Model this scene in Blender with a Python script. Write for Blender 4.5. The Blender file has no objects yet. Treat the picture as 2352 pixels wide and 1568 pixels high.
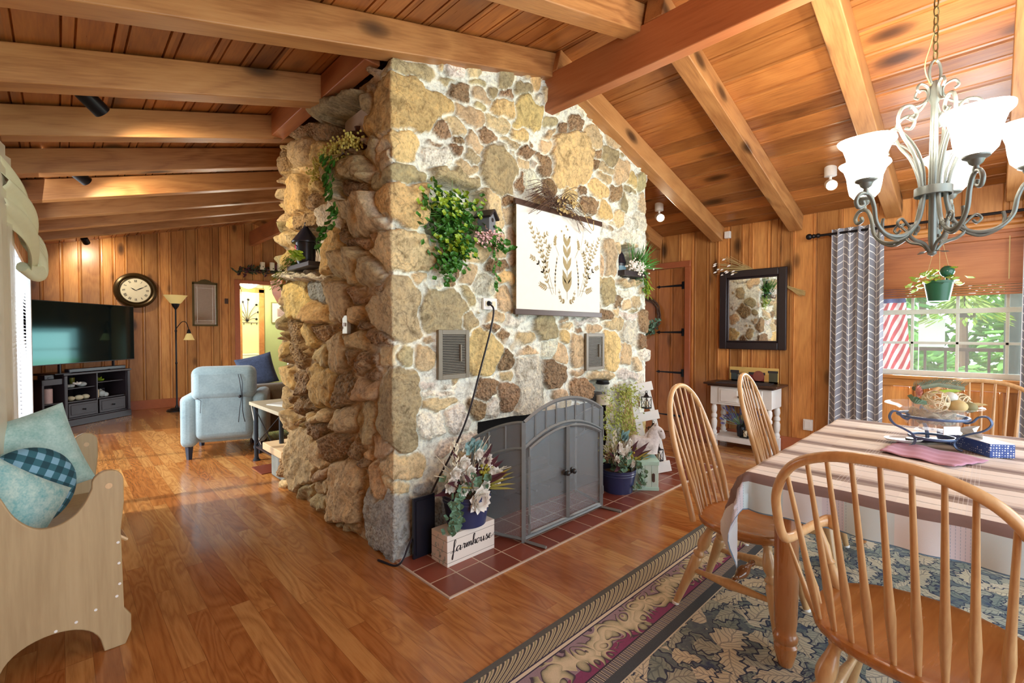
import bpy, bmesh, math, random
import numpy as np
from mathutils import Vector, Matrix, Euler
random.seed(7); np.random.seed(7)
R = math.radians
SC = bpy.context.scene
COL = SC.collection
# ------------------------------------------------------------------ camera
cam = bpy.data.objects.new('camera', bpy.data.cameras.new('camera')); COL.objects.link(cam)
cam.data.lens = 16.38; cam.data.sensor_width = 36; cam.data.clip_start = 0.02; cam.data.clip_end = 300
cam.location = (0, 0, 1.35)
cam.rotation_euler = (R(90 - 1.14), 0, R(45.8 - 90))
SC.camera = cam
# ------------------------------------------------------------------ view
SC.view_settings.view_transform = 'Standard'; SC.view_settings.look = 'None'
SC.view_settings.exposure = 0.3; SC.view_settings.gamma = 1; SC.view_settings.use_curve_mapping = False
# ------------------------------------------------------------------ world, sun, daylight
W = bpy.data.worlds.new('daylight'); SC.world = W; W.use_nodes = True
bg = W.node_tree.nodes['Background']; bg.inputs[0].default_value = (0.80, 0.91, 1.0, 1); bg.inputs[1].default_value = 3.9
def lamp(name, kind, loc, energy, color=(1, 1, 1), rot=(0, 0, 0), size=0.1, size_y=None, spot=None, blend=.5):
    l = bpy.data.lights.new(name, kind); l.energy = energy; l.color = color
    if kind == 'AREA':
        l.size = size
        if size_y: l.shape = 'RECTANGLE'; l.size_y = size_y
    elif kind in ('POINT', 'SPOT'): l.shadow_soft_size = size
    if kind == 'SPOT': l.spot_size = spot; l.spot_blend = blend
    if kind == 'SUN': l.angle = R(1.5)
    o = bpy.data.objects.new(name, l); COL.objects.link(o); o.location = loc; o.rotation_euler = rot
    return o
def aim(o, d): o.rotation_euler = Vector(d).to_track_quat('-Z', 'Y').to_euler()
sun = lamp('sun', 'SUN', (-6, 6, 9), 4.5, (1, .93, .8)); aim(sun, (.74, -.22, -.64))
w1 = lamp('window_daylight_right', 'AREA', (5.86, .3, 1.35), 40, (.93, .97, 1), size=.75, size_y=1.1); aim(w1, (-1, 0, -.15))
w3 = lamp('window_daylight_far', 'AREA', (5.86, 8.9, .95), 20, (.9, .97, 1), size=1.4, size_y=.8); aim(w3, (-1, 0, -.1))
w2 = lamp('window_daylight_left', 'AREA', (-.22, 5.8, 1.25), 36, (1, .96, .88), size=1.7, size_y=4.4); aim(w2, (1, 0, -.1))
# ------------------------------------------------------------------ materials
def s2l(c):
    return tuple(((v / 255) / 12.92 if v / 255 <= .04045 else ((v / 255 + .055) / 1.055) ** 2.4) for v in c)
class NT:
    def __init__(s, name):
        s.m = bpy.data.materials.new(name); s.m.use_nodes = True; s.t = s.m.node_tree
        s.b = s.t.nodes['Principled BSDF']; s.out = s.t.nodes['Material Output']
    def n(s, typ, ins=None, **props):
        nd = s.t.nodes.new('ShaderNode' + typ)
        for k, v in props.items(): setattr(nd, k, v)
        for k, v in (ins or {}).items(): s.set(nd.inputs[k], v)
        return nd
    def set(s, inp, v):
        if isinstance(v, bpy.types.NodeSocket): s.t.links.new(v, inp)
        elif isinstance(v, tuple) and len(v) == 3 and inp.type == 'RGBA': inp.default_value = (*v, 1)
        else: inp.default_value = v
    def math(s, op, a, b=0.0, c=None):
        nd = s.n('Math', operation=op); s.set(nd.inputs[0], a); s.set(nd.inputs[1], b)
        if c is not None: s.set(nd.inputs[2], c)
        return nd.outputs[0]
    def mix(s, f, a, b, mode='MIX'):
        nd = s.n('Mix', data_type='RGBA', blend_type=mode); s.set(nd.inputs[0], f); s.set(nd.inputs[6], a); s.set(nd.inputs[7], b)
        return nd.outputs[2]
    def ramp(s, f, stops, interp='LINEAR'):
        nd = s.n('ValToRGB'); s.set(nd.inputs[0], f); cr = nd.color_ramp; cr.interpolation = interp
        while len(cr.elements) < len(stops): cr.elements.new(.5)
        for e, (p, c) in zip(cr.elements, stops): e.position = p; e.color = (*c, 1) if len(c) == 3 else c
        return nd.outputs[0]
    def coord(s, kind='Object', scale=(1, 1, 1), rot=(0, 0, 0), loc=(0, 0, 0)):
        tc = s.n('TexCoord'); mp = s.n('Mapping', {'Vector': tc.outputs[kind], 'Scale': scale, 'Rotation': rot, 'Location': loc}); return mp.outputs[0]
    def noise(s, vec, scale, detail=3, rough=.5, dist=0):
        nd = s.n('TexNoise', {'Vector': vec, 'Scale': scale, 'Detail': detail, 'Roughness': rough, 'Distortion': dist}); return nd.outputs[0]
    def bump(s, h, strength=.3, dist=.01):
        nd = s.n('Bump', {'Height': h, 'Strength': strength, 'Distance': dist}); s.t.links.new(nd.outputs[0], s.b.inputs['Normal'])
    def p(s, **kw):
        for k, v in kw.items(): s.set(s.b.inputs[k.replace('_', ' ')], v)
        return s.m
def plain(name, c, rough=.5, metal=0, var=.12, scale=20, **kw):
    t = NT(name); v = t.coord()
    f = t.noise(v, scale, 3)
    c = s2l(c); col = t.mix(f, tuple(x * (1 - var) for x in c), tuple(min(1, x * (1 + var)) for x in c))
    t.p(Base_Color=col, Roughness=rough, Metallic=metal, **kw); t.bump(f, .06, .003); return t.m
def wood(name, cd, cm, cl, axis='z', rough=.32, knots=.5, ks=4.5, tone=0.25, grain=1.0, coat=.0, rg=.2):
    t = NT(name); cd, cm, cl = s2l(cd), s2l(cm), s2l(cl)
    at = t.n('Attribute', attribute_name='tone'); tf = at.outputs['Fac']
    tc = t.n('TexCoord').outputs['Object']
    off = t.n('CombineXYZ', {0: t.math('MULTIPLY', tf, 37.0), 1: t.math('MULTIPLY', tf, 53.0), 2: t.math('MULTIPLY', tf, 71.0)}).outputs[0]
    v = t.n('VectorMath', {0: tc, 1: off}, operation='ADD').outputs[0]
    i = 'xyz'.index(axis); s1 = [1, 1, 1]; s1[i] = .07; s2 = [1, 1, 1]; s2[i] = .22; s3 = [1, 1, 1]; s3[i] = .45
    v1 = t.n('Mapping', {'Vector': v, 'Scale': tuple(s1)}).outputs[0]; v2 = t.n('Mapping', {'Vector': v, 'Scale': tuple(s2)}).outputs[0]; v3 = t.n('Mapping', {'Vector': v, 'Scale': tuple(s3)}).outputs[0]
    fine = t.noise(v1, 90 * grain, 3, .6); mid = t.noise(v2, 3.0 * grain, 2, .5, .6)
    ring = t.math('ABSOLUTE', t.math('SUBTRACT', t.math('FRACT', t.math('MULTIPLY', mid, 7.0)), .5))
    f = t.math('ADD', t.math('MULTIPLY', fine, .38), t.math('ADD', t.math('MULTIPLY', ring, rg), t.math('MULTIPLY', t.noise(v2, 3 * grain, 2), .45)))
    col = t.ramp(f, [(.28, cd), (.52, cm), (.82, cl)])
    if knots:
        vo = t.n('TexVoronoi', {'Vector': v3, 'Scale': ks, 'Randomness': 1.0}); d = vo.outputs['Distance']
        sel = t.math('GREATER_THAN', t.n('SeparateColor', {0: vo.outputs['Color']}).outputs[0], 1 - knots)
        k = t.math('MULTIPLY', sel, t.ramp(d, [(.09, (1, 1, 1)), (.19, (.6,) * 3), (.25, (.14,) * 3), (.4, (0, 0, 0))]))
        col = t.mix(t.math('MULTIPLY', k, .92), col, tuple(x * .16 for x in cd))
    h = t.n('HueSaturation', {'Color': col, 'Value': t.math('ADD', 1 - tone * .5, t.math('MULTIPLY', tf, tone)), 'Saturation': 1.0}).outputs[0]
    t.p(Base_Color=h, Roughness=t.math('ADD', rough, t.math('MULTIPLY', fine, .12)), Coat_Weight=coat, Coat_Roughness=.12)
    t.bump(f, .08, .002); return t.m
M = {}
M['pine_wall'] = wood('pine_wall', (160, 100, 50), (200, 140, 78), (222, 170, 102), 'z', .28, .62, 4.4, .6)
M['pine_ceiling'] = wood('pine_ceiling', (132, 76, 38), (172, 112, 58), (196, 140, 80), 'y', .24, .62, 3.6, .55)
M['beam_x'] = wood('beam_x', (146, 92, 50), (190, 136, 82), (208, 158, 102), 'x', .38, .4, 4.5, .25, 1.0, rg=.3)
M['beam_y'] = wood('beam_y', (140, 78, 44), (180, 110, 66), (200, 134, 84), 'y', .38, .3, 3, .2, .7, rg=.35)
M['door_wood'] = wood('door_wood', (140, 80, 38), (178, 112, 58), (198, 138, 78), 'z', .3, .55, 4, .4)
M['trim_red'] = plain('trim_red', (172, 98, 62), .3)
M['trim_gold'] = wood('trim_gold', (170, 105, 48), (208, 144, 76), (226, 170, 100), 'y', .28, .05, 3, .2)
M['maple'] = wood('maple', (188, 142, 94), (216, 176, 124), (232, 198, 150), 'z', .25, 0, 4, .15, .8, .3)
M['maple_seat'] = wood('maple_seat', (150, 92, 44), (186, 126, 68), (206, 148, 88), 'x', .2, 0, 4, .1, .35, .5)
M['table_leg'] = wood('table_leg', (140, 84, 46), (178, 118, 68), (200, 142, 90), 'z', .22, 0, 4, .1, .5, .4)
M['dark_turn'] = plain('dark_turn', (122, 72, 38), .15)
M['bench_wood'] = wood('bench_wood', (160, 134, 96), (182, 158, 118), (196, 172, 134), 'z', .4, .06, 3, .1, .6)
M['black_wood'] = plain('black_wood', (44, 36, 40), .35)
M['dark_brown'] = plain('dark_brown', (70, 48, 38), .35)
M['white_paint'] = plain('white_paint', (232, 232, 228), .45, var=.05)
M['black_metal'] = plain('black_metal', (34, 34, 38), .4, .6)
M['black_satin'] = plain('black_satin', (26, 28, 40), .28)
M['white_plastic'] = plain('white_plastic', (235, 235, 232), .35, var=.03)
M['cream'] = plain('cream', (232, 222, 192), .6, var=.05)
M['leaf'] = plain('leaf', (70, 128, 44), .45, var=.45, scale=60)
M['leaf_lime'] = plain('leaf_lime', (150, 178, 50), .45, var=.35, scale=60)
M['leaf_grey'] = plain('leaf_grey', (120, 158, 132), .6, var=.3, scale=60)
M['burgundy'] = plain('burgundy', (84, 42, 52), .6, var=.3)
M['petal'] = plain('petal', (252, 244, 236), .7, var=.1, scale=50)
M['petal_pink'] = plain('petal_pink', (226, 190, 188), .7, var=.15, scale=50)
M['twig'] = plain('twig', (96, 72, 58), .8, var=.4, scale=50)
M['straw'] = plain('straw', (196, 174, 120), .7, var=.25)
M['yellow_flower'] = plain('yellow_flower', (206, 196, 98), .7, var=.25, scale=60)
M['green_wall'] = plain('green_wall', (176, 190, 128), .7, var=.03)
M['beige_wall'] = plain('beige_wall', (236, 218, 176), .7, var=.03)
def emis(name, c, st):
    t = NT(name); t.p(Base_Color=s2l(c), Emission_Color=s2l(c), Emission_Strength=st, Roughness=.4); return t.m
def glass(name, c=(1, 1, 1), rough=.02, alpha=.25):
    t = NT(name); t.p(Base_Color=c, Roughness=rough, Alpha=alpha, Specular_IOR_Level=.8); return t.m
M['glass'] = glass('glass', (.9, .95, .95), .02, .12)
M['bulb'] = emis('bulb', (255, 236, 200), 40)
t = NT('mirror'); M['mirror'] = t.p(Base_Color=(.9, .9, .9), Metallic=1.0, Roughness=.02)
# floor
t = NT('oak_floor'); tc = t.n('TexCoord').outputs['Object']; sp = t.n('SeparateXYZ', {0: tc}); X, Y = sp.outputs[0], sp.outputs[1]
xr = t.math('DIVIDE', X, .084); row = t.math('FLOOR', xr)
rn = t.n('TexWhiteNoise', {'W': row}, noise_dimensions='1D').outputs[0]
yr = t.math('DIVIDE', t.math('ADD', Y, t.math('MULTIPLY', rn, 5.0)), t.math('ADD', .75, t.math('MULTIPLY', rn, .6)))
cell = t.n('CombineXYZ', {0: row, 1: t.math('FLOOR', yr), 2: 0.0}).outputs[0]
wn = t.n('TexWhiteNoise', {'Vector': cell}, noise_dimensions='3D').outputs[0]
off = t.n('CombineXYZ', {0: t.math('MULTIPLY', wn, 31.0), 1: t.math('MULTIPLY', wn, 57.0), 2: 0.0}).outputs[0]
v = t.n('VectorMath', {0: tc, 1: off}, operation='ADD').outputs[0]
g1 = t.noise(t.n('Mapping', {'Vector': v, 'Scale': (1, .06, 1)}).outputs[0], 130, 3, .6)
m1 = t.noise(t.n('Mapping', {'Vector': v, 'Scale': (1, .16, 1)}).outputs[0], 7, 2, .5, .8)
ring = t.math('ABSOLUTE', t.math('SUBTRACT', t.math('FRACT', t.math('MULTIPLY', m1, 9.0)), .5))
f = t.math('ADD', t.math('MULTIPLY', g1, .4), t.math('MULTIPLY', ring, .5))
col = t.ramp(f, [(.1, s2l((160, 108, 60))), (.38, s2l((198, 146, 88))), (.7, s2l((216, 168, 108)))])
tone = t.ramp(wn, [(0, s2l((212, 176, 150))), (.5, s2l((236, 216, 196))), (1, (1, 1, .97))])
col = t.mix(1.0, col, tone, 'MULTIPLY')
ex = t.math('ABSOLUTE', t.math('SUBTRACT', t.math('FRACT', xr), .5)); ey = t.math('ABSOLUTE', t.math('SUBTRACT', t.math('FRACT', yr), .5))
gap = t.math('MAXIMUM', t.math('GREATER_THAN', ex, .488), t.math('GREATER_THAN', ey, .4985))
col = t.mix(t.math('MULTIPLY', gap, .45), col, s2l((90, 48, 22)))
t.p(Base_Color=col, Roughness=t.math('ADD', .17, t.math('MULTIPLY', g1, .1)), Coat_Weight=.35, Coat_Roughness=.12); t.bump(t.math('SUBTRACT', t.noise(tc, 6, 2), t.math('MULTIPLY', gap, .3)), .08, .004)
M['floor'] = t.m
# tiles
t = NT('hearth_tile'); at = t.n('Attribute', attribute_name='tone').outputs['Fac']; v = t.coord(); nz = t.noise(v, 14, 3)
col = t.mix(at, s2l((122, 60, 44)), s2l((152, 84, 66))); col = t.mix(t.math('MULTIPLY', nz, .4), col, s2l((104, 52, 40)))
M['tile'] = t.p(Base_Color=col, Roughness=.3)
M['grout'] = plain('grout', (196, 178, 160), .8)
# ------------------------------------------------------------------ mesh helpers
class MB:
    def __init__(s): s.v = []; s.f = []; s.t = []; s.m = []; s.uv = {}
    def add(s, vs, fs, tone=0.0, mi=0):
        o = len(s.v); s.v += [tuple(p) for p in vs]
        for f in fs: s.f.append(tuple(i + o for i in f)); s.t.append(tone); s.m.append(mi)
        return o
    def box(s, x0, x1, y0, y1, z0, z1, tone=0., mi=0, mat=None):
        vs = [Vector((x, y, z)) for z in (z0, z1) for y in (y0, y1) for x in (x0, x1)]
        if mat is not None: vs = [mat @ p for p in vs]
        s.add(vs, [(0, 2, 3, 1), (4, 5, 7, 6), (0, 1, 5, 4), (2, 6, 7, 3), (0, 4, 6, 2), (1, 3, 7, 5)], tone, mi)
    def prism(s, pts, a0, a1, plane='xz', tone=0., mi=0, mat=None):
        # closed polygon extruded along the third axis
        n = len(pts)
        def mk(p, a):
            u, w = p
            q = {'xz': (u, a, w), 'xy': (u, w, a), 'yz': (a, u, w)}[plane]; q = Vector(q); return mat @ q if mat is not None else q
        vs = [mk(p, a0) for p in pts] + [mk(p, a1) for p in pts]
        fs = [tuple(range(n))[::-1], tuple(range(n, 2 * n))] + [(i, (i + 1) % n, n + (i + 1) % n, n + i) for i in range(n)]
        s.add(vs, fs, tone, mi)
    def tube(s, pts, r, seg=8, tone=0., mi=0, cap=True, flat=1.0, closed=False):
        pts = [Vector(p) for p in pts]; n = len(pts)
        if n < 2: return
        rs = r if isinstance(r, (list, tuple)) else [r] * n
        vs = []; prev = None
        for i, p in enumerate(pts):
            if closed: d = pts[(i + 1) % n] - pts[i - 1]
            else: d = pts[min(i + 1, n - 1)] - pts[max(i - 1, 0)]
            if d.length < 1e-9: d = Vector((0, 0, 1))
            d.normalize()
            if prev is None:
                a = Vector((0, 0, 1)) if abs(d.z) < .9 else Vector((1, 0, 0)); u = d.cross(a).normalized()
            else:
                u = prev - d * prev.dot(d)
                u = u.normalized() if u.length > 1e-6 else d.orthogonal().normalized()
            prev = u; w = d.cross(u)
            for k in range(seg):
                an = 2 * math.pi * k / seg; vs.append(p + u * math.cos(an) * rs[i] + w * math.sin(an) * rs[i] * flat)
        fs = []
        for i in range(n if closed else n - 1):
            for k in range(seg):
                a = i * seg + k; b = i * seg + (k + 1) % seg; j = ((i + 1) % n) * seg
                fs.append((a, b, j + (k + 1) % seg, j + k))
        if cap and not closed: fs += [tuple(range(seg))[::-1], tuple(range((n - 1) * seg, n * seg))]
        s.add(vs, fs, tone, mi)
    def lathe(s, prof, p0=(0, 0, 0), p1=(0, 0, 1), seg=20, tone=0., mi=0, cap=True, sx=1.0, wob=None):
        # prof: (radius, distance along the axis p0->p1 in metres, or fraction if p1 given as end with frac=True)
        p0 = Vector(p0); d = (Vector(p1) - p0).normalized(); u = d.orthogonal().normalized() if abs(d.z) < .99 else Vector((1, 0, 0)); w = d.cross(u)
        vs = []
        for r, h in prof:
            for k in range(seg):
                an = 2 * math.pi * k / seg; rr = r * (wob(an, h) if wob else 1)
                vs.append(p0 + d * h + u * math.cos(an) * rr * sx + w * math.sin(an) * rr)
        n = len(prof)
        fs = [(i * seg + k, i * seg + (k + 1) % seg, (i + 1) * seg + (k + 1) % seg, (i + 1) * seg + k) for i in range(n - 1) for k in range(seg)]
        if cap:
            fs += [tuple(range(seg))[::-1], tuple(range((n - 1) * seg, n * seg))]
        s.add(vs, fs, tone, mi)
    def ball(s, c, r, seg=12, rings=8, tone=0., mi=0, sc=(1, 1, 1)):
        c = Vector(c); vs = []; fs = []
        for i in range(rings + 1):
            th = math.pi * i / rings
            for k in range(seg):
                ph = 2 * math.pi * k / seg
                vs.append(c + Vector((r * sc[0] * math.sin(th) * math.cos(ph), r * sc[1] * math.sin(th) * math.sin(ph), r * sc[2] * math.cos(th))))
        for i in range(rings):
            for k in range(seg): fs.append((i * seg + k, (i + 1) * seg + k, (i + 1) * seg + (k + 1) % seg, i * seg + (k + 1) % seg))
        s.add(vs, fs, tone, mi)
    def leaf(s, c, d, n, l, w, tone=0., mi=0, fold=.25, pointy=.45):
        c = Vector(c); d = Vector(d).normalized(); n = Vector(n); sd = d.cross(n)
        sd = sd.normalized() if sd.length > 1e-6 else d.orthogonal().normalized()
        n = sd.cross(d)
        a = c; b = c + d * l; m = c + d * l * pointy - n * w * fold; m2 = c + d * l * .8 - n * w * fold * .5
        s.add([a, m + sd * w * .5 + n * w * fold, m2 + sd * w * .28 + n * w * fold, b, m2 - sd * w * .28 + n * w * fold, m - sd * w * .5 + n * w * fold, m, m2],
              [(0, 1, 6), (1, 2, 7, 6), (2, 3, 7), (3, 4, 7), (4, 5, 6, 7), (5, 0, 6)], tone, mi)
    def sheet(s, P, tone=0., mi=0):
        # P: 2D list of points
        nu, nv = len(P), len(P[0]); vs = [p for row in P for p in row]
        s.add(vs, [(i * nv + j, i * nv + j + 1, (i + 1) * nv + j + 1, (i + 1) * nv + j) for i in range(nu - 1) for j in range(nv - 1)], tone, mi)
def build(name, mb, mat, parent=None, smooth=30, bevel=0, solid=0, loc=None, sub=0):
    me = bpy.data.meshes.new(name); me.from_pydata([tuple(v) for v in mb.v], [], mb.f)
    for m in (mat if isinstance(mat, (list, tuple)) else [mat]): me.materials.append(M[m] if isinstance(m, str) else m)
    at = me.attributes.new('tone', 'FLOAT', 'FACE'); at.data.foreach_set('value', mb.t)
    if max(mb.m, default=0): me.polygons.foreach_set('material_index', mb.m)
    if smooth:
        me.polygons.foreach_set('use_smooth', [True] * len(mb.f)); me.set_sharp_from_angle(angle=R(smooth))
    me.update()
    o = bpy.data.objects.new(name, me); COL.objects.link(o)
    if parent: o.parent = parent
    if loc: o.location = loc
    if solid: md = o.modifiers.new('s', 'SOLIDIFY'); md.thickness = solid; md.offset = 0
    if bevel: md = o.modifiers.new('b', 'BEVEL'); md.width = bevel; md.segments = 2; md.limit_method = 'ANGLE'; md.angle_limit = R(40)
    if sub: md = o.modifiers.new('u', 'SUBSURF'); md.levels = sub; md.render_levels = sub
    return o
def tag(o, label=None, cat=None, group=None, kind=None):
    for k, v in (('label', label), ('category', cat), ('group', group), ('kind', kind)):
        if v: o[k] = v
    return o
def thing(name, label, cat, loc=(0, 0, 0), rz=0, group=None):
    o = bpy.data.objects.new(name, None); COL.objects.link(o); o.location = loc; o.rotation_euler = (0, 0, rz); o.empty_display_size = .05
    return tag(o, label, cat, group)
def kids(o): return [c for c in bpy.data.objects if c.parent is o]
def dup(o, parent=None, loc=None, rz=None, label=None):
    c = o.copy(); COL.objects.link(c); c.parent = parent
    for ch in kids(o): dup(ch, c)
    if loc is not None: c.location = loc
    if rz is not None: c.rotation_euler = (0, 0, rz)
    if label: c['label'] = label
    return c
def struct(name, mb, mat, **kw): return tag(build(name, mb, mat, **kw), kind='structure')
# ------------------------------------------------------------------ room numbers
XL, XR, YB, YF = -.32, 5.95, -2.6, 10.32
RX, RZ, SL = 2.79, 3.52, .275
def zc(x): return RZ - SL * abs(x - RX)
def boards(a, b, wmin, wmax, rnd):
    out = [a]
    while out[-1] < b - wmin: out.append(out[-1] + rnd.uniform(wmin, wmax))
    out[-1] = b; return out
def plank_surface(name, a, b, mapf, ivals, mat, wmin=.13, wmax=.27, seed=1, cuts=(), bead=.014):
    # mapf(t, w, off) -> point; ivals(t) -> list of (w0, w1) spans
    rnd = random.Random(seed); bs = boards(a, b, wmin, wmax, rnd); prof = []
    for i in range(len(bs) - 1):
        tn = rnd.random(); x0, x1 = bs[i], bs[i + 1]
        prof += [(x0, 0, tn), (x0 + bead, .002, tn), (x0 + bead + .005, -.012, tn), (x0 + bead + .011, 0, tn), (x1 - bead - .011, 0, tn), (x1 - bead - .005, -.012, tn), (x1 - bead, .002, tn)]
    prof.append((b, 0, .5)); xs = [p[0] for p in prof]
    for c in cuts:
        if a < c < b:
            for i in range(len(prof) - 1):
                if prof[i][0] < c < prof[i + 1][0]: prof.insert(i + 1, (c, 0, prof[i][2])); break
    mb = MB()
    for i in range(len(prof) - 1):
        (t0, o0, tn), (t1, o1, _) = prof[i], prof[i + 1]; mid = (t0 + t1) / 2
        for w in ivals(mid):
            lo0, hi0 = (w[0](t0), w[1](t0)) if callable(w[0]) or callable(w[1]) else w
            lo1, hi1 = (w[0](t1), w[1](t1)) if callable(w[0]) or callable(w[1]) else w
            mb.add([mapf(t0, lo0, o0), mapf(t1, lo1, o1), mapf(t1, hi1, o1), mapf(t0, hi0, o0)], [(0, 1, 2, 3)], tn)
    return struct(name, mb, mat, smooth=0)
def cf(v): return lambda t: v
# ceiling: two slopes of knotty pine boards running front to back
mb = None
plank_surface('ceiling', XL - .02, RX, lambda t, w, o: (t, w, zc(t) - o * 1), lambda t: [(YB, YF + .0)], 'pine_ceiling', .16, .25, 3, bead=.02)
plank_surface('ceiling', RX, XR + .02, lambda t, w, o: (t, w, zc(t) - o * 1), lambda t: [(YB, YF + .0)], 'pine_ceiling', .16, .25, 5, bead=.02)
mb = MB(); mb.box(XL - .3, XR + .3, YB, YF + 2.4, 3.75, 3.8); struct('ceiling', mb, 'trim_red')
# floor
mb = MB(); mb.box(XL - .05, XR + .05, YB, YF + 2.2, -.06, 0); struct('floor', mb, 'floor', smooth=0)
# right wall x = XR with window and door openings (t = y)
WY0, WY1, WZ0, WZ1 = -.42, .86, .93, 2.24
def iv_right(t):
    if 7.9 < t < 9.8: return [(cf(0), cf(.4)), (cf(1.5), lambda q: zc(XR))]
    if WY0 < t < WY1: return [(cf(0), cf(WZ0)), (cf(WZ1), lambda q: zc(XR))]
    return [(cf(0), lambda q: zc(XR))]
plank_surface('wall_right', YB, YF, lambda t, w, o: (XR - o * -1, t, w), iv_right, 'pine_wall', .1, .3, 11, cuts=(WY0, WY1, 7.9, 9.8))
# left wall with the far window
LY0, LY1, LZ0, LZ1 = 3.2, 8.5, .25, 2.15
def iv_left(t):
    if LY0 < t < LY1: return [(cf(0), cf(LZ0)), (cf(LZ1), lambda q: zc(XL))]
    return [(cf(0), lambda q: zc(XL))]
plank_surface('wall_left', YB, YF, lambda t, w, o: (XL + o, t, w), iv_left, 'pine_wall', .1, .3, 12, cuts=(LY0, LY1))
# back gable wall with the opening to the hall
DX0, DX1, DZ = 2.56, 3.62, 2.31
def iv_back(t):
    if DX0 < t < DX1: return [(cf(DZ), zc)]
    return [(cf(0), zc)]
plank_surface('wall_back', XL, XR, lambda t, w, o: (t, YF - o, w), iv_back, 'pine_wall', .12, .27, 14, cuts=(DX0, DX1, RX))
mb = MB(); mb.prism([(XL - .1, DZ), (XR + .1, DZ), (XR + .1, 2.75), (RX, 3.7), (XL - .1, 2.75)], YF + .03, YF + .1); mb.box(XL - .1, DX0, YF + .03, YF + .1, 0, DZ); mb.box(DX1, XR + .1, YF + .03, YF + .1, 0, DZ); struct('wall_back', mb, 'white_paint')
# outer skins so that no daylight leaks through
mb = MB()
mb.box(XR + .03, XR + .12, YB, WY0, 0, 3.6); mb.box(XR + .03, XR + .12, WY1, 7.9, 0, 3.6); mb.box(XR + .03, XR + .12, 9.8, YF + 2.2, 0, 3.6); mb.box(XR + .03, XR + .12, 7.9, 9.8, 0, .4); mb.box(XR + .03, XR + .12, 7.9, 9.8, 1.5, 3.6); mb.box(XR + .03, XR + .12, WY0, WY1, 0, WZ0); mb.box(XR + .03, XR + .12, WY0, WY1, WZ1, 3.6)
struct('wall_right', mb, 'white_paint')
mb = MB()
mb.box(XL - .12, XL - .03, YB, LY0, 0, 3.6); mb.box(XL - .12, XL - .03, LY1, YF + 2.2, 0, 3.6); mb.box(XL - .12, XL - .03, LY0, LY1, 0, LZ0); mb.box(XL - .12, XL - .03, LY0, LY1, LZ1, 3.6)
struct('wall_left', mb, 'white_paint')
for (nm, x0, x1, y0, y1, z0, z1, mt) in (('baseboard_back', XL, DX0 - .08, YF - .02, YF, 0, .16, 'trim_red'), ('baseboard_right', XR - .02, XR, YB, 2.7, 0, .16, 'trim_red'), ('baseboard_right', XR - .02, XR, 3.95, YF, 0, .16, 'trim_red'), ('baseboard_left', XL, XL + .02, YB, LY0, 0, .14, 'trim_red')):
    mb = MB(); mb.box(x0, x1, y0, y1, z0, z1); struct(nm, mb, mt, bevel=.004)
# beams
def rafter(side, y, label, w=.13, d=.18):
    L = (RX - XL) if side < 0 else (XR - RX); Ls = L * math.sqrt(1 + SL * SL)
    mb = MB(); mb.box(0, Ls, 0, w, -d, 0, tone=random.random()); o = build('ceiling_rafter', mb, 'beam_x', bevel=.006)
    o.location = (RX, y, RZ); a = math.atan(SL)
    o.rotation_euler = (0, a, 0) if side > 0 else (0, math.pi - a, 0)
    if side < 0:
        o.rotation_euler = (0, 0, math.pi); o.rotation_euler = (0, a, math.pi); o.location = (RX + .04, y + w, RZ + .04 * SL - .04 * SL)
    return tag(o, label, 'ceiling beam', 'sloping ceiling rafters')
lefty = [(-1.5, 0), (-.7, 0), (.05, 0), (.83, 0), (1.62, 0), (2.375, 'light tan rafter over the near stone chimney face'), (3.20, 'rafter that ends at the nearer header beside chimney'), (4.03, 'rafter behind the nearer black left spotlight'),
         (4.95, 'rafter in front of the farther left spotlight'), (5.93, 'rafter lit by the farther left spotlight'), (6.85, 'greyish rafter third from the clock wall'), (7.65, 'rafter second from the clock wall'), (8.45, 'rafter nearest the clock wall')]
lab0 = {1.62: 'short rafter stub meeting the ridge beam at the top centre of the photo'}
for y, lb in lefty:
    if y < 1.5: continue
    rafter(-1, y, 'reddish pine left slope ' + lb if lb else 'left slope ' + lab0[y])
righty = [(-.2, 'right slope rafter highest above the chandelier at frame edge'), (.62, 'right slope rafter passing behind the chandelier'), (1.47, 'right slope rafter ending left of the curtain rod'), (2.33, 'right slope rafter running down beside the chimney top'), (3.15, 'right slope rafter ending above the plank door, beside the round spotlight'), (4.0, 'right slope rafter behind the chimney')]
for y, lb in righty: rafter(1, y, lb)
for (y0, y1, lb) in ((YB, 2.5, 'heavy red brown ridge beam running from chimney to the top right'), (4.2, YF, 'far ridge beam ending at the clock wall')):
    mb = MB(); mb.box(RX - .047, RX + .045, y0, y1, 3.07, 3.345); tag(build('ridge_beam', mb, 'beam_y', bevel=.006), lb, 'ceiling beam')
for (x0, y0, y1, z0, z1, lb) in ((1.30, 2.57, 3.33, 2.94, 3.1, 'nearer short red header beam along the left side of chimney'), (1.24, 3.33, 4.1, 2.92, 3.1, 'farther short red header beam along the left side of chimney')):
    mb = MB(); mb.box(x0, x0 + .1, y0, y1, z0, z1); tag(build('header_beam', mb, 'beam_y', bevel=.005), lb, 'ceiling beam')
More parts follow.
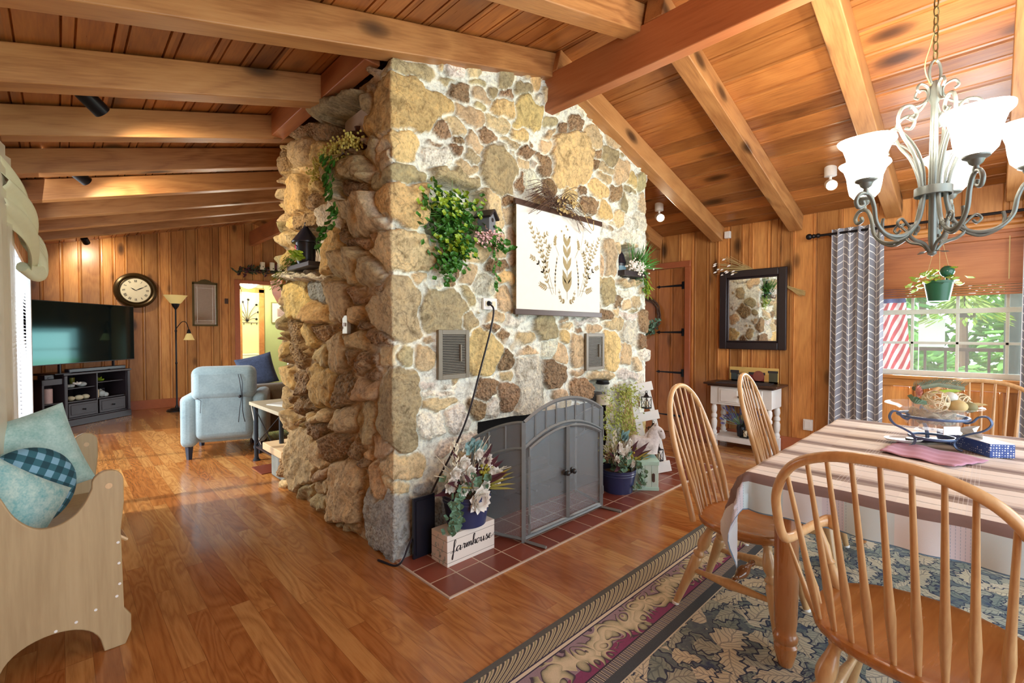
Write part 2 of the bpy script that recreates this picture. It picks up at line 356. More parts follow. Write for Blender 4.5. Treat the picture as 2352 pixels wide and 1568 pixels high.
# ------------------------------------------------------------------ stone chimney
STONES = """0.097 2.704 0.165 0.003 -0.057 -0.153 y 6;0.218 2.844 0.079 -0.002 -0.018 -0.04 g 3;0.169 2.924 0.108 0.026 -0.009 -0.044 g 3;0.275 2.769 0.056 -0.008 -0.026 -0.045 g 3;0.428 2.98 0.088 0.018 -0.006 -0.026 g 3;0.498 2.928 0.087 0.006 -0.024 -0.061 b 4;0.683 2.959 0.083 -0.024 -0.03 -0.037 t 3;0.652 3.041 0.066 0.011 -0.01 -0.032 g 2;0.785 3.031 0.049 0.017 0.0 -0.047 g 3;0.918 3.048 0.067 0.015 -0.01 -0.046 b 4;1.076 3.135 0.068 0.016 -0.012 -0.051 g 4;1.236 3.14 0.058 0.013 -0.012 -0.049 w 3;0.69 2.892 0.054 0.018 0.0 -0.035 g 3;0.57 2.806 0.133 -0.028 -0.038 -0.054 t 4;0.901 2.962 0.103 0.008 -0.032 -0.074 y 4;1.132 2.969 0.139 0.044 0.0 -0.108 y 4;0.826 2.811 0.095 -0.019 -0.042 -0.057 t 4;0.448 2.695 0.108 -0.052 -0.034 -0.038 t 3;0.346 2.637 0.072 0.012 -0.01 -0.051 b 4;0.483 2.617 0.049 0.014 0.0 -0.039 b 3;0.729 2.711 0.101 0.017 -0.013 -0.056 b 4;1.058 2.814 0.081 0.014 -0.014 -0.06 y 4;0.952 2.702 0.092 0.008 -0.016 -0.046 g 4;0.606 2.623 0.055 0.039 0.044 -0.047 t 4;0.312 2.46 0.103 0.012 -0.012 -0.058 w 4;0.447 2.523 0.053 0.014 0.0 -0.042 b 5;0.095 2.439 0.076 0.015 -0.009 -0.089 y 5;-0.041 2.387 0.066 0.017 -0.0 -0.108 r 5;0.299 2.526 0.064 0.009 -0.004 -0.017 b 2;0.598 2.518 0.068 -0.019 -0.039 -0.052 g 4;0.561 2.44 0.083 -0.017 -0.026 -0.04 t 4;0.909 2.629 0.097 -0.024 -0.034 -0.044 t 4;1.132 2.688 0.07 0.001 -0.022 -0.048 b 5;1.095 2.608 0.078 0.0 -0.022 -0.048 t 3;0.859 2.494 0.149 0.075 0.08 -0.141 g 5;1.266 2.632 0.078 0.019 0.0 -0.066 b 4;0.426 2.33 0.217 0.012 -0.016 -0.063 g 9;0.106 2.284 0.135 0.015 -0.008 -0.052 g 5;1.023 2.446 0.071 0.016 0.0 -0.075 b 4;1.189 2.496 0.086 0.019 0.0 -0.085 w 3;0.1 2.108 0.128 0.018 -0.007 -0.122 y 7;0.705 2.187 0.148 0.036 0.014 -0.121 t 6;0.926 2.283 0.078 0.015 0.0 -0.044 b 5;0.935 2.192 0.051 0.009 0.0 -0.055 r 3;0.092 1.83 0.139 0.017 -0.0 -0.108 t 7;0.575 1.98 0.147 0.011 -0.002 -0.016 t 10;0.62 1.882 0.124 -0.011 -0.02 -0.058 t 6;0.85 1.97 0.084 0.011 0.0 -0.086 t 4;0.943 1.97 0.048 0.006 0.0 -0.136 r 4;0.452 1.795 0.056 0.006 0.0 -0.073 b 4;0.567 1.738 0.082 0.007 0.0 -0.069 t 4;0.825 1.821 0.099 0.01 0.0 -0.061 b 6;0.349 1.763 0.08 0.008 -0.001 -0.054 w 4;0.396 1.69 0.048 0.004 0.0 -0.033 b 4;0.176 1.636 0.055 0.004 -0.001 -0.063 t 5;0.29 1.66 0.065 0.005 -0.0 -0.049 w 4;0.9 1.742 0.085 0.007 0.0 -0.043 y 5;0.252 1.924 0.025 0.003 0.0 -0.064 g 2;0.084 1.475 0.107 0.011 0.014 -0.155 g 6;0.303 1.639 0.088 0.006 0.0 -0.059 w 3;0.18 1.624 0.045 0.003 0.0 -0.057 b 4;0.359 1.503 0.176 -0.019 -0.03 -0.139 g 4;0.546 1.593 0.041 0.025 0.066 -0.07 g 3;0.721 1.668 0.096 0.006 0.0 -0.064 w 3;0.869 1.574 0.071 0.003 0.0 -0.09 t 4;0.581 1.42 0.076 0.001 0.0 -0.053 g 3;0.798 1.438 0.069 0.001 0.0 -0.047 t 3;0.247 1.311 0.043 -0.001 0.0 -0.023 r 2;0.041 1.319 0.058 0.007 0.004 -0.025 t 4;-0.028 1.21 0.068 -0.003 -0.0 -0.073 t 5;0.097 1.206 0.058 -0.002 0.0 -0.063 g 4;0.208 1.202 0.073 -0.003 0.0 -0.067 t 4;-0.061 0.898 0.06 -0.009 -0.01 -0.217 r 5;0.081 0.887 0.079 -0.012 -0.01 -0.235 g 7;0.238 1.026 0.069 -0.005 0.0 -0.023 w 3;0.398 1.013 0.084 -0.006 0.0 -0.018 w 3;0.308 0.964 0.13 -0.005 0.001 -0.022 w 4;0.316 0.893 0.14 0.006 0.008 -0.04 t 5;0.268 0.78 0.096 0.001 0.015 -0.073 w 4;0.465 0.774 0.105 -0.029 -0.019 -0.082 w 5;0.482 0.613 0.143 0.007 0.017 -0.053 w 4;0.673 1.207 0.12 -0.023 -0.041 -0.146 y 4;0.759 1.365 0.068 0.0 0.0 -0.043 b 5;0.91 1.32 0.083 -0.001 0.0 -0.053 b 5;1.027 1.412 0.131 0.002 0.0 -0.049 w 4;1.093 1.264 0.161 -0.003 0.0 -0.075 t 5;0.889 1.155 0.068 -0.003 0.0 -0.078 b 5;1.127 0.956 0.141 -0.011 0.0 -0.206 w 5;0.91 1.026 0.066 -0.005 0.0 -0.033 g 2;0.691 0.947 0.079 -0.007 0.0 -0.06 b 6;0.931 0.888 0.122 -0.012 0.0 -0.083 b 6;0.616 0.84 0.088 -0.01 0.0 -0.071 b 6;0.739 0.819 0.074 -0.008 0.0 -0.051 w 5;-0.118 0.624 0.091 -0.017 -0.0 -0.083 r 5;0.08 0.567 0.112 -0.022 -0.0 -0.076 t 5;0.036 0.438 0.084 -0.02 -0.001 -0.052 t 5;-0.171 0.361 0.076 -0.02 -0.002 -0.166 r 6;0.078 0.176 0.165 -0.056 -0.012 -0.174 k 6;0.212 0.352 0.077 -0.018 0.0 -0.059 k 4;1.381 2.996 0.071 0.022 0.0 -0.035 g 3;1.538 3.003 0.066 0.02 0.0 -0.046 b 4;1.703 3.096 0.079 0.007 -0.036 -0.072 b 4;1.382 2.909 0.07 0.029 0.008 -0.026 t 4;1.364 2.822 0.08 0.023 0.0 -0.041 t 3;1.934 3.033 0.096 0.038 0.027 -0.081 t 4;1.665 2.77 0.234 0.052 -0.017 -0.208 y 7;1.32 2.648 0.113 0.028 0.0 -0.087 b 4;1.891 2.937 0.038 0.011 0.0 -0.041 b 3;2.001 2.908 0.062 0.016 0.0 -0.047 b 4;2.185 2.943 0.113 -0.008 -0.058 -0.073 g 5;2.139 2.83 0.102 -0.008 -0.025 -0.032 g 4;1.968 2.821 0.049 0.012 0.0 -0.058 b 4;2.42 2.864 0.128 0.03 0.001 -0.101 t 4;2.116 2.738 0.103 0.013 -0.015 -0.053 t 4;2.037 2.608 0.107 0.045 0.051 -0.07 y 4;2.565 2.827 0.08 0.018 0.001 -0.072 y 4;2.744 2.838 0.07 0.016 0.001 -0.088 g 5;2.566 2.719 0.119 0.014 -0.01 -0.034 g 3;2.309 2.644 0.093 0.01 -0.02 -0.069 b 5;1.636 2.474 0.077 -0.002 -0.032 -0.062 y 4;1.894 2.436 0.121 -0.004 -0.038 -0.07 b 5;2.13 2.433 0.117 0.039 0.036 -0.069 y 4;2.423 2.57 0.059 0.02 0.046 -0.084 g 5;2.594 2.617 0.113 0.022 0.0 -0.072 w 3;2.76 2.62 0.063 0.012 0.001 -0.089 t 4;2.386 2.408 0.089 0.015 0.001 -0.07 t 4;2.542 2.42 0.075 0.012 0.0 -0.054 w 4;2.734 2.423 0.099 0.016 0.001 -0.089 w 4;1.365 2.472 0.071 0.015 0.0 -0.068 b 4;1.193 2.486 0.068 0.007 -0.02 -0.083 w 3;1.788 2.561 0.055 -0.0 -0.027 -0.05 b 4;2.214 2.298 0.113 0.006 -0.01 -0.035 b 3;1.0 2.416 0.062 0.014 0.0 -0.044 w 2;2.187 2.009 0.097 0.014 0.014 -0.148 t 6;2.222 2.312 0.093 0.014 0.001 -0.034 g 3;2.425 2.272 0.162 0.023 0.0 -0.04 w 3;2.656 2.298 0.112 0.016 0.0 -0.089 w 3;2.165 1.73 0.108 0.012 0.018 -0.109 g 5;2.08 1.963 0.033 0.004 0.001 -0.096 t 3;2.522 1.833 0.237 0.029 0.006 -0.032 t 10;2.327 1.626 0.066 0.003 0.0 -0.048 b 5;2.47 1.618 0.069 0.003 0.001 -0.038 t 4;2.483 1.721 0.117 0.007 0.0 -0.04 w 4;2.648 1.64 0.09 0.004 0.0 -0.045 t 4;2.155 1.494 0.091 0.002 0.001 -0.066 b 5;2.277 1.511 0.055 0.002 0.001 -0.051 t 4;2.511 1.51 0.149 0.003 0.001 -0.041 w 4;2.621 1.572 0.095 0.003 0.0 -0.022 g 4;2.779 1.463 0.082 0.001 0.001 -0.092 b 5;2.278 1.419 0.164 0.026 0.03 -0.062 t 5;2.54 1.341 0.141 -0.006 -0.015 -0.1 w 4;2.752 1.249 0.096 -0.001 0.001 -0.073 b 6;2.812 1.132 0.119 -0.003 0.001 -0.058 w 8;2.23 1.186 0.128 -0.003 0.001 -0.166 y 5;1.752 1.186 0.084 -0.003 0.0 -0.136 t 5;1.568 1.304 0.067 -0.0 0.0 -0.052 y 5;1.597 1.399 0.103 0.001 0.0 -0.03 t 5;1.772 1.383 0.051 0.0 0.0 -0.023 b 3;1.548 1.455 0.082 0.001 0.0 -0.02 t 4;1.857 1.447 0.17 0.003 0.0 -0.026 w 5;1.991 1.385 0.109 0.001 0.001 -0.029 t 4;1.324 1.378 0.143 0.001 0.0 -0.094 g 6;1.003 1.416 0.139 0.002 0.0 -0.058 w 6;0.926 1.321 0.069 -0.0 0.0 -0.05 b 6;1.109 1.245 0.152 -0.003 0.0 -0.075 t 6;1.36 1.216 0.091 -0.002 0.0 -0.073 w 5;1.501 1.156 0.088 -0.003 0.0 -0.087 t 4;1.444 1.005 0.141 -0.009 0.0 -0.108 b 7;1.796 0.851 0.133 -0.012 0.0 -0.089 b 7;1.511 0.826 0.097 -0.01 0.0 -0.047 r 4;1.774 0.996 0.127 -0.001 0.003 -0.026 r 4;2.087 0.977 0.198 -0.006 0.003 -0.039 t 8;2.461 1.158 0.091 -0.003 0.001 -0.1 t 4;2.544 0.941 0.197 -0.012 0.001 -0.044 w 4;2.668 1.039 0.085 -0.004 0.0 -0.063 t 6;2.438 0.787 0.111 -0.01 0.0 -0.088 w 4;2.727 0.869 0.087 -0.007 0.001 -0.046 w 5;-0.513 2.827 0.405 -0.09 0.04 -0.081 g 12;-0.187 2.809 0.107 -0.04 -0.0 -0.039 b 5;-0.87 2.784 0.236 -0.037 0.041 -0.06 b 7;-1.252 2.901 0.189 -0.024 0.064 -0.074 b 7;-1.326 2.763 0.196 -0.054 -0.002 -0.091 t 8;-1.041 2.672 0.175 -0.048 -0.002 -0.075 y 8;-1.294 2.608 0.211 -0.052 -0.001 -0.047 t 8;-1.388 2.447 0.208 -0.058 -0.08 -0.144 y 11;-1.094 2.456 0.13 -0.03 -0.002 -0.077 y 7;-1.136 2.342 0.182 -0.036 -0.002 -0.064 b 8;-0.212 2.52 0.056 -0.018 -0.016 -0.131 g 5;-0.558 2.415 0.302 -0.055 0.02 -0.073 g 14;-0.375 2.255 0.157 -0.034 -0.001 -0.06 b 8;-0.735 2.297 0.167 -0.016 0.03 -0.054 w 9;-0.816 2.181 0.167 -0.03 -0.001 -0.082 w 9;-0.262 2.092 0.241 0.01 0.098 -0.12 t 13;-1.199 2.197 0.187 -0.032 -0.001 -0.072 b 9;-0.551 2.03 0.087 -0.014 -0.001 -0.057 b 6;-0.755 1.906 0.124 -0.015 -0.003 -0.132 y 9;-0.504 1.779 0.223 -0.022 -0.002 -0.108 t 11;-0.222 1.73 0.137 -0.013 -0.001 -0.09 g 10;-0.356 1.902 0.137 -0.018 -0.001 -0.039 b 7;-0.134 1.888 0.08 -0.011 -0.0 -0.057 r 6;-1.26 1.781 0.456 -0.048 -0.007 -0.042 w 16;-0.106 1.585 0.1 -0.006 -0.0 -0.068 b 7;-0.348 1.61 0.129 -0.008 -0.0 -0.049 t 9;-1.467 2.236 0.083 -0.014 -0.002 -0.069 y 8;-0.682 1.573 0.192 -0.009 -0.002 -0.132 t 11;-1.368 1.607 0.182 0.003 0.065 -0.15 y 10;-1.057 1.669 0.187 -0.012 -0.002 -0.085 k 4;-1.003 1.489 0.18 -0.018 -0.034 -0.075 y 13;-0.387 1.605 0.139 -0.009 -0.001 -0.067 b 8;-1.42 1.3 0.162 0.001 -0.004 -0.182 b 7;-1.183 1.342 0.135 0.0 -0.002 -0.099 y 8;-0.389 1.458 0.095 -0.002 -0.0 -0.053 t 7;-0.094 1.344 0.1 0.0 -0.0 -0.065 b 7;-0.264 1.402 0.082 -0.001 -0.0 -0.036 b 8;-0.894 1.35 0.138 0.0 -0.001 -0.066 b 8;-0.435 1.296 0.131 0.001 -0.001 -0.051 t 9;-0.655 1.192 0.145 0.005 -0.002 -0.126 t 9;-0.467 1.172 0.097 0.004 -0.001 -0.068 b 7;-0.294 1.152 0.145 0.007 -0.001 -0.066 b 8;-0.934 1.183 0.155 0.005 -0.001 -0.07 t 8;-1.34 0.953 0.184 0.015 -0.002 -0.1 b 8;-0.901 0.972 0.183 0.015 -0.003 -0.134 y 10;-0.594 0.954 0.147 0.014 -0.001 -0.107 b 8;-0.324 1.005 0.141 0.012 -0.001 -0.074 r 8;-1.237 0.798 0.193 0.021 -0.002 -0.075 b 9;-0.327 0.764 0.085 0.012 -0.002 -0.127 g 5;-1.037 0.719 0.256 0.033 -0.001 -0.043 t 11;-1.059 0.614 0.18 0.028 -0.001 -0.073 b 8;-0.581 0.785 0.134 0.018 -0.001 -0.074 t 9;-1.444 0.317 0.25 0.057 0.043 -0.196 t 6;-1.063 0.424 0.165 0.032 -0.001 -0.092 t 7;-0.733 0.531 0.157 0.029 -0.002 -0.1 b 8;-0.461 0.566 0.072 0.013 -0.001 -0.081 b 7;-0.637 0.281 0.19 0.046 -0.003 -0.195 t 9;-1.026 0.297 0.163 0.035 -0.001 -0.053 r 7;-0.915 0.214 0.126 0.03 -0.001 -0.068 t 6;-1.273 0.103 0.188 0.046 -0.002 -0.066 g 6;-1.011 0.097 0.169 0.044 -0.001 -0.063 g 6;-0.609 0.036 0.13 0.038 -0.001 -0.038 g 5;-0.227 1.117 0.07 0.004 -0.001 -0.078 b 5"""

def vnoise(x, y, sc, seed=0):
    x = x * sc; y = y * sc; xi = np.floor(x).astype(int); yi = np.floor(y).astype(int); fx = x - xi; fy = y - yi
    fx = fx * fx * (3 - 2 * fx); fy = fy * fy * (3 - 2 * fy)
    def h(a, b):
        n = np.sin(a * 127.1 + b * 311.7 + seed * 74.7) * 43758.5453; return n - np.floor(n)
    return (h(xi, yi) * (1 - fx) + h(xi + 1, yi) * fx) * (1 - fy) + (h(xi, yi + 1) * (1 - fx) + h(xi + 1, yi + 1) * fx) * fy
SL_, SR_ = -1.80, 2.85
sa = np.arange(SL_ - .5, SR_ + .45, .0095); za = np.arange(0, 3.36, .0105)
S, Z = np.meshgrid(sa, za, indexing='ij')
ws = S + (vnoise(S, Z, 9, 1) - .5) * .05 + (vnoise(S, Z, 24, 2) - .5) * .028
wz = Z + (vnoise(S, Z, 9, 3) - .5) * .05 + (vnoise(S, Z, 24, 4) - .5) * .028
stones = []
for it in STONES.split(';'):
    q = it.split(); a = [float(v) for v in q[:6]]; stones.append((a[0], a[1], np.array([[a[2], a[4]], [a[3], a[5]]]) * (1.24 if a[0] > 0 else 1.3), q[6], int(q[7])))
for i_, s_ in enumerate(stones):
    if 0 < s_[0] < .17 and abs(s_[2][0]).sum() > .045: stones[i_] = (s_[0] - .075, s_[1], np.array([[1.75, 0], [0, 1]]) @ s_[2], s_[3] if s_[3] != 'r' else 't', s_[4])
rs = np.random.RandomState(4)
pal = {'t': (204, 182, 144), 'g': (172, 160, 124), 'b': (158, 132, 102), 'w': (224, 220, 206), 'y': (208, 182, 128), 'k': (160, 166, 166), 'r': (190, 164, 134)}
best = np.full(S.shape, -9.0); sec = np.full(S.shape, -9.0); idx = np.full(S.shape, -1)
U = np.zeros(S.shape); V = np.zeros(S.shape)
def put(i, st):
    cx, cz, m, c, h = st; r = (abs(m).sum(1)).max() * 1.35 + .03
    i0, i1 = np.searchsorted(sa, [cx - r, cx + r]); j0, j1 = np.searchsorted(za, [cz - r, cz + r])
    if i1 <= i0 or j1 <= j0: return
    im = np.linalg.inv(m); ds = ws[i0:i1, j0:j1] - cx; dz = wz[i0:i1, j0:j1] - cz
    u = im[0, 0] * ds + im[0, 1] * dz; v = im[1, 0] * ds + im[1, 1] * dz
    sz = min(np.hypot(*m[:, 0]), np.hypot(*m[:, 1])); q = (np.abs(u) ** 3.2 + np.abs(v) ** 3.2) ** (1 / 3.2)
    si = (1 - q) * sz * .9
    b = best[i0:i1, j0:j1]; se = sec[i0:i1, j0:j1]; up = si > b
    se[:] = np.where(up, b, np.maximum(se, si)); b[:] = np.where(up, si, b)
    idx[i0:i1, j0:j1] = np.where(up, i, idx[i0:i1, j0:j1])
    U[i0:i1, j0:j1] = np.where(up, u, U[i0:i1, j0:j1]); V[i0:i1, j0:j1] = np.where(up, v, V[i0:i1, j0:j1])
for i, st in enumerate(stones): put(i, st)
def fill(n, s0, s1, lo, hi, gap, hh, cls):
    for _ in range(n):
        s = rs.uniform(s0, s1); z = rs.uniform(0.03, 3.3); a = rs.uniform(lo, hi); b = a * rs.uniform(.6, 1.25)
        i = min(len(sa) - 1, np.searchsorted(sa, s)); j = min(len(za) - 1, np.searchsorted(za, z))
        if best[i, j] > -gap - min(a, b) * .55: continue
        th = rs.uniform(0, 3.14); m = np.array([[a * math.cos(th), -b * math.sin(th)], [a * math.sin(th), b * math.cos(th)]])
        stones.append((s, z, m, cls[rs.randint(len(cls))], hh)); put(len(stones) - 1, stones[-1])
for lo, hi in ((.08, .12), (.05, .08), (.03, .05), (.02, .03)): fill(900, SL_ - .5, -.05, lo, hi, .0, 8, 'tybgtb'); fill(900, -.05, SR_ + .4, lo, hi, .006, 4, 'tybgwt')
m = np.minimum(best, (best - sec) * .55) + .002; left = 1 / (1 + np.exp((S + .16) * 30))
tt = np.clip((m - .0035 * (1 - left)) / (.010 + .012 * left), 0, 1); prof = (tt * tt * (3 - 2 * tt)) ** .8
nst = len(stones); Hs = np.array([s[4] for s in stones]) * .0066; ph = rs.uniform(0, 6.28, nst); am = rs.uniform(.3, .9, nst)
rough = np.array([{'b': 1.0, 'k': .5, 'w': .45}.get(s[3], .25) for s in stones]); ci = np.maximum(idx, 0)
H = Hs[ci] * (1 + .3 * left); tilt = (U * np.cos(ph[ci]) + V * np.sin(ph[ci])) * am[ci]
facet = (vnoise(S, Z, 14, 7) - .5) * .03 + (vnoise(S, Z, 40, 8) - .5) * .008
fine = (vnoise(S, Z, 60, 9) - .5) * .022 + (vnoise(S, Z, 100, 10) - .5) * .01
D = prof * (H * (1 + tilt * .9) * (1 - .18 * np.clip(U * U + V * V, 0, 1.5)) + facet * (.5 + .8 * left) + fine * rough[ci] * .8) + (1 - prof) * ((vnoise(S, Z, 30, 11) - .5) * .006 - .006 * left)
D = D + (vnoise(S, Z, 2.2, 12) - .5) * .03
# niches (s0, s1, z0, z1, depth)
for (a, b, c, d, dep) in ((.24, .69, 1.97, 2.31, .13), (2.38, 2.72, 1.88, 2.17, .17), (1.94, 2.19, .70, .92, .16), (-.82, -.30, 2.53, 2.86, .34), (-1.38, -.95, 1.84, 2.13, .16)):
    e = np.minimum(np.minimum(S - a, b - S), np.minimum(Z - c, d - Z)) + (vnoise(S, Z, 12, 20) - .5) * .03
    k = np.clip(e / .02 + .5, 0, 1); D = D * (1 - k) + (-dep + (vnoise(S, Z, 18, 22) - .5) * .02) * k; prof = prof * (1 - k * .9)
# vents, outlet and switch sit on flat mortar
for (a, b, c, d) in ((.29, .545, 1.04, 1.375), (1.815, 2.09, 1.01, 1.35), (.665, .79, 1.50, 1.59)):
    e = np.minimum(np.minimum(S - a, b - S), np.minimum(Z - c, d - Z)); k = np.clip(e / .015 + 1, 0, 1); D = D * (1 - k) + .012 * k
# base position and normal along the perimeter
def base(s):
    if s < SL_: return (1.41 + (SL_ - s), 2.45 - SL_, 0, 1)
    if s < 0: return (1.41, 2.45 - s, -1, 0)
    if s < SR_: return (1.41 + s, 2.45, 0, -1)
    return (1.41 + SR_, 2.45 + (s - SR_), 1, 0)
B = np.array([base(s) for s in sa])
def blend(c, n0, n1, w=.09):
    k = np.clip((sa - c) / w * .5 + .5, 0, 1); sel = (k > 0) & (k < 1)
    an = k[sel] * math.pi / 2; B[sel, 2] = n0[0] * np.cos(an) + n1[0] * np.sin(an); B[sel, 3] = n0[1] * np.cos(an) + n1[1] * np.sin(an)
blend(SL_, (0, 1), (-1, 0)); blend(0, (-1, 0), (0, -1)); blend(SR_, (0, -1), (1, 0))
PX = B[:, 0][:, None] + B[:, 2][:, None] * D; PY = B[:, 1][:, None] + B[:, 3][:, None] * D
cap = np.where(S < .0, 2.93 + 0 * S, RZ - SL * np.abs(PX - RX) - .17); cap = np.where(S > .05, RZ - SL * np.abs(PX - RX) - .175, cap)
PZ = np.minimum(Z, cap)
ni, nj = S.shape; ids = np.arange(ni * nj).reshape(ni, nj)
keep = (Z[:-1, :-1] < cap[:-1, :-1])
sc_, zc_ = S[:-1, :-1], Z[:-1, :-1]
OPEN = (.635, 2.13, 0, .735)
keep &= ~((sc_ > OPEN[0]) & (sc_ < OPEN[1]) & (zc_ < OPEN[3]))
q = np.stack([ids[:-1, :-1], ids[1:, :-1], ids[1:, 1:], ids[:-1, 1:]], -1)[keep]
me = bpy.data.meshes.new('masonry'); co = np.stack([PX, PY, PZ], -1).reshape(-1, 3)
me.vertices.add(len(co)); me.vertices.foreach_set('co', co.ravel()); me.loops.add(q.size); me.loops.foreach_set('vertex_index', q.ravel().astype(np.int32))
me.polygons.add(len(q)); me.polygons.foreach_set('loop_start', np.arange(0, q.size, 4, dtype=np.int32)); me.polygons.foreach_set('loop_total', np.full(len(q), 4, dtype=np.int32))
me.update(calc_edges=True); me.validate(); me.polygons.foreach_set('use_smooth', [True] * len(me.polygons))
cols = np.array([s2l(pal[s[3]]) for s in stones]) * rs.uniform(.82, 1.15, (nst, 1)) * rs.uniform(.96, 1.04, (nst, 3))
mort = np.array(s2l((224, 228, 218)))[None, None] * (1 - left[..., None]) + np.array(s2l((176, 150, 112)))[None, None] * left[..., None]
k = np.clip(prof * 1.3, 0, 1)[..., None]
dk = np.where(D < -.10, .3, 1.0)[..., None] * np.ones(3)  # left niches: shade painted into the colour, over dark grey stone
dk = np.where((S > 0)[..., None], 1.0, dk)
C = cols[ci] * (1 - left[..., None] * np.array([.06, .12, .22])) * k + mort * (1 - k)  # left-face stones tinted browner, partly painting in the warm lamplight there
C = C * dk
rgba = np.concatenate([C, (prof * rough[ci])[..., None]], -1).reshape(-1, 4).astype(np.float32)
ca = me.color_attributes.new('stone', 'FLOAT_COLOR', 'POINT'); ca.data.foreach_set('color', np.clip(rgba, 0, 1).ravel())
t = NT('field_stone'); at = t.n('Attribute', attribute_name='stone'); v = t.coord()
n1 = t.noise(v, 9, 5, .65, 1.2); n2 = t.noise(v, 42, 5, .7); vo = t.n('TexVoronoi', {'Vector': v, 'Scale': 55.0}).outputs['Distance']
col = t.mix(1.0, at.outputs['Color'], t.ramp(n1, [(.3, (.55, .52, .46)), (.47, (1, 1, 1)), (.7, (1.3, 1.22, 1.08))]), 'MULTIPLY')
col = t.mix(1.0, col, t.ramp(n2, [(.3, (.6, .58, .55)), (.5, (1.04, 1.04, 1.04)), (.75, (1.25, 1.25, 1.22))]), 'MULTIPLY')
col = t.mix(t.math('MULTIPLY', at.outputs['Alpha'], t.math('MULTIPLY', t.math('LESS_THAN', vo, .33), .35)), col, (.06, .04, .025))
wv = t.n('VectorMath', {0: v, 1: t.n('VectorMath', {0: t.n('TexNoise', {'Vector': v, 'Scale': 6.0, 'Detail': 3.0}).outputs[1], 'Scale': .25}, operation='SCALE').outputs[0]}, operation='ADD').outputs[0]
ck = t.n('TexVoronoi', {'Vector': wv, 'Scale': 6.5}, feature='DISTANCE_TO_EDGE').outputs['Distance']
ck = t.math('MULTIPLY', t.math('MULTIPLY', t.ramp(ck, [(.0, (1, 1, 1)), (.02, (.3,) * 3), (.04, (0, 0, 0))]), .5), t.math('MULTIPLY', t.math('GREATER_THAN', at.outputs['Alpha'], .08), t.math('GREATER_THAN', t.noise(v, 5, 1), .54)))
col = t.mix(ck, col, (.10, .07, .04))
t.p(Base_Color=col, Roughness=.82, Specular_IOR_Level=.25)
t.bump(t.math('ADD', t.math('MULTIPLY', n2, .7), t.math('MULTIPLY', t.math('MULTIPLY', vo, at.outputs['Alpha']), 1.6)), .7, .016)
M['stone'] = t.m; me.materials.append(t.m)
chim = thing('stone_chimney', 'massive floor to ceiling rustic field stone chimney in the centre of the room', 'fireplace', (2.84, 2.9, 0))
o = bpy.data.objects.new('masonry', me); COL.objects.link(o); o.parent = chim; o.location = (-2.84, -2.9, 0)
# inner core, firebox
mb = MB(); x0, x1 = 2.05 - 2.84, 3.54 - 2.84
mb.box(1.50 - 2.84, 4.16 - 2.84, 2.75 - 2.9, 4.18 - 2.9, .8, 2.90)
build('core', mb, 'grout', chim)
M['soot'] = plain('soot', (40, 36, 34), .9, var=.4, scale=8)
mb = MB()
for (a, b, c, d, e, f_) in ((x0 - .05, x0, -.45, .25, 0, .74), (x1, x1 + .05, -.45, .25, 0, .74), (x0 - .05, x1 + .05, .2, .25, 0, .74), (x0 - .05, x1 + .05, -.44, .25, .74, .8), (x0, x1, -.44, .2, 0, .012)): mb.box(a, b, c, d, e, f_)
build('firebox', mb, 'soot', chim, bevel=0)
for k_ in range(3):
    pass
# hearth tiles
mb = MB(); mb.box(1.395, 4.72, 1.888, 2.52, 0, .0092, mi=0); mb.box(4.25, 4.72, 2.5, 4.3, 0, .0092)
tiles = []
P_ = .1735
for i in range(-1, 20):
    for j in range(14):
        xa = 1.40 + i * P_; ya = 1.893 + j * P_
        if xa < 1.39 or xa + P_ > 4.73 or (ya > 2.45 and xa < 4.2): continue
        mb.box(xa + .0045, xa + P_ - .0045, ya + .0045, ya + P_ - .0045, .002, .010, tone=random.random(), mi=1)
struct('floor', mb, ['grout', 'tile'], smooth=0)
def rounded(w, h, r, n=6, cx=0, cz=0):
    pts = []
    for (sx, sz, a0) in ((1, 1, 0), (-1, 1, 90), (-1, -1, 180), (1, -1, 270)):
        for k in range(n + 1):
            a = R(a0 + 90 * k / n); pts.append((cx + sx * (w / 2 - r) + r * math.cos(a), cz + sz * (h / 2 - r) + r * math.sin(a)))
    return pts
def spline(pts, n=8, closed=False):
    P = [Vector(p) for p in pts]; out = []; m = len(P)
    for i in range(m if closed else m - 1):
        p0 = P[(i - 1) % m] if closed or i > 0 else P[0] * 2 - P[1]; p1 = P[i]; p2 = P[(i + 1) % m]; p3 = P[(i + 2) % m] if closed or i + 2 < m else p2 * 2 - p1
        for k in range(n):
            t_ = k / n; out.append(.5 * ((2 * p1) + (p2 - p0) * t_ + (2 * p0 - 5 * p1 + 4 * p2 - p3) * t_ ** 2 + (3 * p1 - p0 - 3 * p2 + p3) * t_ ** 3))
    if not closed: out.append(P[-1])
    return out
def turned(mb, a, b, prof, seg=12):
    a, b = Vector(a), Vector(b); L = (b - a).length
    mb.lathe([(r, f * L) for r, f in prof], a, b, seg)
LEG = [(.008, 0), (.0145, .0), (.016, .05), (.0235, .42), (.026, .55), (.024, .575), (.017, .59), (.027, .61), (.027, .63), (.018, .65), (.016, .67), (.024, .70), (.0285, .75), (.0265, .80), (.019, .87), (.0165, .92), (.021, .935), (.021, .95), (.017, .96), (.019, 1)]
STR = [(.010, 0), (.013, .15), (.021, .42), (.025, .5), (.021, .58), (.013, .85), (.010, 1)]
HST = [(.009, 0), (.010, .1), (.015, .13), (.015, .16), (.010, .18), (.013, .28), (.025, .42), (.027, .5), (.025, .58), (.013, .72), (.010, .82), (.015, .84), (.015, .87), (.010, .9), (.009, 1)]
SH = .455
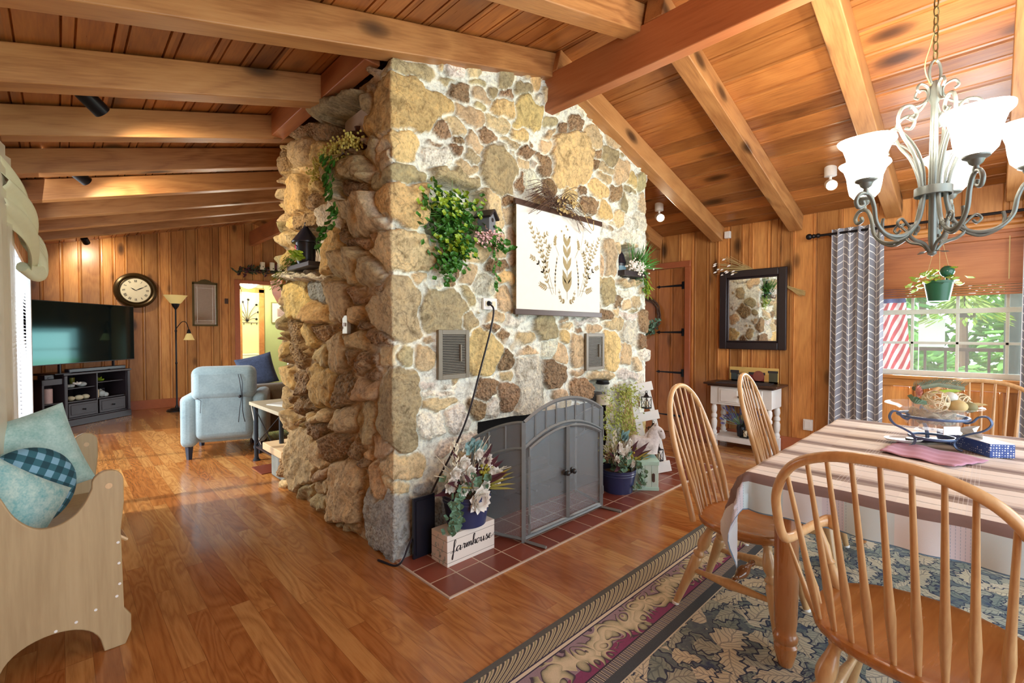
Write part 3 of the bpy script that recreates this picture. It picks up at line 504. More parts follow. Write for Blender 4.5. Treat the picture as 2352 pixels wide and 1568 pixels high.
def seat_mesh(hw, d0, d1, sh=SH):
    # shield seat, x forward from -d0 (rear) to d1 (front), saddle scooped on top
    mb = MB(); n = 40; out = []
    for k in range(n):
        a = 2 * math.pi * k / n; c, s_ = math.cos(a), math.sin(a)
        ex = 2.6; rr = (abs(c) ** ex + abs(s_) ** ex) ** (-1 / ex)
        x = c * rr * (d1 if c > 0 else d0); y = s_ * rr * hw * (1 - .10 * (x < 0) * (-x / d0)); out.append((x, y))
    rings = [(.0, -.012), (.35, -.016), (.7, -.010), (.86, 0), (.95, .003), (.99, 0), (1, -.008), (.985, -.024), (.93, -.036), (.8, -.042), (0, -.042)]
    vs = []; fs = []
    for f, dz in rings:
        for (x, y) in out:
            lip = .012 * max(0, x / d1) ** 2 * (1 - abs(y) / hw) if f > .3 and dz > -.02 else 0
            vs.append((x * f, y * f, sh + dz + (lip * f if dz > -.012 else 0)))
    for i in range(len(rings) - 1):
        for k in range(n): fs.append((i * n + k, i * n + (k + 1) % n, (i + 1) * n + (k + 1) % n, (i + 1) * n + k))
    mb.add(vs, [tuple(reversed(f)) for f in fs], .5); return mb
def windsor_base(t, hw, d0, d1):
    build('seat', seat_mesh(hw, d0, d1), 'maple_seat', t, smooth=45)
    tops = {(1, 1): (d1 - .10, hw - .10), (1, -1): (d1 - .10, -hw + .10), (-1, 1): (-d0 + .09, hw - .12), (-1, -1): (-d0 + .09, -hw + .12)}
    feet = {(1, 1): (d1 - .02, hw - .015), (1, -1): (d1 - .02, -hw + .015), (-1, 1): (-d0 - .06, hw - .04), (-1, -1): (-d0 - .06, -hw + .04)}
    at = {}
    for k in tops:
        a = Vector((*feet[k], .004)); b = Vector((*tops[k], SH - .03)); mb = MB(); turned(mb, a, b, LEG); lg = build('leg', mb, 'maple', t, smooth=50)
        mb = MB(); mb.lathe([(.0165, 0), (.017, .012), (.014, .016)], a - Vector((0, 0, .004)), a + Vector((0, 0, 1)), 12); build('foot_pad', mb, 'white_plastic', lg)
        at[k] = a.lerp(b, .43)
    for s_ in (1, -1):
        mb = MB(); turned(mb, at[(1, s_)], at[(-1, s_)], STR); build('stretcher', mb, 'maple', t, smooth=50)
    mb = MB(); turned(mb, (at[(1, 1)] + at[(-1, 1)]) / 2, (at[(1, -1)] + at[(-1, -1)]) / 2, HST); build('cross_stretcher', mb, 'dark_turn', t, smooth=50)['label'] = 'dark stained turned cross stretcher'
SP = [(.006, 0), (.0085, .12), (.0115, .27), (.0085, .42), (.0065, .75), (.0055, 1)]
def side_chair(label):
    t = thing('windsor_chair', label, 'chair'); windsor_base(t, .225, .21, .22)
    bow = [(-.175, .205, SH - .01), (-.20, .212, SH + .10), (-.245, .212, SH + .26), (-.29, .195, SH + .40), (-.325, .15, SH + .52), (-.345, .08, SH + .585), (-.35, 0, SH + .605)]
    bow = bow + [(x, -y, z) for x, y, z in bow[-2::-1]]; sp = spline(bow, 8)
    mb = MB(); mb.tube(sp, .0125, 10, flat=1.15, tone=.6); build('bow', mb, 'maple', t, smooth=60)
    for k in range(7):
        f = (k - 3) / 3; y0 = f * .135; y1 = f * .165
        best_ = min(sp, key=lambda p: (abs(p.y - y1) if p.z > SH + .3 else 9))
        mb = MB(); turned(mb, (-.195 + .03 * f * f, y0, SH - .012), best_, SP, 8); build('spindle', mb, 'maple', t, smooth=60)
    return t
def arm_chair(label):
    t = thing('windsor_armchair', label, 'chair'); windsor_base(t, .27, .24, .25)
    half = [(.11, .262, .672), (.10, .285, .672), (.04, .298, .668), (-.06, .298, .668), (-.155, .292, .675), (-.215, .285, .70), (-.25, .285, .77), (-.285, .272, .86), (-.32, .215, .955), (-.338, .12, 1.005), (-.345, 0, 1.02)]
    pts = half + [(x, -y, z) for x, y, z in half[-2::-1]]; sp = spline(pts, 8)
    n = len(sp); rs_ = [.0135 + .010 * max(0, 1 - min(i, n - 1 - i) / 14) for i in range(n)]
    mb = MB(); mb.tube(sp, rs_, 10, flat=1.15, tone=.6); build('bow', mb, 'maple', t, smooth=60)
    back = [p for p in sp if p.z > .70]
    for k in range(9):
        f = (k - 4) / 4; y1 = f * .232; y0 = f * .20
        cand = [p for p in back if (p.z > .9 or abs(f) > .95)]; e = min(cand, key=lambda p: abs(p.y - y1))
        mb = MB(); turned(mb, (-.215 + .06 * f * f, y0, SH - .012), e, [(r * 1.15, h) for r, h in SP], 8); build('spindle', mb, 'maple', t, smooth=60)
    for s_ in (1, -1):
        for (x0, y0, x1) in ((-.13, .222, -.16), (-.06, .235, -.08)):
            mb = MB(); turned(mb, (x0, s_ * y0, SH - .012), (x1, s_ * .292, .66), [(r, h) for r, h in SP], 8); build('arm_spindle', mb, 'maple', t, smooth=60)
        mb = MB(); turned(mb, (.09, s_ * .235, SH - .012), (.06, s_ * .292, .66), [(.010, 0), (.019, .15), (.021, .3), (.012, .42), (.018, .46), (.012, .5), (.016, .7), (.010, 1)], 10); build('arm_post', mb, 'maple', t, smooth=60)
    return t
c1 = side_chair('bow back wooden chair with tall narrow hoop standing nearest the fireplace tiles'); c1.location = (2.355, .80, .008); c1.rotation_euler = (0, 0, R(-90))
dup(c1, None, (3.29, .80, .008), R(-87), 'bow back wooden chair with tall hoop in front of white console, second along table side')
a1 = arm_chair('wide bow back wooden armchair seen from behind in the right foreground'); a1.location = (1.80, .135, .008); a1.rotation_euler = (0, 0, R(-9))
dup(a1, None, (4.05, .06, .008), R(176), 'bow back wooden armchair at the far table end below the window')
# table
t = thing('dining_table', 'wooden dining table with turned legs under the striped cloth', 'table', (2.9, .12, 0))
mb = MB(); mb.box(-.84, .84, -.56, .56, .735, .765); build('tabletop', mb, 'maple_seat', t, bevel=.006)
mb = MB(); mb.box(-.74, .74, -.46, -.44, .65, .735); mb.box(-.74, .74, .44, .46, .65, .735); mb.box(-.76, -.74, -.46, .46, .65, .735); mb.box(.74, .76, -.46, .46, .65, .735); build('apron', mb, 'maple', t)
TL = [(.02, 0), (.026, .01), (.034, .05), (.040, .085), (.042, .12), (.034, .135), (.042, .145), (.046, .17), (.040, .19), (.036, .20), (.041, .25), (.044, .45), (.043, .85), (.042, .86), (.042, 1)]
for sx in (-1, 1):
    for sy in (-1, 1):
        mb = MB(); turned(mb, (sx * .82 if sx < 0 else sx * .76, sy * .44, .008), (sx * .82 if sx < 0 else sx * .76, sy * .44, .72), TL, 20); build('leg', mb, 'table_leg', t, smooth=40)
# cloth: plaid tablecloth, uv in metres
t = NT('plaid_cloth'); uvn = t.n('UVMap', uv_map='UVMap').outputs[0]; sp_ = t.n('SeparateXYZ', {0: uvn}); U_, V_ = sp_.outputs[0], sp_.outputs[1]
nz = t.n('Mapping', {'Vector': uvn, 'Scale': (1, 1, 1)}).outputs[0]; wob = t.math('MULTIPLY', t.math('SUBTRACT', t.noise(nz, 60, 2), .5), .008)
uu = t.math('FRACT', t.math('DIVIDE', t.math('ADD', t.math('ADD', U_, wob), .07), .30))
band = t.ramp(uu, [(0, s2l((222, 212, 200))), (.14, s2l((238, 232, 222))), (.36, s2l((240, 235, 226))), (.42, s2l((200, 196, 186))), (.45, s2l((240, 234, 224))), (.68, s2l((160, 146, 134))), (.80, s2l((132, 114, 106))), (.92, s2l((180, 168, 158)))], 'CONSTANT')
vv = t.math('FRACT', t.math('DIVIDE', V_, .34))
col = t.mix(t.math('MULTIPLY', t.math('LESS_THAN', vv, .5), .16), band, s2l((196, 186, 190)))
fine = t.math('FRACT', t.math('DIVIDE', V_, .0115)); zone = t.math('LESS_THAN', t.math('ABSOLUTE', t.math('SUBTRACT', vv, .5)), .1)
dash = t.math('GREATER_THAN', t.math('FRACT', t.math('DIVIDE', U_, .011)), .3)
ln = t.math('MULTIPLY', t.math('MULTIPLY', t.math('LESS_THAN', fine, .16), zone), dash); col = t.mix(t.math('MULTIPLY', ln, .6), col, (.8, .8, .8))
drop = t.math('LESS_THAN', U_, .0)
dc = t.ramp(t.math('FRACT', t.math('DIVIDE', V_, .34)), [(0, s2l((206, 226, 232))), (.42, s2l((214, 212, 222))), (.62, s2l((224, 228, 232)))], 'CONSTANT')
dl = t.mix(t.math('MULTIPLY', ln, .7), dc, s2l((150, 170, 190)))
top_ = t.math('GREATER_THAN', U_, -.045); dl = t.mix(top_, dl, s2l((140, 120, 116))); col = t.mix(drop, col, dl)
col = t.mix(t.math('LESS_THAN', U_, -.155), col, s2l((110, 140, 165)))
t.p(Base_Color=col, Roughness=.9, Specular_IOR_Level=.1); t.bump(t.noise(nz, 400, 2), .3, .002); M['cloth'] = t.m
ztop = .772; D0 = .16; hx0, hx1, hy0, hy1 = -.86, .86, -.58, .58
def ease(e, drop_=D0):
    return e
nu, nv = 120, 96; us = np.linspace(hx0 - D0, hx1 + D0, nu); vs_ = np.linspace(hy0 - D0, hy1 + D0, nv)
P2 = []; UVs = []
for u in us:
    row = []
    for v in vs_:
        ex = max(hx0 - u, 0, u - hx1); ey = max(hy0 - v, 0, v - hy1); sx = -1 if u < hx0 else 1; sy = -1 if v < hy0 else 1
        cx = min(max(u, hx0), hx1); cy = min(max(v, hy0), hy1); e = math.hypot(ex, ey)
        if ex > 0 and ey > 0:
            a = math.atan2(ey, ex); k = math.sin(2 * a); L = e * (1 + .95 * k * k); out = .014 + .05 * k * math.sin(6 * a) * e / D0 + .05 * k * e / D0
            row.append((cx + sx * math.cos(a) * min(e, .02 + out), cy + sy * math.sin(a) * min(e, .02 + out), ztop - max(0, L - .01)))
        else:
            w = v if ex > 0 else u; o_ = min(e, .012) + (.012 * math.sin(w * 17) + .008 * math.sin(w * 37 + 1)) * e / D0
            row.append((cx + sx * (o_ if ex > 0 else 0), cy + sy * (o_ if ey > 0 else 0), ztop - max(0, e - .008) + .0015 * math.sin(u * 23) * math.sin(v * 19)))
    P2.append(row)
mb = MB(); mb.sheet(P2); cl = build('tablecloth', mb, 'cloth', smooth=80, loc=(2.9, .12, 0)); uvl = cl.data.uv_layers.new(name='UVMap')
uvv = np.array([(u - hx0, v - hy0) for u in us for v in vs_]); li = np.zeros(len(cl.data.loops), dtype=np.int32); cl.data.loops.foreach_get('vertex_index', li); uvl.data.foreach_set('uv', uvv[li].ravel())
tag(cl, 'brown, cream and pale blue striped plaid cloth draped over dining table', 'tablecloth')
# rug
t = NT('floral_rug'); tc = t.n('TexCoord').outputs['Object']; s3 = t.n('SeparateXYZ', {0: tc}); X, Y = s3.outputs[0], s3.outputs[1]
RW, RH = 4.1, 2.75
dx = t.math('SUBTRACT', RW / 2, t.math('ABSOLUTE', X)); dy = t.math('SUBTRACT', RH / 2, t.math('ABSOLUTE', Y)); d = t.math('MINIMUM', dx, dy)
al = t.n('Mix', data_type='FLOAT', clamp_factor=True); t.set(al.inputs[0], t.math('LESS_THAN', dx, dy)); t.set(al.inputs[2], X); t.set(al.inputs[3], Y); al = al.outputs[0]
vn = t.n('VectorMath', {0: tc, 1: t.n('VectorMath', {0: t.n('TexNoise', {'Vector': tc, 'Scale': 6.0, 'Detail': 2.0}).outputs[1], 'Scale': .10}, operation='SCALE').outputs[0]}, operation='ADD').outputs[0]
vo = t.n('TexVoronoi', {'Vector': t.n('Mapping', {'Vector': vn, 'Scale': (1, 1.6, 1), 'Rotation': (0, 0, .6)}).outputs[0], 'Scale': 4.2}); vo2 = t.n('TexVoronoi', {'Vector': t.n('Mapping', {'Vector': vn, 'Scale': (1.8, .8, 1), 'Rotation': (0, 0, -.5)}).outputs[0], 'Scale': 7.5})
fl1 = t.math('FRACT', t.math('ADD', t.math('MULTIPLY', vo.outputs['Distance'], 2.2), t.math('ADD', t.math('MULTIPLY', vo2.outputs['Distance'], 1.3), t.math('MULTIPLY', t.noise(tc, 17, 3), .55))))
field = t.ramp(fl1, [(0, s2l((82, 92, 116))), (.10, s2l((130, 140, 136))), (.30, s2l((176, 176, 162))), (.52, s2l((206, 198, 176))), (.70, s2l((160, 166, 156))), (.86, s2l((124, 136, 136))), (1, s2l((86, 92, 104)))])
nw = t.noise(tc, 9, 4, .6)
field = t.ramp(nw, [(.36, s2l((74, 84, 108))), (.46, s2l((112, 124, 124))), (.56, s2l((92, 102, 112))), (.66, s2l((136, 144, 134)))])
def leaves(field, sc, L, w, c1, c2, thr, seed):
    vs = t.n('VectorMath', {0: vn, 1: (seed, seed * .7, 0)}, operation='ADD').outputs[0]
    v_ = t.n('TexVoronoi', {'Vector': vs, 'Scale': sc, 'Randomness': 1.0}); loc_ = t.n('VectorMath', {0: vs, 1: v_.outputs['Position']}, operation='SUBTRACT').outputs[0]
    cs = t.n('SeparateColor', {0: v_.outputs['Color']}); an = t.math('MULTIPLY', cs.outputs[0], 6.283)
    rt = t.n('VectorRotate', {'Vector': loc_, 'Angle': an}, rotation_type='Z_AXIS').outputs[0]; q = t.n('SeparateXYZ', {0: rt}); ay = t.math('ABSOLUTE', q.outputs[1]); lx = t.math('DIVIDE', q.outputs[0], L)
    lob = t.math('MULTIPLY', t.math('SINE', t.math('MULTIPLY', q.outputs[0], 150.0)), w * .18)
    e_ = t.math('SUBTRACT', ay, t.math('ADD', t.math('MULTIPLY', t.math('SUBTRACT', 1.0, t.math('MULTIPLY', lx, lx)), w), lob))
    vein = t.math('MAXIMUM', t.math('LESS_THAN', t.math('FRACT', t.math('MULTIPLY', t.math('SUBTRACT', q.outputs[0], ay), 42.0)), .22), t.math('LESS_THAN', ay, .003))
    lc = t.mix(t.math('MULTIPLY', vein, .55), t.mix(t.math('MULTIPLY', t.math('DIVIDE', ay, w), .6), c1, c2), s2l((84, 90, 100)))
    ins = t.math('MULTIPLY', t.math('LESS_THAN', e_, 0.0), t.math('GREATER_THAN', cs.outputs[1], thr)); rim = t.math('MULTIPLY', t.math('LESS_THAN', e_, .008), t.math('GREATER_THAN', cs.outputs[1], thr))
    return t.mix(ins, t.mix(rim, field, s2l((66, 72, 90))), lc)
field = leaves(field, 9.0, .075, .03, s2l((128, 140, 132)), s2l((150, 156, 142)), .1, 3.1)
field = leaves(field, 6.5, .105, .042, s2l((176, 176, 158)), s2l((140, 148, 140)), .2, 7.7)
field = leaves(field, 4.6, .15, .055, s2l((212, 202, 178)), s2l((176, 172, 150)), .25, 1.3)
field = leaves(field, 6.0, .10, .04, s2l((204, 192, 164)), s2l((190, 186, 164)), .5, 12.9)
# borders
sk = t.math('SINE', t.math('ADD', t.math('MULTIPLY', al, 150.0), t.math('MULTIPLY', t.math('POWER', t.math('SUBTRACT', d, .03), 1.4), 900.0)))
ruf = t.ramp(t.math('ADD', t.math('MULTIPLY', sk, .5), .5), [(.0, s2l((74, 72, 78))), (.25, s2l((124, 122, 108))), (.45, s2l((206, 192, 168))), (.8, s2l((190, 180, 150))), (1, s2l((120, 124, 104)))])
wv_ = t.n('VectorMath', {0: tc, 1: t.n('VectorMath', {0: t.n('TexNoise', {'Vector': tc, 'Scale': 7.0, 'Detail': 1.0}).outputs[1], 'Scale': .13}, operation='SCALE').outputs[0]}, operation='ADD').outputs[0]
sv = t.n('TexVoronoi', {'Vector': wv_, 'Scale': 11.0}).outputs['Distance']
sc2 = t.math('ADD', t.math('ABSOLUTE', t.math('SUBTRACT', t.math('SUBTRACT', d, .23), t.math('MULTIPLY', t.math('SINE', t.math('MULTIPLY', al, 21.0)), .025))), t.math('MULTIPLY', t.math('SUBTRACT', t.math('FRACT', t.math('MULTIPLY', sv, 3.2)), .5), .06))
base_ = t.mix(t.math('GREATER_THAN', d, .275), s2l((150, 132, 144)), s2l((134, 74, 108)))
scr = t.mix(t.math('LESS_THAN', sc2, .058), t.mix(t.math('LESS_THAN', sc2, .066), base_, s2l((84, 74, 86))), t.ramp(sc2, [(.0, s2l((212, 200, 172))), (.03, s2l((188, 180, 152))), (.05, s2l((150, 148, 124))), (.058, s2l((84, 80, 84)))]))
ch = t.math('ABSOLUTE', t.math('SINE', t.math('MULTIPLY', al, 110.0))); chain = t.ramp(ch, [(.0, s2l((60, 58, 70))), (.3, s2l((200, 190, 166))), (.6, s2l((120, 116, 120)))], 'CONSTANT')
def step(x): return t.math('GREATER_THAN', d, x)
col = t.mix(step(.028), s2l((96, 98, 96)), ruf)
for x, c in ((.118, s2l((66, 64, 84))), (.125, s2l((214, 204, 184))), (.14, s2l((66, 64, 84))), (.146, scr), (.325, s2l((64, 62, 74))), (.331, chain), (.375, s2l((78, 84, 90))), (.42, s2l((206, 198, 176))), (.426, field)): col = t.mix(step(x), col, c)
pile = t.noise(tc, 260, 2); col = t.mix(.35, col, t.mix(pile, (.25, .25, .25), (.95, .95, .95)), 'OVERLAY'); t.p(Base_Color=col, Roughness=.95, Specular_IOR_Level=.1); t.bump(t.math('ADD', t.math('MULTIPLY', pile, .5), nw), .3, .005); M['rug'] = t.m
mb = MB(); mb.box(-RW / 2, RW / 2, -RH / 2, RH / 2, 0, .009); tag(build('area_rug', mb, 'rug', loc=(.95 + RW / 2, 1.39 - RH / 2, .001)), 'large floral area rug in grey green and plum under the dining table', 'rug')
# ------------------------------------------------------------------ bench with pillows
t = thing('settle_bench', 'light wooden bench with scooped end panels at the left edge', 'bench', (-.055, 3.15, 0), R(2))
def endp():
    a = [(.225, .0), (.155, 0)] + [(.15 * math.cos(R(x)), .145 * math.sin(R(x)) ** .8) for x in range(9, 180, 9)] + [(-.155, 0), (-.225, 0), (-.225, .75)]
    a += [(-.20, .80), (-.16, .80)]
    a += [(p.x, p.y) for p in spline([(-.13, .72, 0), (-.095, .64, 0), (-.045, .585, 0), (.01, .575, 0), (.065, .60, 0), (.10, .645, 0), (.124, .70, 0)], 5)]
    top = [(.175 + .052 * math.cos(R(x)), .715 + .052 * math.sin(R(x))) for x in (165, 145, 125, 105, 90, 70, 50, 30, 15, 0)]
    return a + top + [(.227, .62), (.215, .50), (.222, .16), (.245, .12), (.245, .05)]
for yy in (-.55, .50):
    mb = MB(); mb.prism(endp(), yy - .011, yy + .011, 'xz', tone=.4); e = build('end_panel', mb, 'bench_wood', t, bevel=.004)
    mb = MB(); mb.lathe([(.012, -.0125), (.012, .0125)], (.178, yy, .70), (.178, yy + 1, .70), 16); build('hole', mb, 'maple', e)
    for (x, z) in ((.205, .45), (.207, .36), (.208, .27), (.198, .22), (.13, .19), (.07, .165), (.01, .14 + .015)):
        mb = MB(); mb.lathe([(.0055, -.0125), (.0055, -.011)], (x, yy, z), (x, yy + 1, z), 10); build('plug', mb, 'white_plastic', e)
mb = MB(); mb.box(-.2, .19, -.54, .49, .40, .42); build('seat', mb, 'bench_wood', t, bevel=.004)
mb = MB(); mb.box(-.22, -.20, -.54, .49, .42, .78); build('backrest', mb, 'bench_wood', t, bevel=.004)
mb = MB(); mb.tube([(.205, -.4, .44), (.25, -.4, .40), (.252, -.2, .38), (.205, -.2, .38)], .008, 6); build('side_rail', mb, 'maple', t)
def pillow(name, label, w, h, th, mat, loc, rot, rnd=0, n=18, sharp=.5):
    mb = MB()
    for s_ in (1, -1):
        P = []
        for i in range(n + 1):
            row = []
            for j in range(n + 1):
                a = i / n * 2 - 1; b = j / n * 2 - 1
                if rnd: # disc
                    a2 = a * math.sqrt(1 - b * b / 2); b2 = b * math.sqrt(1 - a * a / 2); e = 1 - (a2 * a2 + b2 * b2); x, z = a2 * w / 2, b2 * h / 2
                else:
                    e = (1 - a ** 4) * (1 - b ** 4); pinch = 1 - .06 * (1 - a * a) * (abs(b) ** 3) ; p2_ = 1 - .06 * (1 - b * b) * (abs(a) ** 3); x, z = a * w / 2 * p2_, b * h / 2 * pinch
                row.append((x, s_ * th / 2 * max(0, e) ** sharp, z))
            P.append(row)
        if s_ < 0: P = [r[::-1] for r in P]
        mb.sheet(P)
    o = build(name, mb, mat, smooth=70, loc=loc); o.rotation_euler = [R(v) for v in rot]; return tag(o, label, 'pillow')
def fabric(name, c1, c2, sc=14, sc2=120, rough=.9, bumps=.15):
    t = NT(name); v = t.coord(); f = t.math('ADD', t.math('MULTIPLY', t.noise(v, sc, 4, .6), .7), t.math('MULTIPLY', t.noise(v, sc2, 2), .35))
    t.p(Base_Color=t.ramp(f, [(.35, s2l(c1)), (.68, s2l(c2))]), Roughness=rough, Sheen_Weight=.3); t.bump(f, bumps, .006); M[name] = t.m
fabric('teal_velvet', (136, 180, 172), (190, 216, 208)); fabric('teal_chenille', (104, 172, 178), (196, 218, 208), 22)
t = NT('gingham'); v = t.coord('Object'); s3 = t.n('SeparateXYZ', {0: v})
a = t.math('GREATER_THAN', t.math('FRACT', t.math('MULTIPLY', s3.outputs[0], 17.0)), .5); b = t.math('GREATER_THAN', t.math('FRACT', t.math('MULTIPLY', s3.outputs[2], 17.0)), .5)
g = t.math('MULTIPLY', t.math('ADD', a, b), .5); t.p(Base_Color=t.ramp(g, [(0, s2l((126, 172, 196))), (.4, s2l((52, 104, 118))), (.8, s2l((30, 70, 82)))], 'CONSTANT'), Roughness=.85); M['gingham'] = t.m
pillow('throw_pillow', 'large pale teal velvet square pillow at the back of bench', .42, .42, .15, 'teal_velvet', (-.13, 3.20, .74), (-6, -16, 10))
pillow('throw_pillow', 'dark teal gingham checked pillow between the two pale ones', .36, .36, .13, 'gingham', (-.11, 2.97, .655), (-8, 34, 22), rnd=1, sharp=.55)
pillow('throw_pillow', 'nubby aqua chenille pillow nearest the camera on bench', .36, .34, .14, 'teal_chenille', (-.165, 2.80, .62), (-10, 40, 30))
# ------------------------------------------------------------------ living room end
t = thing('media_console', 'black wooden media console with shelves and drawers beneath the television', 'cabinet', (.05, 9.10, 0), R(41.5))
# local x along the front to the right, y into the corner
def bxp(name, b, mat, par, **k):
    mb = MB()
    for q in b: mb.box(*q)
    return build(name, mb, mat, par, **k)
bxp('carcass', [(-.0, .03, 0, .42, 0, .74), (.96, .99, 0, .42, 0, .74), (0, .99, .40, .42, 0, .74), (.0, .99, .0, .42, .10, .12), (.0, .99, .02, .40, .335, .355), (.475, .495, .01, .40, .12, .74), (0, .475, .03, .40, .53, .545), (.495, .99, .03, .40, .58, .595)], 'black_wood', t, bevel=.003)
bxp('top', [(-.04, 1.03, -.03, .44, .735, .765)], 'black_wood', t, bevel=.005)
bxp('plinth', [(-.03, 1.02, -.03, .42, 0, .10)], 'black_wood', t, bevel=.006)
for xx in (-.02, .97):
    mb = MB(); mb.box(xx, xx + .045, -.02, .02, .10, .735); build('pilaster', mb, 'black_wood', t, bevel=.006)
for x0 in (.04, .50):
    mb = MB(); mb.box(x0, x0 + .435, -.008, .01, .125, .33); mb.box(x0 + .03, x0 + .405, -.014, .0, .16, .30); d_ = build('drawer', mb, 'black_wood', t, bevel=.004)
    mb = MB(); mb.ball((x0 + .22, -.03, .225), .013); build('knob', mb, 'black_metal', d_)
bxp('side_tower', [(-.30, -.27, 0, .2, 0, .70), (-.02, -.0, .0, .2, 0, .70), (-.30, 0, 0, .2, .62, .70), (-.30, 0, .18, .2, 0, .70), (-.30, 0, 0, .2, 0, .1), (-.30, 0, .01, .18, .35, .365)], 'black_wood', t, bevel=.003)
# things standing in the console (local -> world)
RZc = Matrix.Rotation(R(41.5), 4, 'Z'); RZc.translation = Vector((.05, 9.10, 0))
def cw(x, y, z): return RZc @ Vector((x, y, z))
def simple(name, label, cat, mb, mat, loc, group=None, rz=0, smooth=40, **k):
    o = build(name, mb, mat, loc=loc, smooth=smooth, **k); o.rotation_euler = (0, 0, rz); return tag(o, label, cat, group)
def candle(label, r, h, loc, group=None, mat='cream', cat='candle'):
    t_ = thing('pillar_candle', label, cat, loc, group=group); mb = MB(); mb.lathe([(r * .98, 0), (r, .004), (r, h - .004), (r * .92, h), (r * .8, h - .012), (.001, h - .014)], cap=True); build('wax', mb, mat, t_)
    mb = MB(); mb.tube([(0, 0, h - .015), (0, .001, h + .006)], .0015, 5); build('wick', mb, 'black_metal', t_); return t_
candle('tall pinkish pillar candle on left shelf of media console', .05, .20, cw(-.15, .09, .366), mat=plain('pink_wax', (216, 188, 182), .5)); M['egg'] = plain('egg', (222, 212, 178), .5); M['shell'] = plain('shell', (176, 186, 186), .4, var=.3)
for i, (x, y, r) in enumerate(((.17, .10, .042), (.23, .16, .036), (.27, .08, .045), (.385, .10, .044))):
    mb = MB(); mb.ball((0, 0, r * .8), r, sc=(1.15, .9, .82)); simple('decorative_egg', ['egg ball leftmost on the lower console shelf', 'egg ball behind the others on lower console shelf', 'egg ball third on lower console shelf', 'egg ball standing apart beside console divider'][i], 'ornament', mb, 'egg', cw(x, y, .356), 'egg shaped balls on console shelf')
for i, (x, r) in enumerate(((.10, .04), (.17, .038), (.33, .05))):
    mb = MB(); mb.ball((0, 0, r * .7), r, sc=(1.2, .8, .72)); simple('stone_ornament', ['grey shell stone at left end of upper console shelf', 'grey shell stone beside leafy sprig on console shelf', 'rounded grey shell stone right of leafy sprig'][i], 'ornament', mb, 'shell', cw(x, .10, .546))
def lantern(label, loc, h=.2, r=.05, mat='black_metal', rz=0):
    t_ = thing('lantern', label, 'lantern', loc, rz); mb = MB()
    mb.box(-r, r, -r, r, 0, .012); mb.box(-r, r, -r, r, h * .62, h * .66)
    for sx in (-1, 1):
        for sy in (-1, 1): mb.tube([(sx * r * .92, sy * r * .92, 0), (sx * r * .92, sy * r * .92, h * .63)], .0035, 5)
        mb.tube([(sx * r, -r, .01), (-sx * r, -r, h * .62)], .0022, 5); mb.tube([(-r, sx * r, .01), (-r, -sx * r, h * .62)], .0022, 5)
    build('frame', mb, mat, t_); mb = MB(); mb.lathe([(r * 1.05, h * .66), (r * .5, h * .78), (r * .4, h * .84), (.006, h * .88)], seg=4); mb.tube([(0, -r * .35, h * .84), (0, -r * .4, h * .95), (0, 0, h), (0, r * .4, h * .95), (0, r * .35, h * .84)], .0025, 5); build('roof', mb, mat, t_)
    mb = MB(); mb.lathe([(r * .45, .012), (r * .45, h * .4)]); build('candle', mb, 'cream', t_)
    return t_
lantern('clear glass lantern on the middle right console shelf', cw(.66, .16, .356), .19, .06)
candle('slim cream candle beside divider in media console', .02, .12, cw(.53, .06, .356))
mb = MB(); mb.ball((0, 0, .05), .05, sc=(1, .8, 1)); mb.ball((.05, 0, .035), .035); mb.leaf((0, 0, .07), (-.3, 0, 1), (0, -1, 0), .06, .04); simple('bird_figurine', 'pale grey bird figurine beside the slim candle', 'ornament', mb, 'shell', cw(.60, .06, .356))
mb = MB()
for k in range(14): mb.leaf((0, 0, .01), (random.uniform(-1, 1), random.uniform(-.6, .6), random.uniform(.1, 1)), (0, -1, .3), .07, .03)
simple('leaf_sprig', 'yellow green sprig on the upper right console shelf', 'ornament', mb, 'leaf_lime', cw(.60, .10, .596))
mb = MB()
for k in range(60): mb.leaf((random.uniform(-.05, .05), random.uniform(-.04, .04), random.uniform(0, .1)), (random.uniform(-1, 1), random.uniform(-1, .4), random.uniform(-.1, 1)), (0, -1, .3), .09, .04)
simple('potted_foliage', 'dark grey green leaf bunch in the lower left console shelf', 'plant', mb, plain('sage', (96, 108, 84), .6, var=.3), cw(-.14, .07, .10))
mb = MB()
for k in range(8): mb.leaf((0, 0, .01), (math.cos(k * .8), math.sin(k * .8) * .5, .5), (0, -1, .3), .06, .03)
simple('silk_flower', 'pale silk flower between stones on the console shelf', 'ornament', mb, 'petal', cw(.25, .08, .575))
mb = MB(); mb.lathe([(.028, 0), (.03, .1), (.03, .13)]); simple('votive_glass', 'olive glass votive at the back of upper console shelf', 'ornament', mb, plain('olive_glass', (150, 150, 60), .2), cw(.33, .25, .546))
# tv
t = thing('television', 'large black flat screen television standing in the far left corner', 'television', (.315, 9.36, .9), R(47))
mb = MB(); mb.box(-.86, .86, 0, .035, 0, .88); build('cabinet', mb, 'black_wood', t, bevel=.004)
tm = NT('tv_screen'); M['tv_screen'] = tm.p(Base_Color=(.006, .012, .014), Roughness=.07, Specular_IOR_Level=1.0, Specular_Tint=(.10, .42, .38, 1))
mb = MB(); mb.box(-.85, .85, -.003, 0, .012, .87); build('screen', mb, 'tv_screen', t, smooth=0)
for s_ in (-1, 1):
    mb = MB(); mb.box(s_ * .45 - .12, s_ * .45 + .12, -.04, .10, -.135, -.122); mb.box(s_ * .45 - .01, s_ * .45 + .01, 0, .03, -.125, .02); build('stand', mb, 'black_metal', t)
mb = MB(); mb.box(-.45, .45, -.04, .04, 0, .055); simple('soundbar', 'long low black soundbar lying in front of the television', 'soundbar', mb, 'black_satin', cw(.55, .08, .766), rz=R(41.5), bevel=.008)
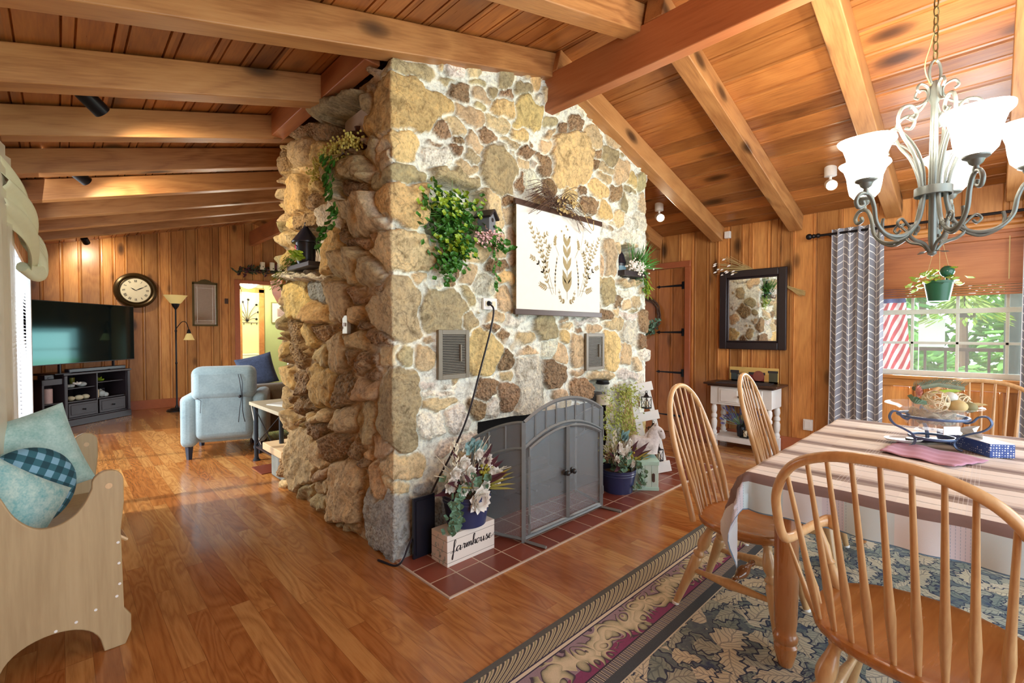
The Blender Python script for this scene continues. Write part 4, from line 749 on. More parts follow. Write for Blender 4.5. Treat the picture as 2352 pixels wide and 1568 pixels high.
mb = MB(); mb.box(-.06, .06, -.05, .05, 0, .06); mb.box(-.02, .02, -.055, -.05, .01, .03); simple('set_top_box', 'small dark box on the left end of the media console', 'box', mb, 'black_satin', cw(-.16, .1, .70), rz=R(41.5), bevel=.004)
# clock
t = thing('wall_clock', 'round bronze rimmed wall clock with roman numerals above television', 'clock', (.958, YF - .02, 2.07))
mb = MB(); mb.lathe([(.30, -.01), (.30, .02), (.285, .05), (.26, .062), (.238, .05), (.232, .035), (.215, .045), (.205, .03)], (0, 0, 0), (0, -1, 0), 48, cap=False); build('rim', mb, plain('bronze', (74, 58, 34), .3, .6), t)
mb = MB(); mb.lathe([(.212, .02), (.212, .026)], (0, 0, 0), (0, -1, 0), 48); build('face', mb, 'cream', t)
NUM = ['XII', 'I', 'II', 'III', 'IIII', 'V', 'VI', 'VII', 'VIII', 'IX', 'X', 'XI']
mb = MB(); mk = []
def stroke(mb, a, b, w, y, fr):
    a = Vector(a); b = Vector(b); d_ = (b - a).normalized(); n_ = Vector((-d_.y, d_.x)) * w / 2
    mb.add([fr(a + n_, y), fr(a - n_, y), fr(b - n_, y), fr(b + n_, y)], [(0, 1, 2, 3)])
for h_ in range(12):
    an = R(90 - 30 * h_); c_, s_ = math.cos(an), math.sin(an); word = NUM[h_]; wd = {'I': .010, 'V': .02, 'X': .02}; tot = sum(wd[q] for q in word); x = -tot / 2
    def fr(p, y, c_=c_, s_=s_):
        # p.x across (tangent), p.y radial
        rr = .160 + p.y; return (c_ * rr + s_ * p.x, y, s_ * rr - c_ * p.x)
    for q in word:
        w_ = wd[q]
        if q == 'I': stroke(mb, (x + w_ / 2, -.02), (x + w_ / 2, .02), .005, -.028, fr)
        if q == 'V': stroke(mb, (x + .002, .02), (x + w_ / 2, -.02), .006, -.028, fr); stroke(mb, (x + w_ - .002, .02), (x + w_ / 2, -.02), .003, -.028, fr)
        if q == 'X': stroke(mb, (x + .002, .02), (x + w_ - .002, -.02), .006, -.028, fr); stroke(mb, (x + w_ - .002, .02), (x + .002, -.02), .003, -.028, fr)
        x += w_
build('numerals', mb, 'black_metal', t, smooth=0)
for (an, L, nm) in ((118 + 30, .085, 'hour_hand'), (28, .14, 'minute_hand')):
    mb = MB(); c_, s_ = math.cos(R(an)), math.sin(R(an)); mb.add([(-c_ * .03, -.031, -s_ * .03), (c_ * L * .5 - s_ * .008, -.031, s_ * L * .5 + c_ * .008), (c_ * L, -.031, s_ * L), (c_ * L * .5 + s_ * .008, -.031, s_ * L * .5 - c_ * .008)], [(0, 3, 2, 1)]); build(nm, mb, 'black_metal', t, smooth=0)
# etched mirror on the gable wall
t = thing('etched_mirror', 'tall narrow bronze framed mirror between floor lamp and doorway', 'mirror', (1.975, YF - .01, 1.885))
mb = MB(); mb.box(-.20, -.17, -.03, 0, -.40, .38); mb.box(.17, .20, -.03, 0, -.40, .38); mb.box(-.2, .2, -.03, 0, -.42, -.39); mb.box(-.2, .2, -.03, 0, .36, .40); mb.prism([(-.12, .40), (.12, .40), (.06, .44), (0, .455), (-.06, .44)], -.03, 0); build('frame', mb, plain('old_bronze', (96, 82, 48), .35, .5), t)
mb = MB(); mb.box(-.17, .17, -.014, -.01, -.39, .36); build('glass', mb, 'mirror', t, smooth=0)
mb = MB(); mb.box(-.125, -.121, -.016, -.014, -.36, .33); mb.box(.121, .125, -.016, -.014, -.36, .33); mb.box(-.15, .15, -.016, -.014, .285, .289); mb.box(-.15, .15, -.016, -.014, -.32, -.316); build('etching', mb, 'white_paint', t, smooth=0)
# floor lamp
t = thing('floor_lamp', 'black torchiere floor lamp with cream bowl shade and reading arm', 'lamp', (1.44, 9.75, 0))
mb = MB(); mb.lathe([(.15, 0), (.152, .015), (.13, .03), (.10, .035), (.09, .05), (.03, .06), (.02, .09), (.016, .1), (.013, .11), (.013, .8), (.018, .81), (.018, .83), (.013, .84), (.013, 1.35), (.018, 1.36), (.018, 1.38), (.012, 1.4), (.012, 1.74), (.02, 1.75), (.05, 1.80), (.062, 1.84)], seg=16); build('pole', mb, 'black_metal', t)
M['amber_glass'] = emis('amber_glass', (226, 200, 130), .25)
mb = MB(); mb.lathe([(.03, 1.82), (.08, 1.85), (.13, 1.92), (.165, 1.975), (.175, 1.98), (.16, 1.965), (.12, 1.915), (.07, 1.86), (.02, 1.85)], seg=24, cap=False); build('bowl_shade', mb, 'amber_glass', t)
mb = MB(); mb.tube(spline([(0, 0, 1.40), (.04, -.01, 1.47), (.09, -.02, 1.53), (.14, -.03, 1.52), (.17, -.035, 1.44), (.18, -.035, 1.38)]), .007, 6); mb.lathe([(.014, 0), (.03, -.05), (.034, -.07)], (.18, -.035, 1.40), (.18, -.035, 2)); build('reading_arm', mb, 'black_metal', t)
mb = MB(); mb.lathe([(.03, 1.33), (.05, 1.30), (.07, 1.24), (.085, 1.215)], (.18, -.035, 0), (.18, -.035, 1), cap=False); build('reading_shade', mb, 'amber_glass', t)
# recliner armchair seen from behind
fabric('blue_suede', (128, 152, 164), (156, 180, 190), 5, 60, .95, .1)
t = thing('armchair', 'pale blue suede recliner armchair seen from behind', 'armchair', (1.40, 6.12, 0), R(-20))
def puff(b, mat, name, par, bev=.04, tone=0):
    mb = MB(); mb.box(*b); o_ = build(name, mb, mat, par, smooth=60); md = o_.modifiers.new('b', 'BEVEL'); md.width = bev; md.segments = 4; return o_
puff((-.27, .27, -.42, -.2, .20, .90), 'blue_suede', 'backrest', t, .07)
puff((-.30, .30, -.44, -.16, .62, .98), 'blue_suede', 'head_cushion', t, .08)
for s_ in (-1, 1): puff((s_ * .33 - .075, s_ * .33 + .075, -.40, .40, .13, .68), 'blue_suede', 'arm', t, .06)
puff((-.27, .27, -.3, .42, .15, .46), 'blue_suede', 'seat', t, .05)
mb = MB()
for j in range(2): mb.tube(spline([(.14 + j * .02, -.45, .90), (.16 + j * .02, -.47, .80), (.17 + j * .01, -.46, .66), (.15 + j * .03, -.45, .50), (.14 + j * .06, -.45, .38)]), .004, 5)
mb.tube([(-.24, -.44, .66), (-.2, -.445, .63), (-.21, -.44, .50)], .003, 5); mb.ball((.155, -.46, .66), .016); build('tie_strap', mb, 'black_satin', t)
for sx in (-1, 1):
    for sy in (-1, 1): mb = MB(); mb.lathe([(.025, 0), (.038, .14)], (sx * .33, sy * .34, 0), (sx * .33, sy * .34, 1), 4); build('leg', mb, plain('leg_blue', (40, 54, 74), .4), t)
fabric('navy_fabric', (44, 56, 84), (66, 80, 112), 30); fabric('brown_suede', (84, 70, 52), (116, 98, 74), 8)
pillow('throw_pillow', 'navy cushion poking up behind the blue recliner', .42, .40, .15, 'navy_fabric', (1.80, 6.50, .86), (8, -14, -25))
t = thing('sofa', 'olive brown suede sofa behind the side table', 'sofa', (2.35, 6.35, 0), R(2))
puff((-.75, 1.1, -.10, .18, .10, .70), 'brown_suede', 'backrest', t, .07); puff((-.75, 1.1, .1, .8, .10, .44), 'brown_suede', 'seat', t, .05); puff((.9, 1.1, -.1, .8, .1, .60), 'brown_suede', 'arm', t, .05)
for xx in (-.68, 1.0):
    mb = MB(); mb.box(xx, xx + .07, -.05, .02, 0, .11); build('leg', mb, 'black_wood', t)
# side table
t = thing('side_table', 'whitewashed plank side table on black pipe legs beside chimney', 'table', (1.585, 5.02, 0))
mb = MB(); mb.box(-.16, .30, -.50, .42, .585, .62); build('top', mb, plain('whitewash', (206, 196, 168), .6), t, bevel=.003)
for (x, y) in ((-.11, .36), (-.11, -.42), (.26, .36), (.26, -.42)):
    mb = MB(); mb.tube([(x, y, 0), (x, y, .585)], .021, 12); mb.lathe([(.035, 0), (.035, .012), (.026, .014), (.026, .03)], (x, y, 0), (x, y, 1)); mb.lathe([(.027, .13), (.027, .16)], (x, y, 0), (x, y, 1)); build('leg', mb, plain('pipe_blue', (52, 62, 74), .4, .4), t)
mb = MB(); mb.box(-.12, .27, -.43, .37, .14, .155); build('shelf', mb, 'black_wood', t)
mb = MB(); mb.tube([(-.11, -.43, .16), (.26, -.43, .56)], .005, 5); mb.tube([(-.11, -.43, .56), (.26, -.43, .16)], .005, 5); mb.tube([(-.12, -.4, .16), (-.12, .36, .56)], .005, 5); mb.tube([(-.12, -.4, .56), (-.12, .36, .16)], .005, 5); build('cross_brace', mb, 'black_metal', t)
mb = MB(); mb.box(-.13, .13, -.18, .18, 0, .008); mb.box(-.11, .12, -.15, .17, .008, .014, mat=Matrix.Rotation(.2, 4, 'Z')); simple('paper_stack', 'loose white papers lying on the side table', 'papers', mb, 'white_paint', (1.66, 4.93, .62), rz=.3)
mb = MB(); mb.box(-.09, .09, -.13, .13, 0, .045); simple('red_book', 'dark red book on the lower shelf of the side table', 'book', mb, plain('red_cover', (120, 30, 36), .5), (1.62, 5.08, .156), rz=-.3, bevel=.004)
mb = MB(); mb.tube(spline([(1.52, 6.0, .75), (1.50, 5.7, .62), (1.50, 5.5, .35), (1.56, 5.46, .10), (1.66, 5.45, .012)]), .004, 6); simple('charger_cable', 'thin white cable dangling behind the side table', 'cable', mb, 'white_plastic', (0, 0, 0))
t = thing('wire_ornament', 'small dark wire globe ornament on the side table', 'ornament', (1.80, 4.72, .62)); mb = MB(); mb.lathe([(.05, 0), (.05, .008)]); mb.tube([(0, 0, 0), (0, 0, .06)], .005, 6); build('base', mb, 'black_metal', t); mb = MB()
for k in range(7): mb.tube([(.055 * math.cos(a_) * math.cos(k), .055 * math.cos(a_) * math.sin(k), .115 + .06 * math.sin(a_)) for a_ in np.linspace(0, 6.28, 18)], .0022, 4)
build('globe', mb, 'black_metal', t)
# raised living room hearth
t = thing('raised_hearth', 'low raised stone hearth with pale slab top at chimney foot', 'hearth', (2.2, 4.25, 0))
mb = MB(); mb.box(-.78, .9, .02, .48, 0, .25); rk = build('stone_base', mb, plain('hearth_stone', (128, 132, 128), .85, var=.4, scale=12), t, bevel=.02)
for i, (xa, xb) in enumerate(((-.84, -.42), (-.415, .0), (.005, .42), (.425, .9))):
    mb = MB(); mb.box(xa, xb, .0, .52, .25, .315); build('slab', mb, plain('slab%d' % i, (206, 178, 140), .7, var=.1), t, bevel=.006)
mb = MB(); mb.box(1.36, 1.6, 4.8, 5.12, 0, .007); struct('floor', mb, 'tile')
# mantel end behind the chimney
t = thing('wood_mantel', 'thick red brown wooden mantel end sticking out behind chimney', 'mantel', (2.0, 4.36, 1.62))
mb = MB(); mb.prism([(-.56, .0), (-.60, .08), (-.62, .20), (.8, .20), (.8, 0)], -.08, .22, 'xz'); build('beam', mb, 'beam_y', t, bevel=.008)
# ------------------------------------------------------------------ back doorway and the hall behind
mb = MB(); mb.box(DX0 - .09, DX0, YF - .03, YF + .14, 0, DZ); mb.box(DX1, DX1 + .12, YF - .03, YF + .14, 0, DZ); mb.box(DX0 - .09, DX1 + .12, YF - .03, YF + .14, DZ, DZ + .07); struct('trim_1', mb, 'trim_red', bevel=.004)
mb = MB(); mb.box(3.36, 5.0, 11.62, 11.7, 0, 2.6); struct('wall_hall', mb, 'green_wall')
mb = MB(); mb.box(1.5, 3.0, 11.62, 11.7, 2.28, 2.6); mb.box(3.0, 3.37, 11.62, 11.7, 2.26, 2.6); mb.box(1.5, 2.9, 11.62, 11.7, 0, 2.6); struct('wall_hall', mb, 'green_wall')
mb = MB(); mb.box(2.2, 4.2, 12.6, 12.66, 0, 2.6); mb.box(1.5, 5, YF + .12, 12.7, 2.6, 2.66); struct('wall_bathroom', mb, 'beige_wall')
mb = MB(); mb.box(3.36, 3.82, 11.60, 11.62, 0, .16); struct('baseboard_hall', mb, 'trim_red')
mb = MB(); mb.box(3.26, 3.37, 11.58, 11.62, 0, 2.32); mb.box(2.9, 3.37, 11.58, 11.62, 2.24, 2.34); mb.box(2.85, 2.92, 11.58, 11.62, 0, 2.3); struct('trim_2', mb, 'trim_gold', bevel=.004)
mb = MB(); mb.box(3.86, 3.98, 11.2, 11.6, 0, 2.3); struct('wall_hall', mb, 'white_paint')
hl = thing('ceiling_light', 'frosted dome ceiling light glowing in the hall', 'light', (2.88, 10.95, 2.36)); mb = MB(); mb.lathe([(.01, -.09), (.08, -.075), (.15, -.03), (.17, .02), (.16, .05)], seg=24); build('dome', mb, emis('dome', (255, 250, 235), 6), hl); mb = MB(); mb.lathe([(.175, .03), (.175, .06), (.05, .08), (.05, .24)], seg=24); build('rim', mb, 'white_plastic', hl)
lamp('hall_light', 'POINT', (2.95, 11.0, 2.1), 45, (1, .93, .8), size=.12); lamp('bathroom_light', 'POINT', (3.1, 12.2, 2.2), 22, (1, .9, .76), size=.12)
t = thing('coat_rack', 'dark wrought iron tree shaped coat rack on the bathroom wall', 'coat rack', (3.28, 12.58, 1.72)); mb = MB()
for (x, z) in ((-.28, .1), (-.22, .28), (-.1, .36), (.02, .42), (.2, .30), (.24, .12), (.2, -.05), (-.26, -.08)): mb.tube(spline([(0, 0, -.12), (x * .3, 0, z * .4 - .04), (x * .7, -.01, z * .75), (x, -.01, z)]), .006, 5); mb.lathe([(.03, -.003), (.03, .003)], (x, -.015, z), (x, -1, z), 6)
mb.tube([(-.26, 0, -.14), (.24, 0, -.14)], .007, 6); build('frame', mb, 'black_metal', t)
for x in (-.22, -.08, .08, .2): mb = MB(); mb.tube(spline([(x, -.005, -.14), (x, -.03, -.19), (x, -.045, -.17), (x, -.05, -.15)]), .005, 5); build('hook', mb, 'black_metal', t)
t = thing('toilet', 'white toilet tank seen through the bathroom doorway', 'toilet', (3.22, 12.36, 0)); mb = MB(); mb.box(-.24, .24, 0, .2, .42, .80); build('tank', mb, 'white_plastic', t, bevel=.02); mb = MB(); mb.box(-.26, .26, -.01, .21, .80, .835); build('tank_lid', mb, 'white_plastic', t, bevel=.012); mb = MB(); mb.lathe([(.12, 0), (.1, .1), (.17, .36), (.19, .41), (.14, .42)], (0, -.18, 0), (0, -.18, 1), 24); build('bowl', mb, 'white_plastic', t)
t = thing('framed_print', 'small matted print in a thin olive frame on green hall wall', 'picture', (3.86, 11.60, 1.80)); mb = MB(); mb.box(-.22, .2, -.02, 0, -.24, .24); build('frame', mb, plain('olive_frame', (120, 116, 60), .4), t); mb = MB(); mb.box(-.20, .2, -.023, -.02, -.22, .22); build('mat_board', mb, 'cream', t, smooth=0); mb = MB(); mb.box(-.09, .1, -.026, -.023, -.09, .1); build('print', mb, plain('print_grey', (150, 130, 124), .6, var=.5, scale=30), t, smooth=0)
bpy.data.objects['framed_print'].location = (3.74, 11.60, 1.80)
t = thing('table_lamp', 'white drum shade table lamp behind the sofa', 'lamp', (2.95, 8.45, 0)); mb = MB(); mb.lathe([(.10, .0), (.10, .02), (.02, .04), (.02, .5)], seg=16); build('base', mb, 'white_paint', t); mb = MB(); mb.lathe([(.145, .52), (.11, .96)], seg=28, cap=False); build('shade', mb, emis('shade_white', (250, 248, 240), .5), t, solid=.003)
t = thing('metal_wall_art', 'ornate dark metal hanging beside the white hall door', 'wall decor', (3.93, 11.18, 1.85)); mb = MB()
for k in range(5):
    for s_ in (-1, 1): mb.tube(spline([(0, 0, .3 - k * .15), (s_ * .05, 0, .34 - k * .15), (s_ * .07, 0, .28 - k * .15), (s_ * .03, 0, .24 - k * .15)]), .006, 5)
mb.tube([(0, 0, .36), (0, 0, -.42)], .006, 5); build('scrollwork', mb, plain('verdigris', (96, 110, 92), .6), t)
# garland and candles over the doorway
t = thing('floral_garland', 'dark leafy garland with burgundy blooms above the back doorway', 'garland', (3.02, YF - .06, 2.52)); mb = MB(); mb2 = MB()
for k in range(170):
    x = random.uniform(-.55, .55); z = .06 - .25 * x * x + random.uniform(-.05, .06); (mb if k % 3 else mb2).leaf((x, random.uniform(-.08, 0), z), (random.uniform(-1, 1), random.uniform(-1, 0), random.uniform(-.6, 1)), (0, -1, .2), random.uniform(.06, .11), .04)
build('foliage', mb, plain('garland_green', (70, 78, 52), .7, var=.4), t); build('blooms', mb2, 'burgundy', t)
mb = MB(); mb.box(-.5, .55, -.10, 0, .02, .035); build('ledge', mb, 'dark_brown', t)
for i, (px_, h_) in enumerate(((-.15, .15), (.03, .16), (.17, .155), (.31, .14))):
    candle(['leftmost cream flameless candle above the doorway', 'second and tallest cream candle from left above doorway', 'third cream candle from left above doorway', 'rightmost and shortest cream candle above doorway'][i], .045, h_, (3.09 + px_ * 1.0, YF - .13, 2.60), 'flameless candles above the doorway')
mb = MB(); mb.box(-.03, .03, -.012, 0, -.05, .05); simple('wall_plate', 'small brown cover plate on pine wall left of doorway', 'wall plate', mb, 'dark_brown', (2.33, YF, 1.95), smooth=0, bevel=.002)
# ------------------------------------------------------------------ right wall: window, curtains, door
wx = XR + .03
mb = MB()
for (a, b, c, d) in ((WY0, WY0 + .035, WZ0, WZ1), (WY1 - .035, WY1, WZ0, WZ1), (WY0, WY1, WZ0, WZ0 + .05), (WY0, WY1, WZ1 - .04, WZ1), (WY0, WY1, 1.525, 1.57)): mb.box(wx, wx + .05, a, b, c, d)
for y in (-.10, .22, .54): mb.box(wx + .015, wx + .035, y - .012, y + .012, WZ0, WZ1)
mb.box(wx + .015, wx + .035, WY0, WY1, 1.235, 1.26)
struct('window_1', mb, plain('window_vinyl', (210, 212, 204), .4), bevel=.003)
mb = MB(); mb.box(wx + .022, wx + .026, WY0 + .03, WY1 - .03, WZ0 + .04, WZ1 - .03); struct('window_1', mb, 'glass', smooth=0)
mb = MB(); mb.box(XR - .05, XR + .03, WY0 - .1, WY1 + .1, WZ0 - .035, WZ0 - .0); mb.box(XR - .03, XR, WY0 - .1, WY1 + .1, WZ0 - .11, WZ0 - .035); struct('trim_3', mb, 'trim_gold', bevel=.006)
mb = MB(); mb.box(XR - .07, XR, WY0 - .1, WY1 + .02, 2.235, 2.31); mb.tube([(XR - .06, WY0 - .1, 2.30), (XR - .06, WY1 + .02, 2.30)], .03, 12); struct('trim_4', mb, 'trim_gold', bevel=.006)
t = thing('window_blind', 'raised wooden slat blind with moulded valance above the dining window', 'blind', (XR - .045, .22, 1.68)); mb = MB()
mb.box(-.01, .0, -.62, .62, .10, .50, tone=.4); build('panel', mb, 'beam_y', t)
mb = MB()
for k in range(5): mb.box(-.035 - .002 * (k % 2), .005, -.62, .62, .0 + k * .022, .018 + k * .022)
build('stacked_slats', mb, 'beam_y', t, bevel=.003)
mb = MB(); mb.box(-.03, .0, -.62, .62, .48, .56); mb.box(-.045, 0, -.62, .62, .53, .56); build('valance', mb, 'beam_y', t, bevel=.006)
mb = MB(); mb.tube([(-.03, -.32, .5), (-.03, -.32, .13)], .004, 5); build('pull_cord', mb, 'straw', t)
# curtains with a chevron pattern
t = NT('chevron'); uvn = t.n('UVMap', uv_map='UVMap').outputs[0]; sp_ = t.n('SeparateXYZ', {0: uvn}); U_ = t.math('DIVIDE', sp_.outputs[0], .10); V_ = sp_.outputs[1]
fx = t.math('FRACT', U_); dr = t.math('GREATER_THAN', t.math('FRACT', t.math('MULTIPLY', U_, .5)), .5)
xx = t.math('ABSOLUTE', t.math('SUBTRACT', fx, dr)); h = t.math('FRACT', t.math('DIVIDE', t.math('ADD', V_, t.math('MULTIPLY', xx, .055)), .072))
l1 = t.math('LESS_THAN', h, .13); l2 = t.math('LESS_THAN', t.math('ABSOLUTE', t.math('SUBTRACT', fx, .5)), -1.0); l2 = t.math('LESS_THAN', fx, .07)
t.p(Base_Color=t.mix(t.math('MAXIMUM', l1, l2), s2l((138, 140, 150)), s2l((232, 232, 230))), Roughness=.9); M['chevron'] = t.m
def curtain(name, label, mat, p0, p1, z0, z1, folds, amp, width, par=None, nz=30, pinch=1.0, taper=0, cat='curtain'):
    p0, p1 = Vector(p0), Vector(p1); d_ = (p1 - p0); n_ = Vector((-d_.y, d_.x, 0)).normalized(); nu = folds * 12; P = []; uv = []
    for i in range(nu + 1):
        f_ = i / nu; row = []
        for j in range(nz + 1):
            g = j / nz; z = z0 + (z1 - z0) * g; w_ = 1 - taper * g
            ff = .5 + (f_ - .5) * w_; ph_ = f_ * folds * 2 * math.pi; a_ = amp * (.7 + .3 * math.sin(f_ * 9 + 2)) * (1 - .35 * g) 
            p = p0 + d_ * (ff + .008 * math.sin(ph_ * 2 + g)) + n_ * (a_ * math.sin(ph_ + .4 * math.sin(g * 3))); row.append((p.x, p.y, z)); uv.append((f_ * width, z))
        P.append(row)
    mb = MB(); mb.sheet(P); o = build(name, mb, mat, par, smooth=80, solid=0); u = o.data.uv_layers.new(name='UVMap'); li = np.zeros(len(o.data.loops), dtype=np.int32); o.data.loops.foreach_get('vertex_index', li); u.data.foreach_set('uv', np.array(uv)[li].ravel())
    if label: tag(o, label, cat)
    return o
curtain('window_curtain', 'grey curtain with white chevron pattern at left side of dining window', 'chevron', (5.80, 1.19, 0), (5.80, .735, 0), .05, 2.42, 5, .04, .80, taper=.05)
curtain('window_curtain', 'grey chevron curtain at the right edge of photo beside window', 'chevron', (5.80, -.17, 0), (5.80, -.62, 0), .05, 2.40, 5, .04, .70, taper=.04)
t = thing('curtain_rod', 'black curtain rod with ball finials above the dining window', 'curtain rod', (5.80, .35, 2.375)); mb = MB(); mb.tube([(0, .98, 0), (0, -1.0, 0)], .013, 10); build('rod', mb, 'black_metal', t)
for s_ in (1, -1):
    mb = MB(); mb.ball((0, s_ * 1.03, 0), .032); mb.lathe([(.02, 0), (.026, .02), (.018, .04), (.024, .06), (.014, .08)], (0, s_ * .93, 0), (0, s_ * 2, 0)); build('finial', mb, 'black_metal', t)
    mb = MB(); mb.tube([(0, s_ * .86, 0), (.13, s_ * .86, -.0)], .008, 6); build('bracket', mb, 'black_metal', t)
# plank door
DY0, DY1, DH = 2.835, 3.68, 2.2
mb = MB(); mb.box(XR - .035, XR, DY0 - .085, DY0 - .01, 0, DH + .009); mb.box(XR - .035, XR, DY1 + .01, DY1 + .085, 0, DH + .009); mb.box(XR - .035, XR, DY0 - .085, DY1 + .085, DH + .01, DH + .09); struct('trim_5', mb, 'trim_red', bevel=.004)
dr_ = plank_surface('door_1', DY0, DY1, lambda t_, w, o_: (XR - .022 + o_ * -1, t_, w), lambda t_: [(cf(.01), cf(DH))], 'door_wood', .16, .24, 21)
for z in (1.97, 1.35, .81, .23):
    mb = MB(); mb.box(-.008, 0, -.004, .03, -.05, .05); mb.prism([(.02, -.016), (.02, .016), (.34, .007), (.345, .02), (.40, 0), (.345, -.02), (.34, -.007)], -.008, -.001, 'yz'); o = build('hinge', mb, 'black_metal', dr_, loc=(XR - .022, DY0, z))
mb = MB(); mb.ball((0, 0, 0), .03); mb.lathe([(.03, 0), (.012, .01), (.012, .03)], (.05, 0, 0), (-1, 0, 0)); build('door_handle', mb, 'black_metal', dr_, loc=(XR - .075, DY1 - .08, 1.0))
t = thing('wreath', 'twig wreath with grey green leaves hanging on plank door', 'wreath', (XR - .06, 3.40, 1.58)); mb = MB()
for k in range(10):
    r_ = .23 + random.uniform(-.025, .025); a0 = random.uniform(0, 6); mb.tube([(random.uniform(-.02, .02), r_ * math.cos(a_ + a0), r_ * math.sin(a_ + a0) * 1.05) for a_ in np.linspace(0, 6.1, 26)], .006, 5)
build('ring', mb, 'twig', t); mb = MB()
for k in range(110):
    a_ = random.uniform(3.4, 5.9); r_ = .23 + random.uniform(-.06, .06); mb.leaf((random.uniform(-.07, -.01), r_ * math.cos(a_), r_ * math.sin(a_)), (random.uniform(-1, 0), random.uniform(-1, 1), random.uniform(-1, 1)), (-1, 0, .2), .06, .04)
build('leaves', mb, 'leaf_grey', t)
# framed mirror
t = thing('wall_mirror', 'black framed rectangular mirror on the pine wall reflecting stones', 'mirror', (XR - .012, 1.99, 1.62), 0)
HW, HH_ = .372, .475; F = .085; mb = MB()
for (a, b, c, d) in ((-HW, -HW + F, -HH_, HH_), (HW - F, HW, -HH_, HH_), (-HW + F, HW - F, -HH_, -HH_ + F), (-HW + F, HW - F, HH_ - F, HH_)): mb.box(-.045, 0, a, b, c, d)
for (a, b, c, d) in ((-HW + F, -HW + F + .02, -HH_ + F, HH_ - F), (HW - F - .02, HW - F, -HH_ + F, HH_ - F), (-HW + F, HW - F, -HH_ + F, -HH_ + F + .02), (-HW + F, HW - F, HH_ - F - .02, HH_ - F)): mb.box(-.03, 0, a, b, c, d)
build('frame', mb, 'black_wood', t, bevel=.008); mb = MB(); mb.box(-.012, -.008, -HW + F, HW - F, -HH_ + F, HH_ - F); build('glass', mb, 'mirror', t, smooth=0)
t = thing('dried_grass_bundle', 'bundle of dried grass stems tucked behind the wall mirror', 'dried flowers', (XR - .04, 1.99, 1.62)); mb = MB(); mb2 = MB()
for k in range(36):
    e = Vector((-.02 + random.uniform(-.02, .01), random.uniform(.16, .42), random.uniform(.44, .66))); b = Vector((-.01, -.53 + random.uniform(-.03, .03), .16 + random.uniform(-.03, .03))); c_ = Vector((.02, -.30, .29)); m_ = Vector((.02, -.0 + random.uniform(-.04, .04), .47))
    mb.tube(spline([b, c_, m_, e], 4), .0025, 4)
    if k % 3 == 0: mb2.leaf(e, (-.2, .6, -.3), (-1, 0, 0), .05, .02)
build('stems', mb, 'straw', t); build('blooms', mb2, 'petal', t)
# console table
t = thing('console_table', 'small white console table with turned legs and dark wood top', 'table', (5.75, 1.995, 0)); mb = MB()
mb.box(-.21, .17, -.36, .36, .715, .735); mb.box(-.235, .175, -.40, .40, .735, .758); build('top', mb, 'dark_brown', t, bevel=.008)
mb = MB(); mb.box(-.175, .16, -.335, .335, .50, .715); build('apron', mb, 'white_paint', t, bevel=.004)
mb = MB(); mb.box(-.185, -.17, -.24, .24, .52, .70); mb.box(-.192, -.18, -.215, -.02, .54, .68); mb.box(-.192, -.18, .02, .215, .54, .68); dw = build('drawer', mb, 'white_paint', t, bevel=.006)
mb = MB(); mb.ball((-.205, 0, .61), .014); build('knob', mb, 'black_metal', dw)
for x in (-.145, .13):
    for y in (-.30, .30):
        mb = MB(); mb.box(x - .032, x + .032, y - .032, y + .032, .0, .14); mb.lathe([(.028, .14), (.034, .17), (.022, .20), (.032, .24), (.034, .30), (.024, .33), (.033, .345), (.033, .37), (.022, .39), (.033, .43), (.03, .47), (.022, .485), (.032, .5)], (x, y, 0), (x, y, 1), 14); build('leg', mb, 'white_paint', t)
mb = MB(); mb.box(-.17, .155, -.30, .30, .07, .13); build('shelf', mb, 'white_paint', t, bevel=.004)
mb = MB(); mb.box(-.005, .005, -.27, .27, 0, .175); o = simple('landscape_board', 'long printed board of village houses leaning on the console table', 'picture', mb, plain('sky_yellow', (224, 190, 112), .6), (5.87, 1.95, .759), smooth=0)
for nm, b, c in (('house', [(.17, .25, .0, .10)], (70, 84, 86)), ('barn', [(-.12, .04, .0, .09)], (120, 44, 44)), ('house', [(-.26, -.17, 0, .12)], (84, 84, 64)), ('meadow', [(-.27, .27, 0, .02)], (110, 84, 48)), ('haystack', [(-.17, -.13, .02, .10), (.10, .15, .02, .12)], (210, 160, 84)), ('roof', [(-.13, .05, .09, .12), (.16, .26, .10, .135), (-.265, -.16, .12, .145)], (54, 50, 54))):
    mb = MB(); [mb.box(-.0085, -.005, *q) for q in b]; build(nm, mb, plain(nm + str(c[0]), c, .7), o, smooth=0)
mb = MB(); mb.lathe([(.06, 0), (.06, .0015)], (-.0095, -.06, .08), (-1, -.06, .08), 20); build('moon', mb, plain('moon', (150, 84, 70), .7), o, smooth=0)
mb = MB(); mb.box(-.17, .14, -.28, .28, 0, .006, mat=Matrix.Rotation(.12, 4, 'Z')); simple('placemat', 'dark grey placemat on the white console table', 'placemat', mb, plain('charcoal', (58, 58, 64), .7), (5.72, 1.99, .759))
t = thing('wire_candle_holder', 'black wire candle holder on the white console table', 'candle holder', (5.72, 2.02, .766)); mb = MB()
for k in range(6): a_ = k * math.pi / 3; mb.tube(spline([(.02 * math.cos(a_), .02 * math.sin(a_), 0), (.055 * math.cos(a_), .055 * math.sin(a_), .03), (.06 * math.cos(a_), .06 * math.sin(a_), .10)]), .003, 5)
mb.tube([(.06 * math.cos(a_), .06 * math.sin(a_), .10) for a_ in np.linspace(0, 6.28, 20)], .0035, 5); build('wire', mb, 'black_metal', t); mb = MB(); mb.lathe([(.025, .01), (.025, .06)]); build('candle', mb, 'white_plastic', t); mb = MB(); mb.lathe([(.035, .005), (.042, .05), (.045, .10)], cap=False); build('glass', mb, 'glass', t)
lantern('small black lantern on the lower shelf of white console', (5.68, 1.97, .131), .2, .045)
